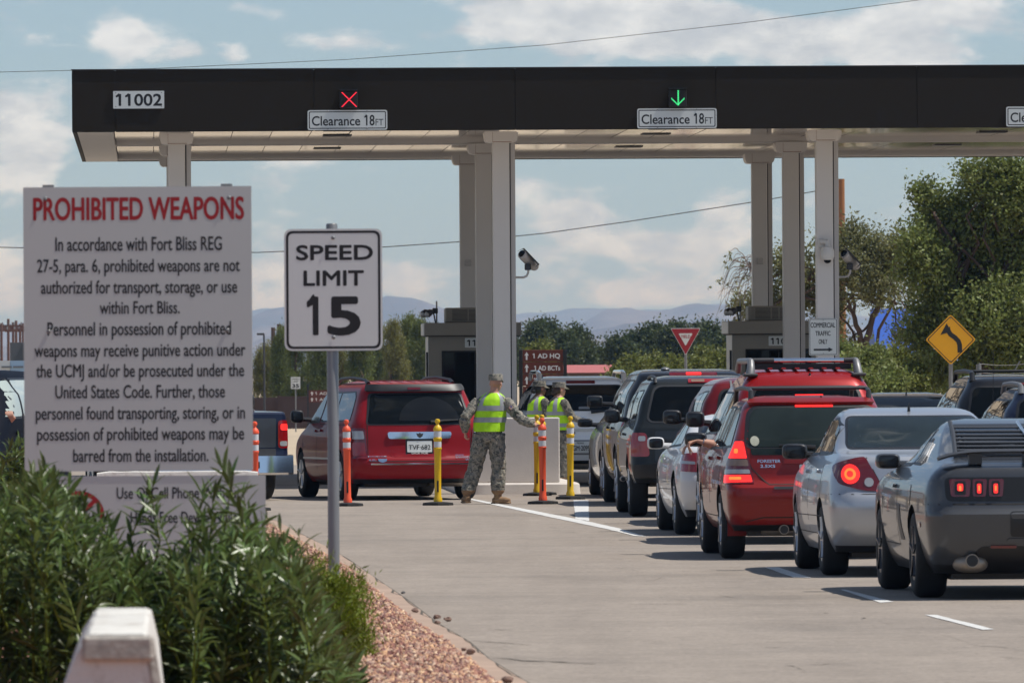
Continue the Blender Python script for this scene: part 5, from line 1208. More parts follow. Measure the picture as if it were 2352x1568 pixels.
    def mirror(s, d, z, w=.21, h=.15, m=None, gap=.05, e=.55, foot=True):
        for sg in (-1, 1):
            y = s.Y(d); x0 = s.hw(z, y); cx = sg * (x0 + gap + w / 2); mb = MB()
            mb.ell((cx, y + .03, z), (w / 2, .085, h / 2), e, 20, 12)
            if foot: mb.tube([(sg * (x0 - .06), y + .05, z - h * .28), (cx - sg * w * .3, y + .05, z - h * .2)], [.035, .03], 8)
            o = mb.build('side_mirror', m or M['black'], s.t)
            MB().ell((cx, y - .045, z), (w / 2 * .84, .012, h / 2 * .82), e, 20, 8).build('mirror_glass', M['mirror'], o)
    def handle(s, d, z, m=None, w=.17):
        for mir in (False, True): s.patch('door_handle', 'left', rpoly([(s.Y(d) - w / 2, z - .015), (s.Y(d) + w / 2, z - .015), (s.Y(d) + w / 2, z + .015), (s.Y(d) - w / 2, z + .015)], .012, 3), m or s.m, off=.028, th=.03, mirror=mir)
    def seam(s, mode, pts, w=.008, m=None, off=.0016, mirror=False, name='panel_gap'):
        """a thin line through 2D points, e.g. a door gap"""
        P2 = [Vector(p) for p in pts]; Lf = []; Rt = []
        for i, p in enumerate(P2):
            t = (P2[min(i + 1, len(P2) - 1)] - P2[max(i - 1, 0)]).normalized(); n = Vector((-t.y, t.x)) * w / 2; Lf.append(tuple(p + n)); Rt.append(tuple(p - n))
        return s.patch(name, mode, Lf + Rt[::-1], m or M['joint'], off=off, th=.004, mirror=mirror, g=.12)
    def side_seams(s, lines, **k):
        for ln in lines:
            for mir in (False, True): s.seam('left', s.side(ln), mirror=mir, **k)
    def windows(s, polys, m=None, seal=.022):
        for pl in polys:
            q = s.side(pl); cx = sum(p[0] for p in q) / len(q); cz = sum(p[1] for p in q) / len(q)
            big_ = [(cx + (a - cx) * (1 + seal / max(.05, abs(a - cx)) if abs(a - cx) > .01 else 1), cz + (b - cz) * (1 + seal / max(.05, abs(b - cz)) if abs(b - cz) > .01 else 1)) for a, b in q]
            for mir in (False, True):
                w = s.patch('side_window', 'left', rpoly(q, .03), m or M['dark_glass'], off=.006, th=.012, mirror=mir); s.patch('window_seal', 'left', rpoly(big_, .04), M['black'], off=.003, th=.01, mirror=mir, parent=w)
    def rear_window(s, pl, m=None, seal=.03, r=.06, tint=M['black']):
        cz = sum(p[1] for p in pl) / len(pl)
        w = s.patch('rear_window', 'rear', rpoly(pl, r), m or M['dark_glass'], off=.007, th=.012)
        s.patch('window_seal', 'rear', rpoly([(x + math.copysign(seal, x), z + math.copysign(seal * .7, z - cz)) for x, z in pl], r * 1.2), tint, off=.004, th=.01, parent=w); return w
    def plate(s, x, z, txt, bg, w=.305, h=.152, extra=None):
        p = s.patch('license_plate', 'rear', rect(x - w / 2, z - h / 2, x + w / 2, z + h / 2, .012), bg, off=.013, th=.02)
        if txt: s.words(txt, x - w * .44, x + w * .44, z - h * .28, h * .44, M['letter_black'], .03, .018)
        if extra: s.words(extra[0], x - w * extra[1], x + w * extra[1], z + h * .29, h * .14, M['letter_black'], .05, .016)
        return p
    def exhaust(s, x, z, r=.035, d=.02):
        o = MB(); y = s.Y(d); o.lathe([(r, 0), (r * 1.06, .005), (r * 1.06, .25), (r, .3)], 18, 'y', (x, y, z)).build('exhaust_pipe', M['pipe'], s.t); MB().lathe([(.002, .002), (r * .86, .0015)], 18, 'y', (x, y - .004, z)).build('exhaust_mouth', M['black'], s.t)
    def muffler(s, x0, x1, z, y0, y1, r=.1):
        MB().tube([(x0, (y0 + y1) / 2, z), (x0 + .03, (y0 + y1) / 2, z), (x1 - .03, (y0 + y1) / 2, z), (x1, (y0 + y1) / 2, z)], [r * .8, r, r, r * .8], 14, flat=.75).build('muffler', M['pipe'], s.t)
    def roof_rack(s, x, d0, d1, z0, z1, m, r=.022, cross=(), feet=None):
        for sg in (-1, 1):
            y0, y1 = s.Y(d0), s.Y(d1); n = 6; pts = [(sg * x, y0 - .02, z0 - .03), (sg * x, y0, z1 - .02), (sg * x, y0 + .10, z1)] + [(sg * x, y0 + .1 + (y1 - y0 - .25) * k / n, z1 + .015 * math.sin(math.pi * k / n)) for k in range(1, n)] + [(sg * x, y1 - .12, z1), (sg * x, y1, z0 - .03)]
            MB().tube(pts, [r * 1.5, r * 1.2] + [r] * (n) + [r * 1.1, r * 1.3], 10).build('roof_rail', m, s.t)
        for d, rr_, mm in cross: MB().tube([(-x, s.Y(d), z1 + .01), (-x * .98, s.Y(d), z1 + .012), (x * .98, s.Y(d), z1 + .012), (x, s.Y(d), z1 + .01)], rr_, 10).build('cross_bar', mm, s.t)
    def antenna(s, x, d, z, h, m=None): MB().tube([(x, s.Y(d), z - .02), (x, s.Y(d), z + .03), (x, s.Y(d) - .01, z + .04), (x, s.Y(d) - .02 - h * .1, z + h)], [.016, .012, .004, .003], 6).build('antenna', m or M['black'], s.t)
    def wiper(s, x0, z0, x1, z1):
        o = MB(); a, b = s.S('rear', x0, z0) + s.N('rear', x0, z0) * .03, s.S('rear', x1, z1) + s.N('rear', x1, z1) * .025
        o.tube([a, a.lerp(b, .5) + Vector((0, -.012, .006)), b], [.022, .014, .009], 8).build('rear_wiper', M['black'], s.t)
    def fronts(s, ws, hl):
        s.patch('windscreen', 'front', rpoly(ws, .05), M['dark_glass'], off=.006, th=.012); s.both('headlight', 'front', rpoly(hl, .03), M['lamp_clear'], off=.008, th=.02)
HD = 0.05

def suv_half(W=1.0, belt=.98, roof=.74, z0=.22, zb=1.0, H=1.7):
    return [(z0, .88), (z0 + .10, .95), (z0 + .25, .985), (z0 + .42, 1.0), (zb - .12, .99), (zb, belt), (zb + (H - zb) * .5, (belt + roof) / 2 + .015), (H - .14, roof), (H - .06, roof - .045), (H - .02, roof - .12), (H, roof - .26)]

# --- grey muscle coupe, right edge
c = Car('grey_coupe', 'grey fastback coupe with window louvers, nearest car at the right edge', 'car', 4.78, 1.88, 1.39,
        [(.20, .34), (.27, .20), (.36, .10), (.47, .04), (.60, .01), (.665, .0), (.70, .03), (.76, .055), (.96, .075), (1.02, .10), (1.055, .22), (1.075, .55), (1.12, .86), (1.20, 1.20), (1.28, 1.62), (1.34, 2.02), (1.375, 2.35), (1.39, 2.62)],
        [(.20, .25), (.35, .04), (.6, 0), (.78, .06), (.88, .35), (.96, .95), (1.0, 1.35), (1.12, 1.62), (1.25, 1.86), (1.34, 2.02), (1.39, 2.1)],
        [(.20, .86), (.30, .93), (.45, .975), (.62, 1.0), (.80, .995), (.92, .965), (1.0, .90), (1.06, .81), (1.14, .755), (1.24, .68), (1.32, .60), (1.37, .52), (1.39, .36)],
        2.72, 1.10, .345, paint('gunmetal_paint', (0.085, 0.088, 0.094), .5, .34), (3.135, 70.7), .056, tw=.245, rim='dark_alloy', rc=(.20, .22), arch=.375)
c.windows([[(2.25, 1.04), (3.25, 1.03), (2.72, 1.255), (2.38, 1.29)]]); c.patch('quarter_louver', 'left', rpoly(c.side([(1.62, 1.03), (2.14, 1.03), (2.24, 1.22), (2.10, 1.24)]), .02), M['black'], off=.006)
for k in range(3):
    for mir in (False, True): c.patch('louver_blade', 'left', c.side([(1.72 + k * .15, 1.04), (1.78 + k * .15, 1.04), (1.93 + k * .13, 1.20), (1.88 + k * .13, 1.20)]), c.m, off=.014, th=.012, mirror=mir)
w = c.rear_window([(-.57, 1.10), (.57, 1.10), (.49, 1.325), (-.49, 1.325)], r=.04)
for k in range(8):
    z = 1.098 + k * .0285; h = .62 - .10 * k / 8
    pa, pb = [c.S('rear', x, z) for x in (-h, h)]; mb = MB(); V = []; n = 16
    for i in range(n + 1):
        x = -h + 2 * h * i / n; p = c.S('rear', x, z) + c.N('rear', x, z) * .02; V += [(p.x, p.y - .02, p.z + .007), (p.x, p.y + .05, p.z + .017), (p.x, p.y + .05, p.z + .009), (p.x, p.y - .02, p.z - .003)]
    mb.add(V, [(4 * i + a, 4 * i + (a + 1) % 4, 4 * i + 4 + (a + 1) % 4, 4 * i + 4 + a) for i in range(n) for a in range(4)] + [(0, 1, 2, 3), (4 * n, 4 * n + 3, 4 * n + 2, 4 * n + 1)]).build('rear_louver', M['trim'], c.t, smooth=False)
for x in (-.62, .0, .62):
    a = [c.S('rear', x * (1 - .16 * q), 1.09 + .24 * q) + Vector((0, -.02, .035)) for q in (0, .33, .66, 1)]; MB().tube(a, .018 if x else .013, 8).build('louver_frame', M['trim'] if x else M['chrome'], c.t)
mb = MB(); V = []; n = 20
for i in range(n + 1):
    x = -.80 + 1.6 * i / n; e = (abs(x) / .8) ** 6; p = c.S('rear', x, 1.05); y = -2.39 + .20 + .06 * (x / .8) ** 2 + .05 * e; z = 1.145 - .055 * e; V += [(x, y - .09, z + .005), (x, y - .02, z + .022), (x, y + .10, z + .004), (x, y + .02, z - .014)]
mb.add(V, [(4 * i + a, 4 * i + (a + 1) % 4, 4 * i + 4 + (a + 1) % 4, 4 * i + 4 + a) for i in range(n) for a in range(4)] + [(0, 1, 2, 3), (4 * n, 4 * n + 3, 4 * n + 2, 4 * n + 1)]); mb.build('spoiler', M['trim'], c.t, ang=50)
for x in (-.52, -.10, .10, .52): MB().box(x - .05, -2.2, 1.05, x + .05, -2.1, 1.135).build('spoiler_foot', M['trim'], c.t, smooth=False)
c.patch('tail_panel', 'rear', rpoly([(-.76, .765), (.76, .765), (.77, .95), (-.77, .95)], .05), M['black'], off=.004, th=.02)
for sg in (-1, 1):
    for k, (x0, x1) in enumerate(((.58, .72), (.455, .555), (.325, .43))):
        x0, x1 = sg * x0, sg * x1; sk = sg * .012
        l = c.patch('tail_light', 'rear', rpoly([(x0, .80), (x1, .80), (x1 + sk * (k == 0), .935), (x0 - sk, .935)] if sg > 0 else [(x1, .80), (x0, .80), (x0 - sk, .935), (x1 + sk * (k == 0), .935)], .02), M['lamp_dim'], off=.012, th=.02)
        m0, m1 = (x0 * .8 + x1 * .2), (x0 * .2 + x1 * .8); q = sorted((m0, m1)); c.patch('lamp_bezel', 'rear', rect(q[0], .815, q[1], .92, .015), M['black'], off=.014, th=.01, parent=l)
        m0, m1 = (x0 * .66 + x1 * .34), (x0 * .34 + x1 * .66); q = sorted((m0, m1)); c.patch('lit_bar', 'rear', rect(q[0], .825 + .02 * (k == 0), q[1], .90, .012), M['lamp_lit'], off=.02, th=.01, parent=l); q = (q[0] * .7 + q[1] * .3, q[0] * .3 + q[1] * .7); c.patch('lit_bulb', 'rear', rect(q[0], .845, q[1], .885, .008), M['lamp_hot'], off=.023, th=.006, parent=l)
c.patch('high_brake_light', 'rear', rect(-.10, 1.005, .10, 1.022, .006), M['lamp_lit'], off=.008)
c.patch('plate_recess', 'rear', rpoly([(-.27, .49), (.27, .49), (.275, .685), (-.275, .685)], .03), M['black'], off=.003, th=.02)
c.seam('wrap', [(-1.06, .742), (0, .742), (1.06, .742)], .012); c.patch('bumper_step', 'rear', rpoly([(-.30, .455), (.30, .455), (.285, .478), (-.285, .478)], .01), c.m, off=.012, th=.03)
c.patch('diffuser', 'rear', rpoly([(-.62, .235), (.62, .235), (.50, .415), (-.50, .415)], .04), M['black'], off=.004, th=.02)
c.both('reflector', 'rear', rect(.22, .405, .42, .425, .005), M['lamp_dim'], off=.009)
for x in (-.56, .56): c.exhaust(x, .305, .052, .10); MB().ell((x, c.Y(.26), .285), (.14, .15, .075), .8).build('muffler', M['pipe'], c.t)
c.patch('side_marker', 'wrap', rect(-1.40, .56, -1.30, .60, .01), M['lamp_dim'], off=.006); c.patch('fuel_door', 'left', rpoly([(c.Y(1.30) + .085 * math.cos(a), .80 + .085 * math.sin(a)) for a in np.linspace(0, 6.28, 17)[:-1]], 0), c.m, off=.004, th=.006)
c.side_seams([[(2.2, 1.02), (2.18, .8), (2.2, .40)], [(3.42, .95), (3.45, .42)], [(2.2, .40), (3.45, .40)]]); c.handle(2.42, .86); c.mirror(3.05, 1.05, .20, .125, c.m)
for mir in (False, True): c.patch('side_scoop', 'left', rpoly(c.side([(1.78, .44), (2.06, .44), (2.12, .72), (1.96, .72)]), .03), M['black'], off=.004, mirror=mir)
c.fronts([(-.62, 1.03), (.62, 1.03), (.5, 1.32), (-.5, 1.32)], [(.45, .62), (.8, .62), (.8, .76), (.45, .76)])

# --- silver sedan
c = Car('silver_sedan', 'silver four door sedan with a lit round brake light', 'car', 4.58, 1.725, 1.45,
        [(.21, .36), (.27, .22), (.36, .10), (.47, .03), (.60, .0), (.68, .015), (.74, .06), (.90, .10), (1.00, .125), (1.035, .16), (1.055, .30), (1.075, .60), (1.10, .74), (1.22, 1.06), (1.33, 1.36), (1.39, 1.58), (1.425, 1.82), (1.443, 2.05), (1.45, 2.25)],
        [(.21, .25), (.35, .04), (.6, 0), (.74, .08), (.85, .35), (.95, .85), (1.0, 1.10), (1.15, 1.45), (1.3, 1.75), (1.40, 2.0), (1.45, 2.15)],
        [(.21, .88), (.30, .94), (.45, .985), (.60, 1.0), (.78, .99), (.92, .955), (1.0, .915), (1.06, .855), (1.14, .815), (1.26, .755), (1.36, .70), (1.41, .645), (1.44, .55), (1.45, .38)],
        2.62, 1.05, .315, paint('silver_paint', (0.43, 0.45, 0.48), .55, .33), (2.68, 78.5), .052, rc=(.21, .24))
c.windows([[(1.12, 1.075), (1.50, 1.06), (2.16, 1.055), (2.16, 1.335), (1.78, 1.345), (1.42, 1.27)], [(2.24, 1.055), (3.22, 1.03), (2.66, 1.30), (2.24, 1.335)]])
c.rear_window([(-.62, 1.105), (.62, 1.105), (.55, 1.365), (-.55, 1.365)], M['green_glass'], seal=.02, r=.05)
tl = [(.50, .72), (.71, .70), (.885, .78), (1.02, .965), (.86, 1.015), (.60, 1.035), (.585, .90)]
tl = [(.37, .735), (.55, .745), (.77, .80), (.915, .955), (.79, .985), (.62, 1.02), (.53, 1.03)]
for sg in (-1, 1):
    q = [(sg * u, z) for u, z in tl]; q = q if sg > 0 else q[::-1]; l = c.patch('tail_light', 'wrap', rpoly(q, .03), M['lamp_dim'], off=.012, th=.03)
    circ = lambda u, z, r: [(sg * u + r * math.cos(a), z + r * math.sin(a)) for a in np.linspace(0, 2 * math.pi, 21)[:-1]]
    c.patch('lit_ring', 'wrap', circ(.665, .885, .084), M['lamp_lit'], off=.016, th=.01, parent=l); c.patch('lit_bulb', 'wrap', circ(.665, .885, .05), M['lamp_hot'], off=.019, th=.01, parent=l); c.patch('lit_ring', 'wrap', circ(.665, .885, .028), M['lamp_lit'], off=.0215, th=.01, parent=l); c.patch('reverse_lamp', 'wrap', circ(.505, .815, .04), M['lamp_clear'], off=.018, th=.01, parent=l)
c.seam('wrap', [(-1.02, .715), (-.42, .715), (0, .715), (.42, .715), (1.02, .715)], .007); c.seam('rear', [(-.52, 1.03), (-.37, .73), (-.33, .715)], .008); c.seam('rear', [(.52, 1.03), (.37, .73), (.33, .715)], .008)
c.plate(0, .84, None, M['sign_white']); c.muffler(-.40, .28, .255, c.Y(.14), c.Y(.34), .085); c.exhaust(-.30, .275, .028, .16); c.words('COBALT', -.56, -.42, .79, .02, M['trim'], .02)
c.side_seams([[(1.22, 1.05), (1.10, .90), (1.06, .72), (1.30, .38)], [(2.2, 1.05), (2.2, .38)], [(3.35, 1.0), (3.32, .38)], [(1.30, .36), (3.32, .36)], [(1.0, .52), (3.6, .50)]]); c.handle(1.42, .90); c.handle(2.45, .89); c.mirror(3.06, 1.06, .225, .14); c.antenna(.0, 1.75, 1.43, .06)
c.fronts([(-.62, 1.03), (.62, 1.03), (.52, 1.37), (-.52, 1.37)], [(.45, .64), (.78, .64), (.78, .76), (.45, .76)])

# --- red wagon with an arm out of the window
c = Car('red_wagon', 'red estate car with lit brake lights and a driver resting an arm out', 'car', 4.45, 1.735, 1.54,
        [(.27, .26), (.33, .14), (.45, .05), (.58, .0), (.68, .01), (.73, .07), (.78, .10), (1.0, .13), (1.10, .17), (1.25, .30), (1.40, .47), (1.475, .58), (1.505, .72), (1.525, 1.0), (1.54, 1.4)],
        [(.27, .25), (.4, .04), (.62, 0), (.78, .08), (.9, .4), (1.0, 1.0), (1.05, 1.25), (1.2, 1.55), (1.36, 1.85), (1.48, 2.1), (1.54, 2.4)],
        [(.27, .88), (.36, .95), (.50, .99), (.68, 1.0), (.86, .985), (.98, .95), (1.06, .915), (1.18, .865), (1.32, .805), (1.43, .755), (1.485, .70), (1.52, .60), (1.54, .40)],
        2.525, .95, .325, paint('brick_red_paint', (0.22, 0.012, 0.010), .1, .36), (1.966, 85.7), .048, rc=(.15, .17), arch=.37)
c.windows([[(.50, 1.08), (1.20, 1.06), (1.22, 1.40), (.86, 1.42), (.72, 1.38)], [(1.28, 1.06), (2.1, 1.05), (2.1, 1.415), (1.30, 1.42)], [(2.17, 1.05), (3.08, 1.03), (2.72, 1.36), (2.17, 1.41)]])
c.rear_window([(-.64, 1.06), (.64, 1.06), (.575, 1.425), (-.575, 1.425)], M['green_glass'], seal=.035, r=.10)
c.patch('tailgate_trim', 'rear', rpoly([(-.60, .985), (.60, .985), (.61, 1.045), (-.61, 1.045)], .02), M['green_glass'], off=.0055, th=.012)
for sg in (-1, 1):
    fl = lambda q: q if sg > 0 else q[::-1]; B = lambda a, b, m_, nm, off, par=None: c.patch(nm, 'wrap', rpoly(fl([(sg * f(a)[0], a), (sg * f(a)[1], a), (sg * f(b)[1], b), (sg * f(b)[0], b)]), .012), m_, off=off, th=.03 if par is None else .01, parent=par)
    f = lambda z: (.58 + (z - .72) * .20, 1.00 - (z - .72) * .55 if z < .95 else .875 - (z - .95) * .55)
    l = B(.715, 1.125, M['lamp_dim'], 'tail_light', .010); f0 = f; f = lambda z: (f0(z)[0] + .015, f0(z)[1] - .015)
    B(.725, .80, M['lamp_lit'], 'lit_lamp', .016, l); B(.812, .852, M['lamp_clear'], 'reverse_lamp', .016, l); B(.885, .945, M['lamp_amber'], 'turn_lamp', .016, l); B(.955, 1.11, M['lamp_lit'], 'lit_lamp', .016, l)
    f = lambda z: (.70, .82); B(.75, .78, M['lamp_hot'], 'lit_bulb', .019, l); f = lambda z: (.73, .77); B(1.0, 1.04, M['lamp_hot'], 'lit_bulb', .019, l)
c.patch('high_brake_light', 'rear', rect(-.16, 1.432, .20, 1.446, .004), M['lamp_lit'], off=.012); c.patch('tail_spoiler', 'rear', rpoly([(-.60, 1.452), (.60, 1.452), (.55, 1.492), (-.55, 1.492)], .02), c.m, off=.035, th=.05)
c.seam('rear', [(-.66, 1.0), (-.60, .86), (-.47, .73), (-.44, .71), (.44, .71), (.47, .73), (.60, .86), (.66, 1.0)], .010)
c.patch('bumper_strip', 'rear', rpoly([(-.40, .665), (.40, .665), (.40, .69), (-.40, .69)], .006), M['trim'], off=.006)
c.patch('number_garnish', 'rear', rect(-.30, .905, .30, .945, .01), c.m, off=.02, th=.03); c.plate(0, .82, None, M['sign_white'])
c.words('FORESTER', -.545, -.33, .915, .03, M['chrome'], .05); c.words('2.5XS', -.52, -.38, .868, .03, M['chrome'], .05)
c.patch('window_sticker', 'rear', [(-.565 + .042 * math.cos(a), 1.115 + .046 * math.sin(a)) for a in np.linspace(0, 6.28, 21)[:-1]], mat('round_sticker', (.34, .34, .27), .6, var=.3, vscale=60), off=.009, th=.002)
c.wiper(.0, 1.045, -.34, 1.068); c.exhaust(-.30, .285, .045, .12); c.muffler(-.5, -.05, .30, c.Y(.25), c.Y(.5), .10); c.seam('rear', [(-.66, .36), (-.5, .40), (.5, .40), (.66, .36)], .01)
c.side_seams([[(.85, 1.05), (1.0, .75), (1.25, .42)], [(2.13, 1.05), (2.1, .42)], [(3.2, 1.0), (3.15, .42)], [(1.25, .40), (3.15, .40)]]); c.handle(1.3, .95); c.handle(2.32, .94); c.mirror(3.0, 1.115, .22, .14)
for mir in (1, -1): MB().box(mir * .70 - .10, c.ya - .36, .22, mir * .70 + .10, c.ya - .345, .42).build('mud_flap', c.m, c.t, smooth=False)
c.roof_rack(.56, .75, 2.7, 1.50, 1.60, M['trim'], .02, ((.95, .017, M['trim']), (2.2, .017, M['trim']))); c.antenna(.1, .66, 1.50, .03)
c.fronts([(-.62, 1.05), (.62, 1.05), (.54, 1.45), (-.54, 1.45)], [(.45, .68), (.78, .68), (.78, .8), (.45, .8)]); WAGON = c

# --- tall red SUV with a chrome roof rack
c = Car('red_suv', 'tall bright red SUV with a chrome roof rack behind the red wagon', 'car', 4.52, 1.85, 1.80,
        [(.36, .22), (.45, .08), (.60, .0), (.70, .02), (.76, .10), (1.10, .13), (1.25, .20), (1.45, .30), (1.64, .40), (1.71, .47), (1.76, .62), (1.785, .95), (1.80, 1.3)],
        [(.36, .2), (.5, .03), (.75, 0), (.98, .08), (1.06, .4), (1.13, 1.2), (1.3, 1.55), (1.5, 1.85), (1.68, 2.1), (1.80, 2.5)],
        [(.36, .88), (.46, .96), (.65, 1.0), (.85, 1.0), (1.05, .975), (1.15, .94), (1.3, .875), (1.45, .80), (1.60, .725), (1.68, .675), (1.74, .61), (1.785, .52), (1.80, .36)],
        2.7, .98, .375, paint('bright_red_paint', (0.30, 0.008, 0.008), .2, .36), (2.09, 93.2), .045, rc=(.14, .16))
c.windows([[(.55, 1.17), (1.15, 1.15), (1.15, 1.53), (.70, 1.54)], [(1.22, 1.15), (2.1, 1.14), (2.1, 1.54), (1.22, 1.54)], [(2.17, 1.14), (3.0, 1.12), (2.65, 1.50), (2.17, 1.53)]]); c.rear_window([(-.62, 1.22), (.62, 1.22), (.51, 1.60), (-.51, 1.60)], r=.07)
c.patch('high_brake_light', 'rear', rect(-.12, 1.495, .17, 1.53, .006), M['lamp_lit'], off=.013)
for sg in (-1, 1): q = [(sg * .64, .85), (sg * .98, .85), (sg * .95, 1.12), (sg * .70, 1.15)]; c.patch('tail_light', 'wrap', rpoly(q if sg > 0 else q[::-1], .03), M['lamp_red'], off=.01)
c.patch('rear_bumper', 'wrap', rpoly([(-1.1, .44), (1.1, .44), (1.1, .68), (-1.1, .68)], .03), M['trim'], off=.02, th=.04); c.plate(0, .88, None, M['sign_white'])
c.seam('rear', [(-.7, 1.18), (-.68, .74), (.68, .74), (.7, 1.18)], .01); c.mirror(3.05, 1.27, .20, .17); c.handle(1.4, 1.02); c.handle(2.35, 1.01); c.side_seams([[(2.13, 1.14), (2.12, .5)], [(1.2, 1.14), (1.25, .7)], [(3.15, 1.1), (3.12, .5)]])
for sg in (-1, 1):
    y0, y1 = c.Y(.62), c.Y(2.6); MB().tube([(sg * .56, y0, 1.73), (sg * .55, y0 + .02, 1.80), (sg * .545, y0 + .07, 1.865), (sg * .545, y0 + .16, 1.88), (sg * .545, y1 - .2, 1.88), (sg * .545, y1, 1.78)], [.05, .042, .036, .032, .03, .035], 12).build('roof_rail', M['steel'], c.t)
    MB().cbox((sg * .56, y0, 1.735), (.15, .2, .035), .012).build('rail_foot', M['trim'], c.t)
MB().box(-.5, c.Y(.80), 1.79, .5, c.Y(.84), 1.85).build('wind_deflector', M['black'], c.t, smooth=False)
for d in (.78,): o = MB().tube([(-.30, c.Y(d), 1.882), (.42, c.Y(d), 1.882)], .026, 12).build('cross_bar', M['chrome'], c.t); MB().tube([(-.54, c.Y(d), 1.882), (-.30, c.Y(d), 1.882)], .028, 12).build('bar_end', M['trim'], o); MB().tube([(.42, c.Y(d), 1.882), (.54, c.Y(d), 1.882)], .028, 12).build('bar_end', M['trim'], o)
c.antenna(.05, .52, 1.715, .03); c.exhaust(-.35, .33, .03, .15); c.fronts([(-.62, 1.18), (.62, 1.18), (.54, 1.55), (-.54, 1.55)], [(.5, .8), (.82, .8), (.82, .98), (.5, .98)])
for k in range(6): MB().cbox((-.35 + k * .14, c.Y(1.5), 1.80), (.05, 1.7, .016), .006).build('roof_rib', c.m, c.t)

# --- low white coupe
c = Car('white_coupe', 'low white coupe mostly hidden behind the tall red SUV', 'car', 4.55, 1.77, 1.30,
        [(.20, .3), (.28, .14), (.42, .03), (.58, 0), (.70, .03), (.86, .06), (.93, .10), (.96, .3), (.985, .6), (1.08, .95), (1.18, 1.3), (1.25, 1.6), (1.285, 1.9), (1.30, 2.2)],
        [(.20, .25), (.35, .04), (.6, 0), (.74, .08), (.84, .4), (.92, 1.0), (.97, 1.3), (1.1, 1.62), (1.22, 1.95), (1.30, 2.2)],
        [(.20, .88), (.30, .94), (.45, .985), (.60, 1.0), (.76, .985), (.88, .945), (.95, .89), (1.02, .84), (1.12, .775), (1.20, .715), (1.26, .63), (1.30, .40)],
        2.7, 1.05, .325, paint('white_paint', (0.62, 0.62, 0.62), 0, .4), (1.757, 98.3), .05, rc=(.19, .22))
c.windows([[(1.25, .985), (2.1, .965), (2.1, 1.19), (1.72, 1.195)], [(2.17, .965), (3.15, .94), (2.62, 1.165), (2.17, 1.19)]]); c.rear_window([(-.6, 1.0), (.6, 1.0), (.52, 1.21), (-.52, 1.21)], r=.04)
for sg in (-1, 1): q = [(sg * .52, .68), (sg * .98, .70), (sg * 1.06, .87), (sg * .60, .90)]; l = c.patch('tail_light', 'wrap', rpoly(q if sg > 0 else q[::-1], .03), M['lamp_red'], off=.01); q = [(sg * .70, .77), (sg * .92, .78), (sg * .92, .81), (sg * .70, .80)]; c.patch('reverse_lamp', 'wrap', rpoly(q if sg > 0 else q[::-1], .008), M['lamp_clear'], off=.014, parent=l)
c.side_seams([[(2.14, .96), (2.14, .36)], [(3.3, .93), (3.28, .36)], [(.7, .50), (3.8, .47)]]); c.handle(2.4, .80); c.mirror(3.02, .98, .19, .135, c.m, .07); c.plate(0, .62, None, M['sign_white']); c.fronts([(-.6, .97), (.6, .97), (.52, 1.25), (-.52, 1.25)], [(.45, .6), (.78, .6), (.78, .74), (.45, .74)])

# --- dark red pickup
def pickup(name, lab, H, W, L, target, head, m, bed=1.08, canopy_cap=False, ro=1.1, wr=.36, wb=3.2, cat='pickup truck', cabd=1.95, side=-1):
    if canopy_cap: rear = [(.42, .2), (.5, .08), (.62, .06), (.70, .07), (bed, .09), (bed + .02, .10), (bed + .12, .14), (H - .18, .24), (H - .09, .29), (H - .04, .38), (H - .01, .65), (H, 1.0)]
    else: rear = [(.42, .2), (.5, .08), (.62, .06), (.70, .07), (bed - .03, .09), (bed - .005, .12), (bed + .002, .6), (bed + .008, cabd - .1), (bed + .03, cabd), (H - .15, cabd + .14), (H - .07, cabd + .2), (H - .02, cabd + .4), (H, cabd + .75)]
    front = [(.42, .2), (.5, .05), (.75, 0), (.96, .06), (1.04, .4), (1.10, 1.15), (1.25, 1.42), (1.42, 1.70), (H - .12, 1.98), (H - .04, 2.2), (H, 2.35)]
    half = [(.42, .93), (.5, .97), (.65, 1.0), (.85, 1.0), (bed - .06, .975), (bed, .955), (bed + .05, .93), (bed + (H - bed) * .5, .855), (H - .16, .77), (H - .08, .72), (H - .03, .62), (H, .42)]
    c = Car(name, lab, cat, L, W, H, rear, front, half, wb, ro, wr, m, target, head, rc=(.10, .10), taper=(.01, .06), bow=(.03, .16), side=side)
    return c
c = pickup('red_pickup', 'dark red pickup cab behind the white coupe', 1.70, 1.80, 5.0, (2.08, 104.0), .045, paint('dark_red_paint', (0.16, 0.010, 0.012), .2, .36), 1.12, cabd=.5, ro=.95)
c.rear_window([(-.62, 1.19), (.62, 1.19), (.56, 1.55), (-.56, 1.55)], r=.08); c.windows([[(.72, 1.18), (1.5, 1.16), (1.5, 1.52), (.92, 1.53)], [(1.57, 1.16), (2.5, 1.13), (2.2, 1.48), (1.57, 1.52)]]); c.mirror(2.55, 1.24, .22, .17, gap=.09); c.handle(1.8, 1.0)
for x in (-.45, .45): c.patch('roof_moulding', 'rear', rect(x - .012, 1.585, x + .012, 1.66, .004), M['steel'], off=.008)
for sg in (-1, 1): q = [(sg * .72, .72), (sg * .90, .72), (sg * .90, 1.04), (sg * .72, 1.04)]; c.patch('tail_light', 'wrap', rpoly(q if sg > 0 else q[::-1], .03), M['lamp_red'], off=.01)
c.fronts([(-.62, 1.16), (.62, 1.16), (.54, 1.52), (-.54, 1.52)], [(.5, .8), (.82, .8), (.82, .96), (.5, .96)])

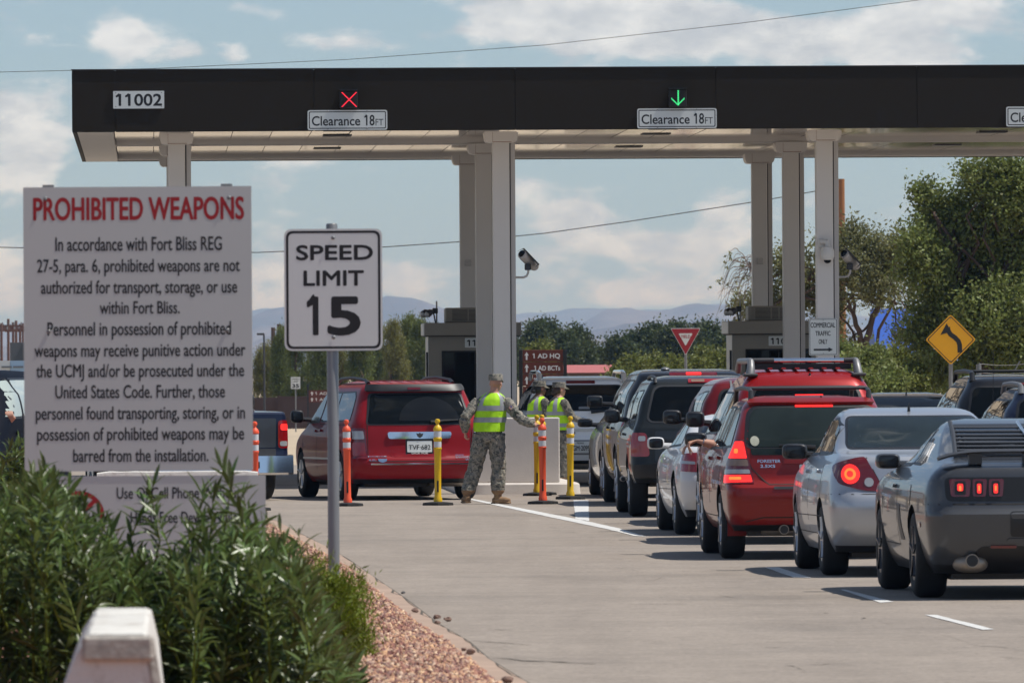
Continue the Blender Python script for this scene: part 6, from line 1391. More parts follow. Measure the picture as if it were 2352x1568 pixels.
# --- dark grey pickup with a shell over its bed
c = pickup('dark_pickup', 'dark grey truck with a black canopy shell and unlit red tail light', 1.72, 1.83, 4.95, (1.42, 110.6), .035, paint('dark_green_grey_paint', (0.014, 0.017, 0.018), 0, .4), 1.08, True)
c.rear_window([(-.70, 1.17), (.70, 1.17), (.60, 1.585), (-.60, 1.585)], r=.09, tint=M['trim']); c.seam('rear', [(.05, 1.17), (.05, 1.585)], .02, M['trim'], off=.010)
hb = c.patch('high_brake_light', 'rear', rect(-.20, 1.63, .42, 1.672, .01), M['lamp_red'], off=.013); c.patch('clear_lens', 'rear', rect(-.16, 1.637, .0, 1.664, .008), M['lamp_amber'], off=.016, th=.006, parent=hb); c.patch('clear_lens', 'rear', rect(.22, 1.637, .38, 1.664, .008), M['lamp_amber'], off=.016, th=.006, parent=hb)
for sg in (-1, 1):
    q = [(sg * .68, .74), (sg * .93, .74), (sg * .93, 1.03), (sg * .72, 1.03)]; l = c.patch('tail_light', 'wrap', rpoly(q if sg > 0 else q[::-1], .05), M['lamp_red'], off=.012); q = [(sg * .735, .93), (sg * .82, .93), (sg * .82, .99), (sg * .735, .99)]; c.patch('reverse_lamp', 'wrap', rpoly(q if sg > 0 else q[::-1], .02), M['lamp_clear'], off=.016, parent=l, th=.01)
c.seam('rear', [(-.64, 1.07), (-.64, .66), (.64, .66), (.64, 1.07)], .012); c.patch('tailgate', 'rear', rect(-.62, .68, .62, 1.05, .03), mat('black_tailgate', (.012, .013, .015), .3, coat=.6), off=.004)
c.patch('rear_bumper', 'wrap', rpoly([(-.86, .50), (.86, .50), (.86, .64), (-.86, .64)], .03), M['black'], off=.05, th=.08); c.windows([[(.6, 1.2), (1.6, 1.19), (1.6, 1.52), (.7, 1.53)], [(2.0, 1.17), (2.9, 1.13), (2.55, 1.47), (2.0, 1.51)]]); c.mirror(2.95, 1.22, .20, .175, gap=.08)
c.handle(2.2, 1.0); c.exhaust(-.93, .45, .03, 1.75); c.fronts([(-.62, 1.16), (.62, 1.16), (.54, 1.52), (-.54, 1.52)], [(.5, .8), (.82, .8), (.82, .96), (.5, .96)]); c.roof_rack(.60, .35, 1.9, 1.66, 1.70, M['black'], .02)

# --- generic SUVs and sedans farther on
def suv(name, lab, H, W, L, target, head, m, z0=.30, zb=1.08, wr=.37, lit=False, cat='car', glass=None, roof=.745, group='cars waiting at the gate', side=-1, belt=.955, seams=True, wt=.16):
    rear = [(z0, .24), (z0 + .1, .07), (z0 + .24, .0), (z0 + .36, .02), (z0 + .42, .07), (zb, .10), (zb + (H - zb) * .45, .19), (H - .16, .30), (H - .08, .36), (H - .035, .5), (H - .012, .85), (H, 1.2)]
    front = [(z0, .2), (z0 + .14, .03), (.72, 0), (.94, .08), (1.03, .45), (1.10, 1.15), (1.28, 1.5), (1.48, 1.8), (H - .1, 2.1), (H, 2.5)]
    c = Car(name, lab, cat, L, W, H, rear, front, suv_half(W, belt, roof, z0, zb, H), L * .575, L * .22, wr, m, target, head, group=group, side=side)
    g = glass or M['dark_glass']; t0, t1 = zb + .05, H - wt; ed = .30 + (H - zb) * .12
    c.windows([[(ed + .12, t0), (L * .28, t0), (L * .28, t1), (ed + .30, t1)], [(L * .295, t0), (L * .47, t0), (L * .47, t1), (L * .295, t1)], [(L * .485, t0), (L * .67, t0 - .01), (L * .60, t1 - .04), (L * .485, t1)]], g)
    c.rear_window([(-W * .37, zb + .06), (W * .37, zb + .06), (W * .325, H - .155), (-W * .325, H - .155)], r=.07)
    if seams: c.side_seams([[(L * .477, t0), (L * .475, z0 + .14)], [(L * .287, t0), (L * .29, z0 + .3)], [(L * .685, t0), (L * .68, z0 + .14)]]); c.handle(L * .33, zb - .1); c.handle(L * .52, zb - .1)
    c.fronts([(-W * .36, zb + .02), (W * .36, zb + .02), (W * .30, H - .17), (-W * .30, H - .17)], [(W * .27, .74), (W * .46, .74), (W * .46, .92), (W * .27, .92)])
    return c
def lamps(c, a, z0, z1, m, mode='wrap'):
    for sg in (-1, 1): q = [(sg * a[0], z0), (sg * a[1], z0), (sg * a[1], z1), (sg * a[0], z1)]; c.patch('tail_light', 'wrap', rpoly(q if sg > 0 else q[::-1], .04), m, off=.012)
c = suv('black_suv', 'tall black SUV in front of the dark pickup with a glowing high brake light', 1.80, 1.96, 5.1, (1.36, 119.7), .045, paint('black_paint', (0.006, 0.006, 0.007), .0, .4), .32, 1.12, .38)
hb = c.patch('high_brake_light', 'rear', rect(-.28, 1.70, .35, 1.735, .01), M['lamp_dim'], off=.03); c.patch('lit_lamp', 'rear', rect(-.06, 1.704, .14, 1.731, .008), M['lamp_lit'], off=.034, th=.01, parent=hb); lamps(c, (.78, .98), .80, 1.10, M['lamp_red']); c.mirror(3.45, 1.37, .21, .16, gap=.12, e=.35)
MB().ell((-.3, c.Y(.9), 1.80), (.06, .1, .03)).build('roof_fin', M['steel'], c.t)
c = Car('dark_sedan', 'dark grey sedan half hidden in front of the tall black SUV', 'car', 4.6, 1.80, 1.42,
        [(.21, .36), (.36, .10), (.60, .0), (.74, .06), (.98, .12), (1.03, .3), (1.06, .7), (1.2, 1.05), (1.33, 1.4), (1.39, 1.7), (1.42, 2.2)], [(.21, .25), (.35, .04), (.6, 0), (.74, .08), (.85, .35), (.95, .95), (1.0, 1.2), (1.15, 1.5), (1.3, 1.8), (1.42, 2.15)],
        [(.21, .88), (.30, .94), (.45, .985), (.60, 1.0), (.78, .99), (.92, .955), (1.0, .91), (1.1, .84), (1.25, .74), (1.36, .65), (1.42, .4)], 2.7, 1.05, .32, paint('slate_paint', (0.055, 0.062, 0.07), .5, .34), (1.24, 127.0), .05, rc=(.2, .22))
c.windows([[(1.2, 1.07), (2.15, 1.05), (2.15, 1.30), (1.55, 1.29)], [(2.22, 1.05), (3.25, 1.02), (2.7, 1.27), (2.22, 1.30)]]); c.rear_window([(-.6, 1.09), (.6, 1.09), (.53, 1.33), (-.53, 1.33)]); lamps(c, (.55, .95), .78, .98, M['lamp_red']); c.mirror(3.2, 1.04, .22, .125, gap=.07); c.side_seams([[(2.19, 1.05), (2.19, .36)], [(3.35, 1.0), (3.32, .36)]])
c.fronts([(-.6, 1.03), (.6, 1.03), (.5, 1.35), (-.5, 1.35)], [(.45, .62), (.78, .62), (.78, .74), (.45, .74)])

# --- white SUV under the canopy
c = suv('white_suv', 'white SUV with roof rails stopped under the canopy', 1.70, 1.86, 4.75, (.14, 141.0), .055, paint('white_suv_paint', (0.78, 0.78, 0.78), 0, .4), .34, 1.12, .37)
c.patch('high_brake_light', 'rear', rect(-.25, 1.585, .20, 1.625, .008), M['lamp_dim'], off=.012); lamps(c, (.74, .96), .86, 1.16, M['lamp_red'])
for sg in (-1, 1):
    o = MB().tube([(sg * .66, c.Y(.42), 1.60), (sg * .66, c.Y(.50), 1.72), (sg * .66, c.Y(.8), 1.765), (sg * .66, c.Y(2.6), 1.765), (sg * .66, c.Y(3.0), 1.66)], [.035, .045, .032, .03, .035], 12).build('roof_rail', M['lamp_clear'], c.t); MB().cbox((sg * .645, c.Y(.52), 1.70), (.09, .03, .06), .012).build('rail_end', M['trim'], o)
mb = MB(); n = 28; mb.lathe([(.05, -.012), (.056, -.016), (.063, -.012), (.063, 0)], n, 'y', (.0, c.Y(.065), 1.0)); mb.box(-.075, c.Y(.04), .988, .075, c.Y(.06), 1.012); mb.build('emblem', M['chrome'], c.t)
c.patch('tailgate_handle', 'rear', rpoly([(-.22, .84), (.22, .84), (.2, .885), (-.2, .885)], .012), M['white_barrier'], off=.012); c.patch('handle_recess', 'rear', rect(-.20, .80, -.13, .84, .01), M['black'], off=.006)
c.patch('rear_bumper', 'wrap', rpoly([(-1.0, .42), (1.0, .42), (1.0, .735), (-1.0, .735)], .04), c.m, off=.035, th=.06); c.patch('bumper_step', 'wrap', rpoly([(-.5, .50), (.85, .50), (.85, .70), (-.5, .70)], .03), M['steel'], off=.038, th=.03)
c.plate(-.06, .60, 'BGM·2099', M['sign_white2'], .34, .17, ('TEXAS', .16)); 
for o in c.t.children:
    if o.name.startswith(('license_plate', 'lettering')): o.location.y -= .045
c.patch('rear_glass_handle', 'rear', rect(-.07, 1.185, .10, 1.225, .01), M['steel'], off=.016); c.wiper(.12, 1.135, .5, 1.15); c.mirror(3.1, 1.24, .25, .22, gap=.09); c.muffler(-.5, .3, .33, c.Y(.3), c.Y(.6), .11)
c.patch('lower_valance', 'rear', rect(-.7, .345, .7, .415, .02), M['black'], off=.01)

# --- red minivan
c = Car('red_minivan', 'dark red minivan with a white licence plate between the traffic posts', 'minivan', 5.1, 1.95, 1.72,
        [(.24, .30), (.31, .13), (.42, .03), (.52, .0), (.60, .015), (.64, .05), (.98, .085), (1.10, .10), (1.25, .17), (1.42, .28), (1.54, .35), (1.60, .36), (1.655, .42), (1.69, .65), (1.71, 1.1), (1.72, 1.6)],
        [(.24, .25), (.38, .04), (.62, 0), (.8, .08), (.92, .35), (1.02, .75), (1.10, .95), (1.3, 1.25), (1.5, 1.6), (1.63, 2.0), (1.72, 2.5)],
        [(.24, .88), (.34, .95), (.5, .99), (.7, 1.0), (.92, .985), (1.05, .955), (1.15, .925), (1.3, .87), (1.45, .82), (1.57, .775), (1.63, .735), (1.68, .66), (1.71, .55), (1.72, .38)],
        3.08, 1.08, .345, paint('inferno_red_paint', (0.25, 0.010, 0.015), 0, .42), (-2.43, 126.3), .20, rc=(.20, .22), taper=(.035, .06), arch=.39)
c.windows([[(.62, 1.16), (1.75, 1.15), (1.75, 1.54), (.86, 1.55), (.72, 1.48)], [(1.82, 1.15), (2.75, 1.14), (2.75, 1.54), (1.82, 1.54)]], mat('blue_reflecting_glass', (.010, .014, .022), .03, spec=.4)); c.windows([[(2.86, 1.13), (4.02, 1.11), (3.55, 1.46), (2.86, 1.53)]], mat('open_front_window', (.10, .10, .075), .15, spec=.4, var=.8, vscale=3))
w = c.rear_window([(-.72, 1.105), (.72, 1.105), (.63, 1.53), (-.63, 1.53)], r=.05); c.patch('wiped_area', 'rear', [(.15 + .43 * math.cos(a), 1.125 + .36 * math.sin(a)) for a in np.linspace(0.05, math.pi - .05, 22)], mat('clean_dark_glass', (.009, .010, .011), .08, spec=.28), off=.009, th=.003, parent=w)
c.patch('tail_spoiler', 'rear', rpoly([(-.68, 1.565), (.68, 1.565), (.66, 1.635), (-.66, 1.635)], .02), M['black'], off=.05, th=.06); c.patch('high_brake_light', 'rear', rect(-.12, 1.585, .06, 1.605, .004), M['lamp_dim'], off=.055)
for sg in (-1, 1):
    q = [(sg * .73, .60), (sg * .965, .60), (sg * 1.0, 1.04), (sg * .76, 1.04)]; l = c.patch('tail_light', 'wrap', rpoly(q if sg > 0 else q[::-1], .025), M['lamp_dim'], off=.012); q = [(sg * .775, .885), (sg * .955, .885), (sg * .965, 1.0), (sg * .785, 1.0)]; c.patch('reverse_lamp', 'wrap', rpoly(q if sg > 0 else q[::-1], .015), M['lamp_clear'], off=.016, th=.01, parent=l)
    q = [(sg * .76, .64), (sg * .95, .64), (sg * .955, .84), (sg * .77, .84)]; c.patch('red_lens', 'wrap', rpoly(q if sg > 0 else q[::-1], .02), M['lamp_red'], off=.016, th=.01, parent=l)
c.patch('plate_recess', 'rear', rpoly([(-.42, .62), (.42, .62), (.44, .90), (-.44, .90)], .06), c.m, off=.002, th=.01)
g_ = c.patch('chrome_garnish', 'rear', rpoly([(-.44, .885), (.44, .885), (.455, .985), (-.455, .985)], .04), M['chrome'], off=.022, th=.03); c.patch('emblem', 'rear', [(-.035, .92), (0, .895), (.035, .92), (.05, .965), (.02, .955), (0, .975), (-.02, .955), (-.05, .965)], M['trim'], off=.028, th=.006, parent=g_)
f_ = c.patch('plate_frame', 'rear', rect(-.20, .655, .19, .885, .015), M['black'], off=.006, th=.02); c.plate(-.005, .775, 'TVF·682', M['sign_white'], .35, .165); c.words('DICK POE', -.12, .11, .664, .026, M['letter_white'], .06, .017)
c.words('DODGE', -.73, -.47, .615, .03, M['chrome'], .06); c.words('4.0L', -.73, -.62, .57, .028, M['chrome'], .05); c.words('GRAND', .50, .62, .635, .022, M['chrome'], .05); c.words('CARAVAN', .50, .70, .602, .028, M['chrome'], .05); c.words('SXT', .64, .71, .57, .025, M['chrome'], .05)
c.patch('dealer_badge', 'rear', [(-.60, .60), (-.47, .60), (-.48, .565), (-.535, .545), (-.59, .565)], M['chrome'], off=.008, th=.006)
c.seam('rear', [(-.73, 1.08), (-.725, .565), (.725, .565), (.73, 1.08)], .012); c.patch('step_pad', 'rear', rpoly([(-.70, .515), (.70, .515), (.70, .535), (-.70, .535)], .006), M['chrome'], off=.012, th=.02)
c.wiper(.16, 1.12, .55, 1.145); c.side_seams([[(1.79, 1.14), (1.79, .34)], [(2.80, 1.13), (2.80, .34)], [(4.0, 1.08), (3.95, .34)], [(.9, 1.09), (2.78, 1.09)]]); c.handle(2.6, 1.0); c.handle(2.98, .99); c.mirror(3.85, 1.20, .18, .19, gap=.09)
for mir in (False, True): c.patch('door_moulding', 'left', rpoly(c.side([(1.3, .58), (3.9, .575), (3.9, .605), (1.3, .61)]), .008), M['chrome'], off=.008, mirror=mir)
for sg in (-1, 1): MB().tube([(sg * .60, c.Y(.72), 1.685), (sg * .60, c.Y(.95), 1.735), (sg * .60, c.Y(1.9), 1.77), (sg * .60, c.Y(2.8), 1.755), (sg * .60, c.Y(3.1), 1.69)], [.03, .024, .022, .022, .03], 8).build('roof_rail', M['black'], c.t)
for k in range(6): MB().cbox((-.42 + k * .17, c.Y(1.7), 1.722), (.03, 1.8, .012), .005).build('roof_rib', c.m, c.t)
c.muffler(.2, .72, .26, c.Y(.3), c.Y(.6), .09); c.fronts([(-.68, 1.13), (.68, 1.13), (.58, 1.58), (-.58, 1.58)], [(.5, .68), (.85, .68), (.85, .88), (.5, .88)])

c.t.scale = (1, 1, .965); c.m.node_tree.nodes['Principled BSDF'].inputs['Coat Weight'].default_value = .25; c.m.node_tree.nodes['Principled BSDF'].inputs['Specular IOR Level'].default_value = .15
# --- blue pickup ahead of the minivan
c = pickup('blue_pickup', 'dark blue pickup with a chrome step bumper, half hidden by the weapons board', 1.86, 1.96, 5.6, (-3.42, 127.4), .24, paint('navy_paint', (0.012, 0.018, 0.045), .2, .38), 1.24, cabd=2.1, ro=1.25, wr=.39, wb=3.5, side=1)
c.patch('tailgate', 'rear', rpoly([(-.78, .74), (.78, .74), (.79, 1.15), (-.79, 1.15)], .03), mat('dusty_tailgate', (.030, .034, .042), .5, coat=.4, var=.2), off=.006); c.patch('tailgate_lip', 'rear', rect(-.78, .62, .78, .725, .02), M['trim'], off=.006)
c.patch('handle_bezel', 'rear', rect(-.13, 1.02, .13, 1.11, .015), M['trim'], off=.014); c.patch('handle_recess', 'rear', rect(.02, 1.035, .11, 1.09, .01), M['black'], off=.017, th=.006); c.patch('emblem', 'rear', [(-.06, .95), (-.04, .88), (0, .85), (.04, .88), (.06, .95), (.02, .97), (-.02, .97)], M['chrome'], off=.016)
for sg in (-1, 1):
    q = [(sg * .815, .73), (sg * .97, .73), (sg * .97, 1.12), (sg * .815, 1.12)]; l = c.patch('tail_light', 'wrap', rpoly(q if sg > 0 else q[::-1], .05), M['lamp_red'], off=.014); q = [(sg * .84, .76), (sg * .95, .76), (sg * .95, .83), (sg * .84, .83)]; c.patch('reverse_lamp', 'wrap', rpoly(q if sg > 0 else q[::-1], .03), M['lamp_clear'], off=.018, parent=l, th=.01)
    q = [(sg * .85, .98), (sg * .96, .98), (sg * .96, 1.07), (sg * .85, 1.07)]; c.patch('lit_lamp', 'wrap', rpoly(q if sg > 0 else q[::-1], .03), M['lamp_lit'], off=.018, parent=l, th=.01)
b_ = empty('x', (0, 0, 0)); bpy.data.objects.remove(b_); mb = MB(); V = []; n = 18
for i in range(n + 1):
    x = -1.0 + 2.0 * i / n; y = c.Y(-.10) + .16 * max(0, abs(x) - .62) ** 1.2; V += [(x, y, .36), (x, y - .03, .39), (x, y - .01, .625), (x, y + .05, .64), (x, y + .22, .64), (x, y + .2, .36)]
mb.add(V, [(6 * i + a, 6 * i + (a + 1) % 6, 6 * i + 6 + (a + 1) % 6, 6 * i + 6 + a) for i in range(n) for a in range(6)] + [tuple(range(6)), tuple(range(6 * n + 5, 6 * n - 1, -1))]); bp = mb.build('rear_bumper', M['chrome'], c.t)
MB().cbox((.44, c.Y(-.125), .50), (.13, .02, .10), .01).build('step_hole', M['black'], bp); MB().cbox((.16, c.Y(-.13), .51), (.31, .012, .155), .004).build('license_plate', M['sign_white'], bp)
lettering('1H7·182', .02, .30, .455, .085, c.Y(-.139), M['letter_black'], bp, .06)
c.rear_window([(-.66, 1.32), (.66, 1.32), (.58, 1.70), (-.58, 1.70)]); c.windows([[(2.5, 1.3), (3.3, 1.28), (3.3, 1.68), (2.6, 1.7)]]); c.mirror(3.7, 1.36, .25, .28, gap=.12)

# --- right hand lane
c = Car('far_sedan', 'dark blue sedan roof with a short antenna between the red cars and the black SUV', 'car', 4.7, 1.82, 1.44,
        [(.21, .36), (.36, .10), (.60, .0), (.74, .06), (1.0, .12), (1.04, .3), (1.07, .7), (1.2, 1.05), (1.33, 1.4), (1.40, 1.7), (1.44, 2.2)], [(.21, .25), (.35, .04), (.6, 0), (.74, .08), (.85, .35), (.95, .95), (1.0, 1.2), (1.15, 1.5), (1.3, 1.8), (1.44, 2.15)],
        [(.21, .88), (.30, .94), (.45, .985), (.60, 1.0), (.78, .99), (.92, .955), (1.0, .91), (1.1, .85), (1.25, .77), (1.37, .69), (1.42, .58), (1.44, .4)], 2.7, 1.05, .32, paint('steel_blue_paint', (0.05, 0.06, 0.085), .4, .34), (4.86, 130.0), .05, rc=(.2, .22))
c.rear_window([(-.62, 1.1), (.62, 1.1), (.55, 1.36), (-.55, 1.36)]); c.windows([[(1.2, 1.07), (2.15, 1.05), (2.15, 1.32), (1.55, 1.31)], [(2.22, 1.05), (3.25, 1.02), (2.7, 1.29), (2.22, 1.32)]]); lamps(c, (.55, .95), .78, .98, M['lamp_red']); c.antenna(.0, 1.75, 1.41, .16)
c = suv('black_suv', 'black SUV with a roof rack in the right lane, behind the silver sedan', 1.71, 1.85, 4.6, (5.17, 108.2), .05, paint('black_suv_paint', (0.008, 0.008, 0.010), 0, .4), .32, 1.06, .36)
c.roof_rack(.60, .55, 2.6, 1.66, 1.74, M['black'], .026, ((1.0, .018, M['black']),)); c.patch('high_brake_light', 'rear', rect(-.13, 1.585, .20, 1.605, .005), M['lamp_dim'], off=.012); lamps(c, (.74, .92), .8, 1.0, M['lamp_red'])
c = suv('navy_suv', 'navy blue SUV at the right edge above the grey coupe', 1.575, 1.78, 4.4, (5.37, 101.5), .05, paint('navy_suv_paint', (0.010, 0.014, 0.036), 0, .4), .28, 1.0, .34)
c.roof_rack(.56, .5, 2.4, 1.53, 1.60, M['steel'], .026); lamps(c, (.72, .90), .8, 1.2, M['lamp_red']); c.antenna(-.62, 3.0, 1.1, .9)

# --- oncoming dark SUV at the left edge
th = math.pi - .17; p_ = P(8, 920, 82.0)
lx, ly = -.86, .35
c = suv('oncoming_suv', 'dark blue car at the left edge with a driver leaning an arm out', 1.83, 1.90, 4.9, (0, 0), th, mat('midnight_paint', (0.004, 0.006, 0.012), .6, spec=.08), .34, 1.36, .38, group=None, glass=M['pale_view_glass'], roof=.86, belt=.985, wt=.095)
c.t.location = (p_.x - (lx * math.cos(th) - ly * math.sin(th)), 82.0 - (lx * math.sin(th) + ly * math.cos(th)), 0); ONC = c
# ------------------------------------------------------------------ people
def remeshed(name, mb, voxel, smooth, parent):
    o = mb.build(name, M['camo'], parent, fix=False); r = o.modifiers.new('r', 'REMESH'); r.mode = 'VOXEL'; r.voxel_size = voxel; r.use_smooth_shade = True
    s = o.modifiers.new('s', 'SMOOTH'); s.factor = .5; s.iterations = smooth; o.parent = None; apply_mods(o); o.parent = parent; return o
def hand(mb, wrist, dir_, palm_n, size=1.0, curl=.5, thumb_side=1, spread=.10):
    """palm, four unequal bent fingers and a thumb; dir_ points from wrist to knuckles, palm_n out of the palm"""
    d = Vector(dir_).normalized(); n = Vector(palm_n); n = (n - d * n.dot(d)).normalized(); s = d.cross(n) * thumb_side; w = Vector(wrist); k = size
    mb.tube([w - d * .03 * k, w + d * .01 * k, w + d * .05 * k, w + d * .085 * k, w + d * .095 * k], [.026 * k, .030 * k, .039 * k, .039 * k, .032 * k], 12, flat=.48, up=n)
    for i, (off, ln) in enumerate(((.030, .072), (.010, .080), (-.011, .074), (-.031, .058))):
        a = w + d * .085 * k + s * off * k; f = (d + s * off * spread * 14).normalized(); pts = [a - d * .02 * k, a]; p = a; ang = 0
        for q, fr in enumerate((.42, .32, .26)):
            ang += curl * (.55 + .1 * i); f2 = f * math.cos(ang) + n * math.sin(ang); p = p + f2 * ln * fr * k; pts.append(p)
        mb.tube(pts, [.0095 * k, .0095 * k, .0088 * k, .008 * k, .0065 * k], 8)
    a = w + d * .025 * k + s * .025 * k; p1 = a + (s * .7 + d * .6 + n * .35).normalized() * .042 * k; p2 = p1 + (d * .8 + s * .15 + n * .5 * (1 + curl)).normalized() * .034 * k; p3 = p2 + (d * .8 - s * .1 + n * .6).normalized() * .024 * k
    mb.tube([a, p1, p2, p3], [.014 * k, .012 * k, .0105 * k, .008 * k], 8)
def head(mb, c, yaw, k=1.0):
    """face towards local +y turned by yaw"""
    Rz = Matrix.Rotation(yaw, 3, 'Z'); c = Vector(c); E = lambda o, r: mb.ell(c + Rz @ (Vector(o) * k), tuple(x * k for x in r), rot=Rz)
    E((0, -.012, .028), (.078, .098, .098)); E((0, .030, -.045), (.060, .068, .066)); E((0, .062, -.088), (.026, .026, .022)); E((0, .098, -.012), (.013, .022, .017)); E((0, .082, .012), (.010, .018, .030))
    for s in (-1, 1): E((s * .078, -.012, -.008), (.011, .020, .032)); E((s * .032, .082, .030), (.024, .012, .010)); E((s * .045, .062, -.03), (.024, .022, .022))
    E((0, .090, -.052), (.024, .010, .008))
def cap(c, yaw, k, parent, m):
    Rz = Matrix.Rotation(yaw, 3, 'Z'); mb = MB(); c = Vector(c); n = 28; V = []; secs = [(.052, .086, .106), (.050, .092, .112), (.085, .092, .112), (.125, .088, .106), (.135, .082, .10), (.137, .05, .06)]
    for z, rx, ry in secs:
        for i in range(n): a = 2 * math.pi * i / n; V.append(c + Rz @ (Vector((rx * math.cos(a), ry * math.sin(a) - .01, z - .012 - .10 * 0)) * k))
    mb.add(V, [(j * n + i, j * n + (i + 1) % n, (j + 1) * n + (i + 1) % n, (j + 1) * n + i) for j in range(len(secs) - 1) for i in range(n)] + [tuple(range((len(secs) - 1) * n, len(secs) * n)), tuple(reversed(range(n)))])
    V = []; F = []; q = 12
    for i in range(q + 1):
        a = math.pi * (.12 + .76 * i / q); V += [c + Rz @ (Vector((.091 * math.cos(a), .111 * math.sin(a) - .01, .046)) * k), c + Rz @ (Vector((.092 * math.cos(a), .111 * math.sin(a) - .01 + .068 * math.sin(math.pi * i / q) ** .5, .026 - .012 * math.sin(math.pi * i / q))) * k)]
    V2 = [v + Vector((0, 0, -.006)) for v in V]; b = len(V); F = [(2 * i, 2 * i + 1, 2 * i + 3, 2 * i + 2) for i in range(q)] + [(b + 2 * i, b + 2 * i + 2, b + 2 * i + 3, b + 2 * i + 1) for i in range(q)] + [(2 * i + 1, b + 2 * i + 1, b + 2 * i + 3, 2 * i + 3) for i in range(q)]
    mb.add(V + V2, F); return mb.build('cap', m, parent)
def vest(secs, yaw, parent, bands, stripes, n=64, off=0.0):
    """sleeveless shell; secs: (z, cx, cy, rx, ry); bands: z ranges; stripes: cos ranges on front and back above a height"""
    f = [pchip([(s[0], s[k]) for s in secs]) for k in (1, 2, 3, 4)]; z0, z1 = secs[0][0], secs[-1][0]
    zs = sorted(set([z0, z1] + [b for q in bands for b in q] + [s[0] for s in secs] + list(np.linspace(z0, z1, 26)))); zs = [z for i, z in enumerate(zs) if i == 0 or z - zs[i - 1] > .004 or any(abs(z - b) < 1e-6 for q in bands for b in q)]
    def pt(a, z, o): 
        w = 1 + mnoise.noise(Vector((math.cos(a) * 3, math.sin(a) * 3, z * 9 + yaw))) * .055
        x, y = (f[2](z) * w + o) * math.cos(a), (f[3](z) * w + o) * math.sin(a); e = .85; return (f[0](z) + x * math.cos(yaw) - y * math.sin(yaw), f[1](z) + x * math.sin(yaw) + y * math.cos(yaw), z)
    A = [2 * math.pi * i / n for i in range(n)]; G_ = {'vest': [], 'b': [], 's': []}
    for j in range(len(zs) - 1):
        zm = (zs[j] + zs[j + 1]) / 2
        for i in range(n):
            c = math.cos((A[i] + 2 * math.pi * (i + 1) / n) / 2); k = 'vest'
            for qi, (a, b) in enumerate(bands):
                if a - 1e-6 < zm < b + 1e-6: k = 'b%d' % qi
            if k == 'vest' and zm > stripes[2] and stripes[0] < abs(c) < stripes[1]: k = 's%d%d' % (0 if c < 0 else 1, 0 if i < n / 2 else 1)
            G_.setdefault(k, []).append((i, j))
    root = None
    for k, cells in G_.items():
        if not cells: continue
        o = off if k == 'vest' else off + .003; V = []; F = []
        if k == 'vest': cells = cells + [c for q in G_ if q != 'vest' for c in G_[q]]
        idx = {}
        for (i, j) in cells:
            q = []
            for (ii, jj) in ((i, j), ((i + 1) % n, j), ((i + 1) % n, j + 1), (i, j + 1)):
                if (ii, jj) not in idx: idx[(ii, jj)] = len(V); V.append(pt(A[ii], zs[jj], o))
                q.append(idx[(ii, jj)])
            F.append(tuple(q))
        ob = MB().add(V, F).build('vest' if k == 'vest' else 'reflective_band', M['vest'] if k == 'vest' else M['band'], parent if k == 'vest' else root, ang=60)
        if k == 'vest': root = ob
    return root
def paint_body(o, rules, mats):
    me = o.data; me.materials.clear()
    for m in mats: me.materials.append(m)
    me.polygons.foreach_set('material_index', [next((k for k, r in rules if r(p.center)), 0) for p in me.polygons])
def crumple(o, f, amp, sc, seed):
    me = o.data; n = len(me.vertices); co = np.empty(n * 3, np.float32); no = np.empty(n * 3, np.float32); me.vertices.foreach_get('co', co); me.vertices.foreach_get('normal', no); co = co.reshape(-1, 3); no = no.reshape(-1, 3)
    for i in range(n):
        p = Vector(co[i])
        if f(p): co[i] += no[i] * (mnoise.noise(p * sc + Vector((seed, 0, 0))) + .5 * mnoise.noise(p * sc * 2.3)) * amp
    me.vertices.foreach_set('co', co.ravel()); me.update()
def leg(mb, hip, knee, ankle, k=1.0):
    h, kn, a = Vector(hip), Vector(knee), Vector(ankle)
    mb.tube([h + Vector((0, 0, .04)), h.lerp(kn, .35), h.lerp(kn, .8), kn, kn.lerp(a, .35), kn.lerp(a, .8), a + Vector((0, 0, .03)), a + Vector((0, 0, .0))], [.120 * k, .116 * k, .102 * k, .098 * k, .100 * k, .094 * k, .088 * k, .066 * k], 16)
def boot(mb, ankle, toe, k=1.0, heel_up=0.0):
    a, t = Vector(ankle), Vector(toe); d = (t - a); d.z = 0; d.normalize()
    mb.tube([a + Vector((0, 0, .10)), a, a + Vector((0, 0, -.05))], [.056 * k, .052 * k, .055 * k], 12)
    z0 = a.z - .085; mb.tube([Vector((a.x, a.y, z0 + heel_up * 0)) - d * .075, Vector((a.x, a.y, z0)) - d * .04, Vector((a.x, a.y, z0 + .0)) + d * .04, t - d * .06 + Vector((0, 0, .0)), t], [.036, .050 * k, .052 * k, .048 * k, .022], 12, flat=.9)
    mb.tube([Vector((a.x, a.y, z0 - .042)) - d * .09, t + Vector((0, 0, -.034)) - d * .0], [.046 * k, .046 * k], 10, flat=.3)

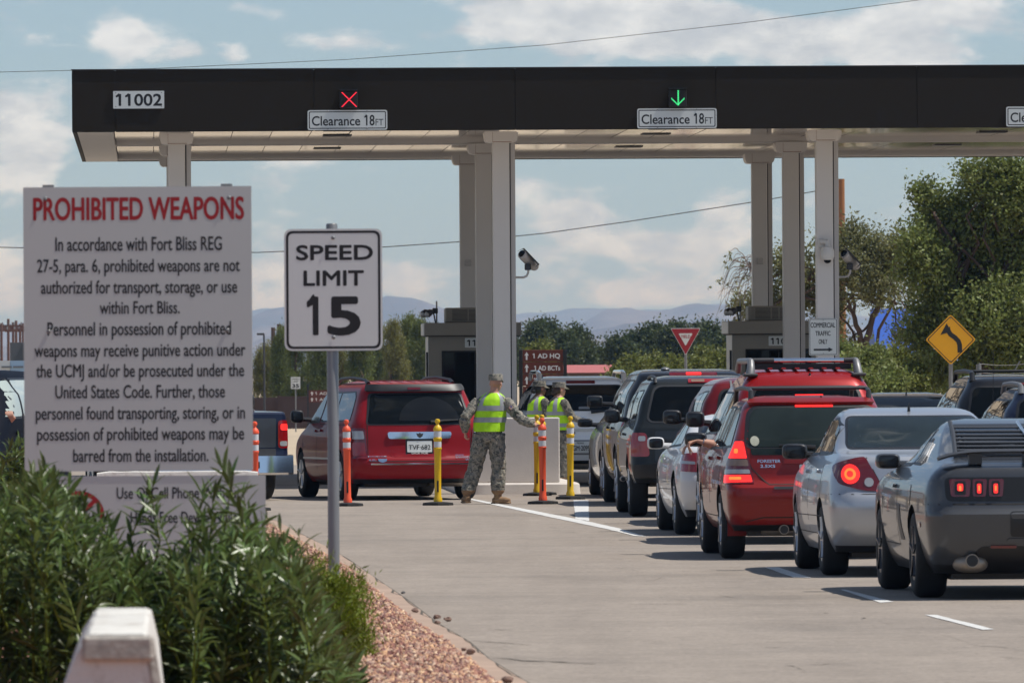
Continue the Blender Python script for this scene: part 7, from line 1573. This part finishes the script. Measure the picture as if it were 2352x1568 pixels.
Z0 = 121.6; o_ = P(1115, 1155, Z0)
man = empty('person', (o_.x, Z0, 0), 0, 'soldier in camouflage and a lime vest seen from behind, right hand on an orange post', 'person')
ORANGE2.location = (P(1246, 1000, Z0 - .40).x, Z0 - .40, 0)
hx = ORANGE2.location.x - o_.x
mb = MB()
mb.loft([((.05, 0, .84), .12, .10), ((.05, 0, .88), .185, .135), ((.052, 0, .98), .180, .13), ((.06, 0, 1.10), .178, .125), ((.075, 0, 1.25), .195, .132), ((.095, 0, 1.37), .205, .130), ((.105, 0, 1.43), .185, .115), ((.112, 0, 1.475), .12, .09), ((.118, 0, 1.51), .065, .065)], 28)
mb.tube([(.118, -.005, 1.46), (.14, .0, 1.60)], [.064, .058], 16); head(mb, (.152, .01, 1.625), -.35, 1.0)
leg(mb, (-.045, 0, .90), (-.14, .06, .475), (-.245, -.02, .135)); leg(mb, (.150, 0, .90), (.183, .02, .475), (.168, 0, .135))
boot(mb, (-.25, -.02, .155), (-.30, .17, .055), heel_up=.05); boot(mb, (.168, 0, .135), (.335, -.07, .05))
mb.tube([(.27, 0, 1.385), (.32, -.02, 1.34), (.40, -.07, 1.24), (.485, -.12, 1.14)], [.078, .082, .072, .066], 14); mb.tube([(.485, -.12, 1.14), (.56, -.20, 1.11), (.645, -.31, 1.075), (.665, -.335, 1.07)], [.068, .064, .052, .046], 14)
mb.tube([(-.08, 0, 1.385), (-.13, 0, 1.33), (-.21, -.04, 1.24), (-.275, -.09, 1.155)], [.078, .082, .072, .066], 14); mb.tube([(-.275, -.09, 1.155), (-.275, -.03, 1.07), (-.268, .03, .99), (-.266, .04, .975)], [.068, .064, .052, .046], 14)
hand(mb, (.665, -.335, 1.068), (hx - .668, -.065, -.035), (.25, .25, -1), 1.0, .55, 1); hand(mb, (-.266, .04, .975), (.03, .12, -1), (1, .3, .1), .92, .95, -1)
b = remeshed('body', mb, .0075, 3, man)
crumple(b, lambda p: .19 < p.z < 1.46 and not (p.x > .66 or (p.x < -.185 and .78 < p.z < .97)), .014, 17, 3)
paint_body(b, [(1, lambda p: p.z > 1.495 or p.x > .672 or (p.x < -.185 and .78 < p.z < .958)), (2, lambda p: p.z < .185)], [M['camo'], M['skin'], M['boot']])
cap((.152, .01, 1.625), -.35, 1.03, man, M['camo'])
vt = vest([(.975, .055, -.005, .205, .165), (1.05, .06, 0, .215, .165), (1.15, .068, 0, .217, .16), (1.30, .085, 0, .208, .158), (1.40, .098, 0, .190, .145), (1.455, .108, 0, .150, .118), (1.495, .114, 0, .092, .092)], 0.0, man, [(1.10, 1.168), (1.255, 1.325)], (.56, .84, 1.325))
def arm_patch(name, c, ang, w, h, m, parent, th=.006, y=-.1):
    o = MB().cbox((0, 0, 0), (w, th, h), .002).build(name, m, parent); o.location = (c[0], y, c[1]); o.rotation_euler = (0, ang, .25); return o
M['flag'] = mat('faded_flag_patch', (.62, .25, .16), .8); M['flag_stripe'] = mat('flag_stripe', (.55, .50, .45), .8); M['patch_green'] = mat('olive_patch', (.13, .145, .10), .9)
fl = arm_patch('flag_patch', (.365, 1.285), .75, .085, .052, M['flag'], man, y=-.124)
for k in range(3): MB().box(-.02 if k else -.042, -.0045, -.018 + k * .015, .042, -.0032, -.011 + k * .015).build('flag_stripe', M['flag_stripe'], fl, smooth=False)
MB().box(-.041, -.005, .0, -.012, -.0033, .024).build('flag_canton', mat('flag_blue', (.10, .13, .28), .8), fl, smooth=False)
up = arm_patch('unit_patch', (.415, 1.205), .35, .075, .085, M['patch_green'], man, y=-.162)
for q in ([(-.026, -.036), (.026, -.036), (.026, .036), (-.026, .036)],): 
    for a_, b_ in zip(q, q[1:] + q[:1]): MB().tube([(a_[0], -.0048, a_[1]), (b_[0], -.0048, b_[1])], .0028, 5).build('patch_emblem', M['letter_black'], up)
    for a_, b_ in ((q[0], q[2]), (q[1], q[3])): MB().tube([(a_[0] * .9, -.0048, a_[1] * .9), (b_[0] * .9, -.0048, b_[1] * .9)], .0034, 5).build('patch_emblem', M['letter_black'], up)

def sentry(px, Zs, k, yaw, lab, skin, hair, bun, arm):
    p = P(px, 1100, Zs); t = empty('person', (p.x, Zs, 0), 0, lab, 'person', 'soldiers standing behind the concrete block'); mb = MB(); Rz = Matrix.Rotation(yaw, 3, 'Z'); W = lambda x, y, z: tuple(Rz @ Vector((x * k, y * k, 0)) + Vector((0, 0, z * k)))
    mb.loft([(W(0, 0, .84), .12, .12), (W(0, 0, .92), .165, .155), (W(0, 0, 1.06), .155, .145), (W(0, .01, 1.25), .17, .16), (W(0, 0, 1.38), .165, .15), (W(0, -.01, 1.45), .11, .10), (W(0, -.01, 1.50), .06, .06)], 24)
    mb.tube([W(0, -.01, 1.45), W(0, .01, 1.58)], [.056, .052], 14); head(mb, W(0, .02, 1.60), yaw, .94)
    for s in (-1, 1): leg(mb, W(s * .09, 0, .88), W(s * .10, .03, .48), W(s * .10, -.02, .13), .9); boot(mb, W(s * .10, -.02, .13), W(s * .11, .19, .05), .92)
    for s in (-1, 1):
        sh = W(s * .19, 0, 1.38); up = arm and s == arm; el = W(s * .27, .10, 1.15) if up else W(s * .25, -.02, 1.10); wr_ = W(s * .25, .32, 1.09) if up else W(s * .25, .10, .86)
        mb.tube([W(s * .15, 0, 1.40), sh, el], [.07, .068, .058], 12); mb.tube([el, wr_], [.058, .042], 12); d = Vector(wr_) - Vector(el); hand(mb, wr_, d, Vector(W(-s, .2, -.3)), .95, .5, -s)
        H_ = wr_
        if s == 1: hr = Vector(wr_)
        else: hl_ = Vector(wr_)
    b = remeshed('body', mb, .011, 3, t); crumple(b, lambda q: .2 < q.z < 1.44 * k, .010, 17, px)
    paint_body(b, [(1, lambda q: q.z > 1.485 * k or (Vector(q) - hr - (hr - Vector(W(.25, -.02, 1.10))).normalized() * .085).length < .088 or (Vector(q) - hl_ - (hl_ - Vector(W(-.25, -.02, 1.10))).normalized() * .085).length < .088), (2, lambda q: q.z < .17)], [M['camo_shaded'], skin, M['boot']])
    c = Vector(W(0, .02, 1.60)); cap(c, yaw, .98, t, M['camo_shaded']); mh = MB(); mh.ell(c + Rz @ Vector((0, -.038, .0)), (.078, .072, .075), rot=Rz)
    if bun: mh.ell(c + Rz @ Vector((0, -.115, -.03)), (.045, .04, .04))
    else: mh.ell(c + Rz @ Vector((0, -.085, -.045)), (.055, .03, .04))
    mh.build('hair', hair, t)
    K = k; vest([(.95 * K, 0, 0, .195, .18), (1.06 * K, 0, 0, .185, .172), (1.25 * K, .0, .0, .19, .178), (1.37 * K, 0, 0, .175, .16), (1.44 * K, 0, 0, .125, .112), (1.48 * K, 0, 0, .075, .075)], yaw, t, [(1.00 * K, 1.06 * K), (1.19 * K, 1.25 * K)], (.50, .78, 1.25 * K))
    return t
M['camo_shaded'] = camo('digital_camouflage_shaded', .7)  # same uniform with the canopy shade put into its colour
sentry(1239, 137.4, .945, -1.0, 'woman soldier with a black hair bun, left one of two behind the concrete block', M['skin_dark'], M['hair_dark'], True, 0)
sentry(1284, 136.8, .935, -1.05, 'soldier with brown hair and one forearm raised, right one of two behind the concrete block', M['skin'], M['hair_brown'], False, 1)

# drivers
def driver(Y, elbow, wrist, knuck, tips, lab, skin, sleeve, flip=1, bracelet=False, yseat=.0, dx=.42, ak=1.0):
    E_, W_, K_ = P(elbow[0], elbow[1], Y), P(wrist[0], wrist[1], Y - .04), P(knuck[0], knuck[1], Y - .05)
    t = empty('person', (E_.x + dx * flip, Y + .05, 0.45), 0, lab, 'person'); o = t.location; L = lambda v: v - o
    mb = MB(); mb.loft([((0, 0, .05), .17, .12), ((0, 0, .25), .16, .12), ((0, .0, .48), .20, .12), ((0, 0, .58), .15, .09), ((0, 0, .63), .06, .06)], 20); mb.tube([(0, 0, .6), (0, .02, .72)], [.055, .05], 12); head(mb, (0, .03, .755), 0, .95)
    e, w, k = L(E_), L(W_), L(K_); sh = Vector((-.19 * flip, 0, .52)); mb.tube([(-.10 * flip, 0, .53), sh, e.lerp(sh, .4), e], [.075 * ak, .072 * ak, .062 * ak, .050 * ak], 14); mb.tube([e, e.lerp(w, .3), w], [.050 * ak, .052 * ak, .030 * ak], 14)
    d = (k - w).normalized(); mb.tube([w - d * .02, w + d * .02, k, k + d * .012], [.028, .034, .042, .034], 12, flat=.55, up=(0, .3, 1))
    for i, (tx, ty) in enumerate(tips):
        tp = L(P(tx, ty, Y - .05 - .018 * i)); a = k + Vector((0, .03 - .022 * i, 0)); m_ = a.lerp(tp, .45) + Vector((-.018 * flip, 0, .012)); mb.tube([a - d * .02, a, m_, m_.lerp(tp, .6) + Vector((-.004 * flip, 0, 0)), tp], [.0105, .0105, .0098, .009, .007], 8)
    b = remeshed('body', mb, .008, 3, t); paint_body(b, [(1, lambda q: (q - e).length > .20 and q.x * flip > e.x * flip + .2 and q.z < .62)], [skin, sleeve])
    if bracelet:
        c = w.lerp(e, .20); ax = (e - w).normalized(); mbb = MB(); u = ax.orthogonal().normalized(); v = ax.cross(u); pts = [c + (u * math.cos(a) + v * math.sin(a)) * .041 for a in np.linspace(0, 2 * math.pi, 20)]; mbb.tube(pts, .004, 6, cap=False); mbb.build('bracelet', M['chrome'], t)
    return t
driver(87.75, (1670, 1028), (1601, 1012), (1583, 1019), [(1567, 1044), (1571, 1047), (1588, 1045), (1592, 1040)], 'driver of the red wagon, bare arm hanging out of the window', M['skin'], M['black'], 1, True)
driver(82.0, (30, 953), (-20, 957), (-32, 958), [(-44, 960), (-45, 962), (-44, 964), (-42, 966)], 'driver at the left edge, bare arm resting on the sill of the dark car', M['skin'], M['sign_white'], 1, False, dx=-.25, ak=.8)
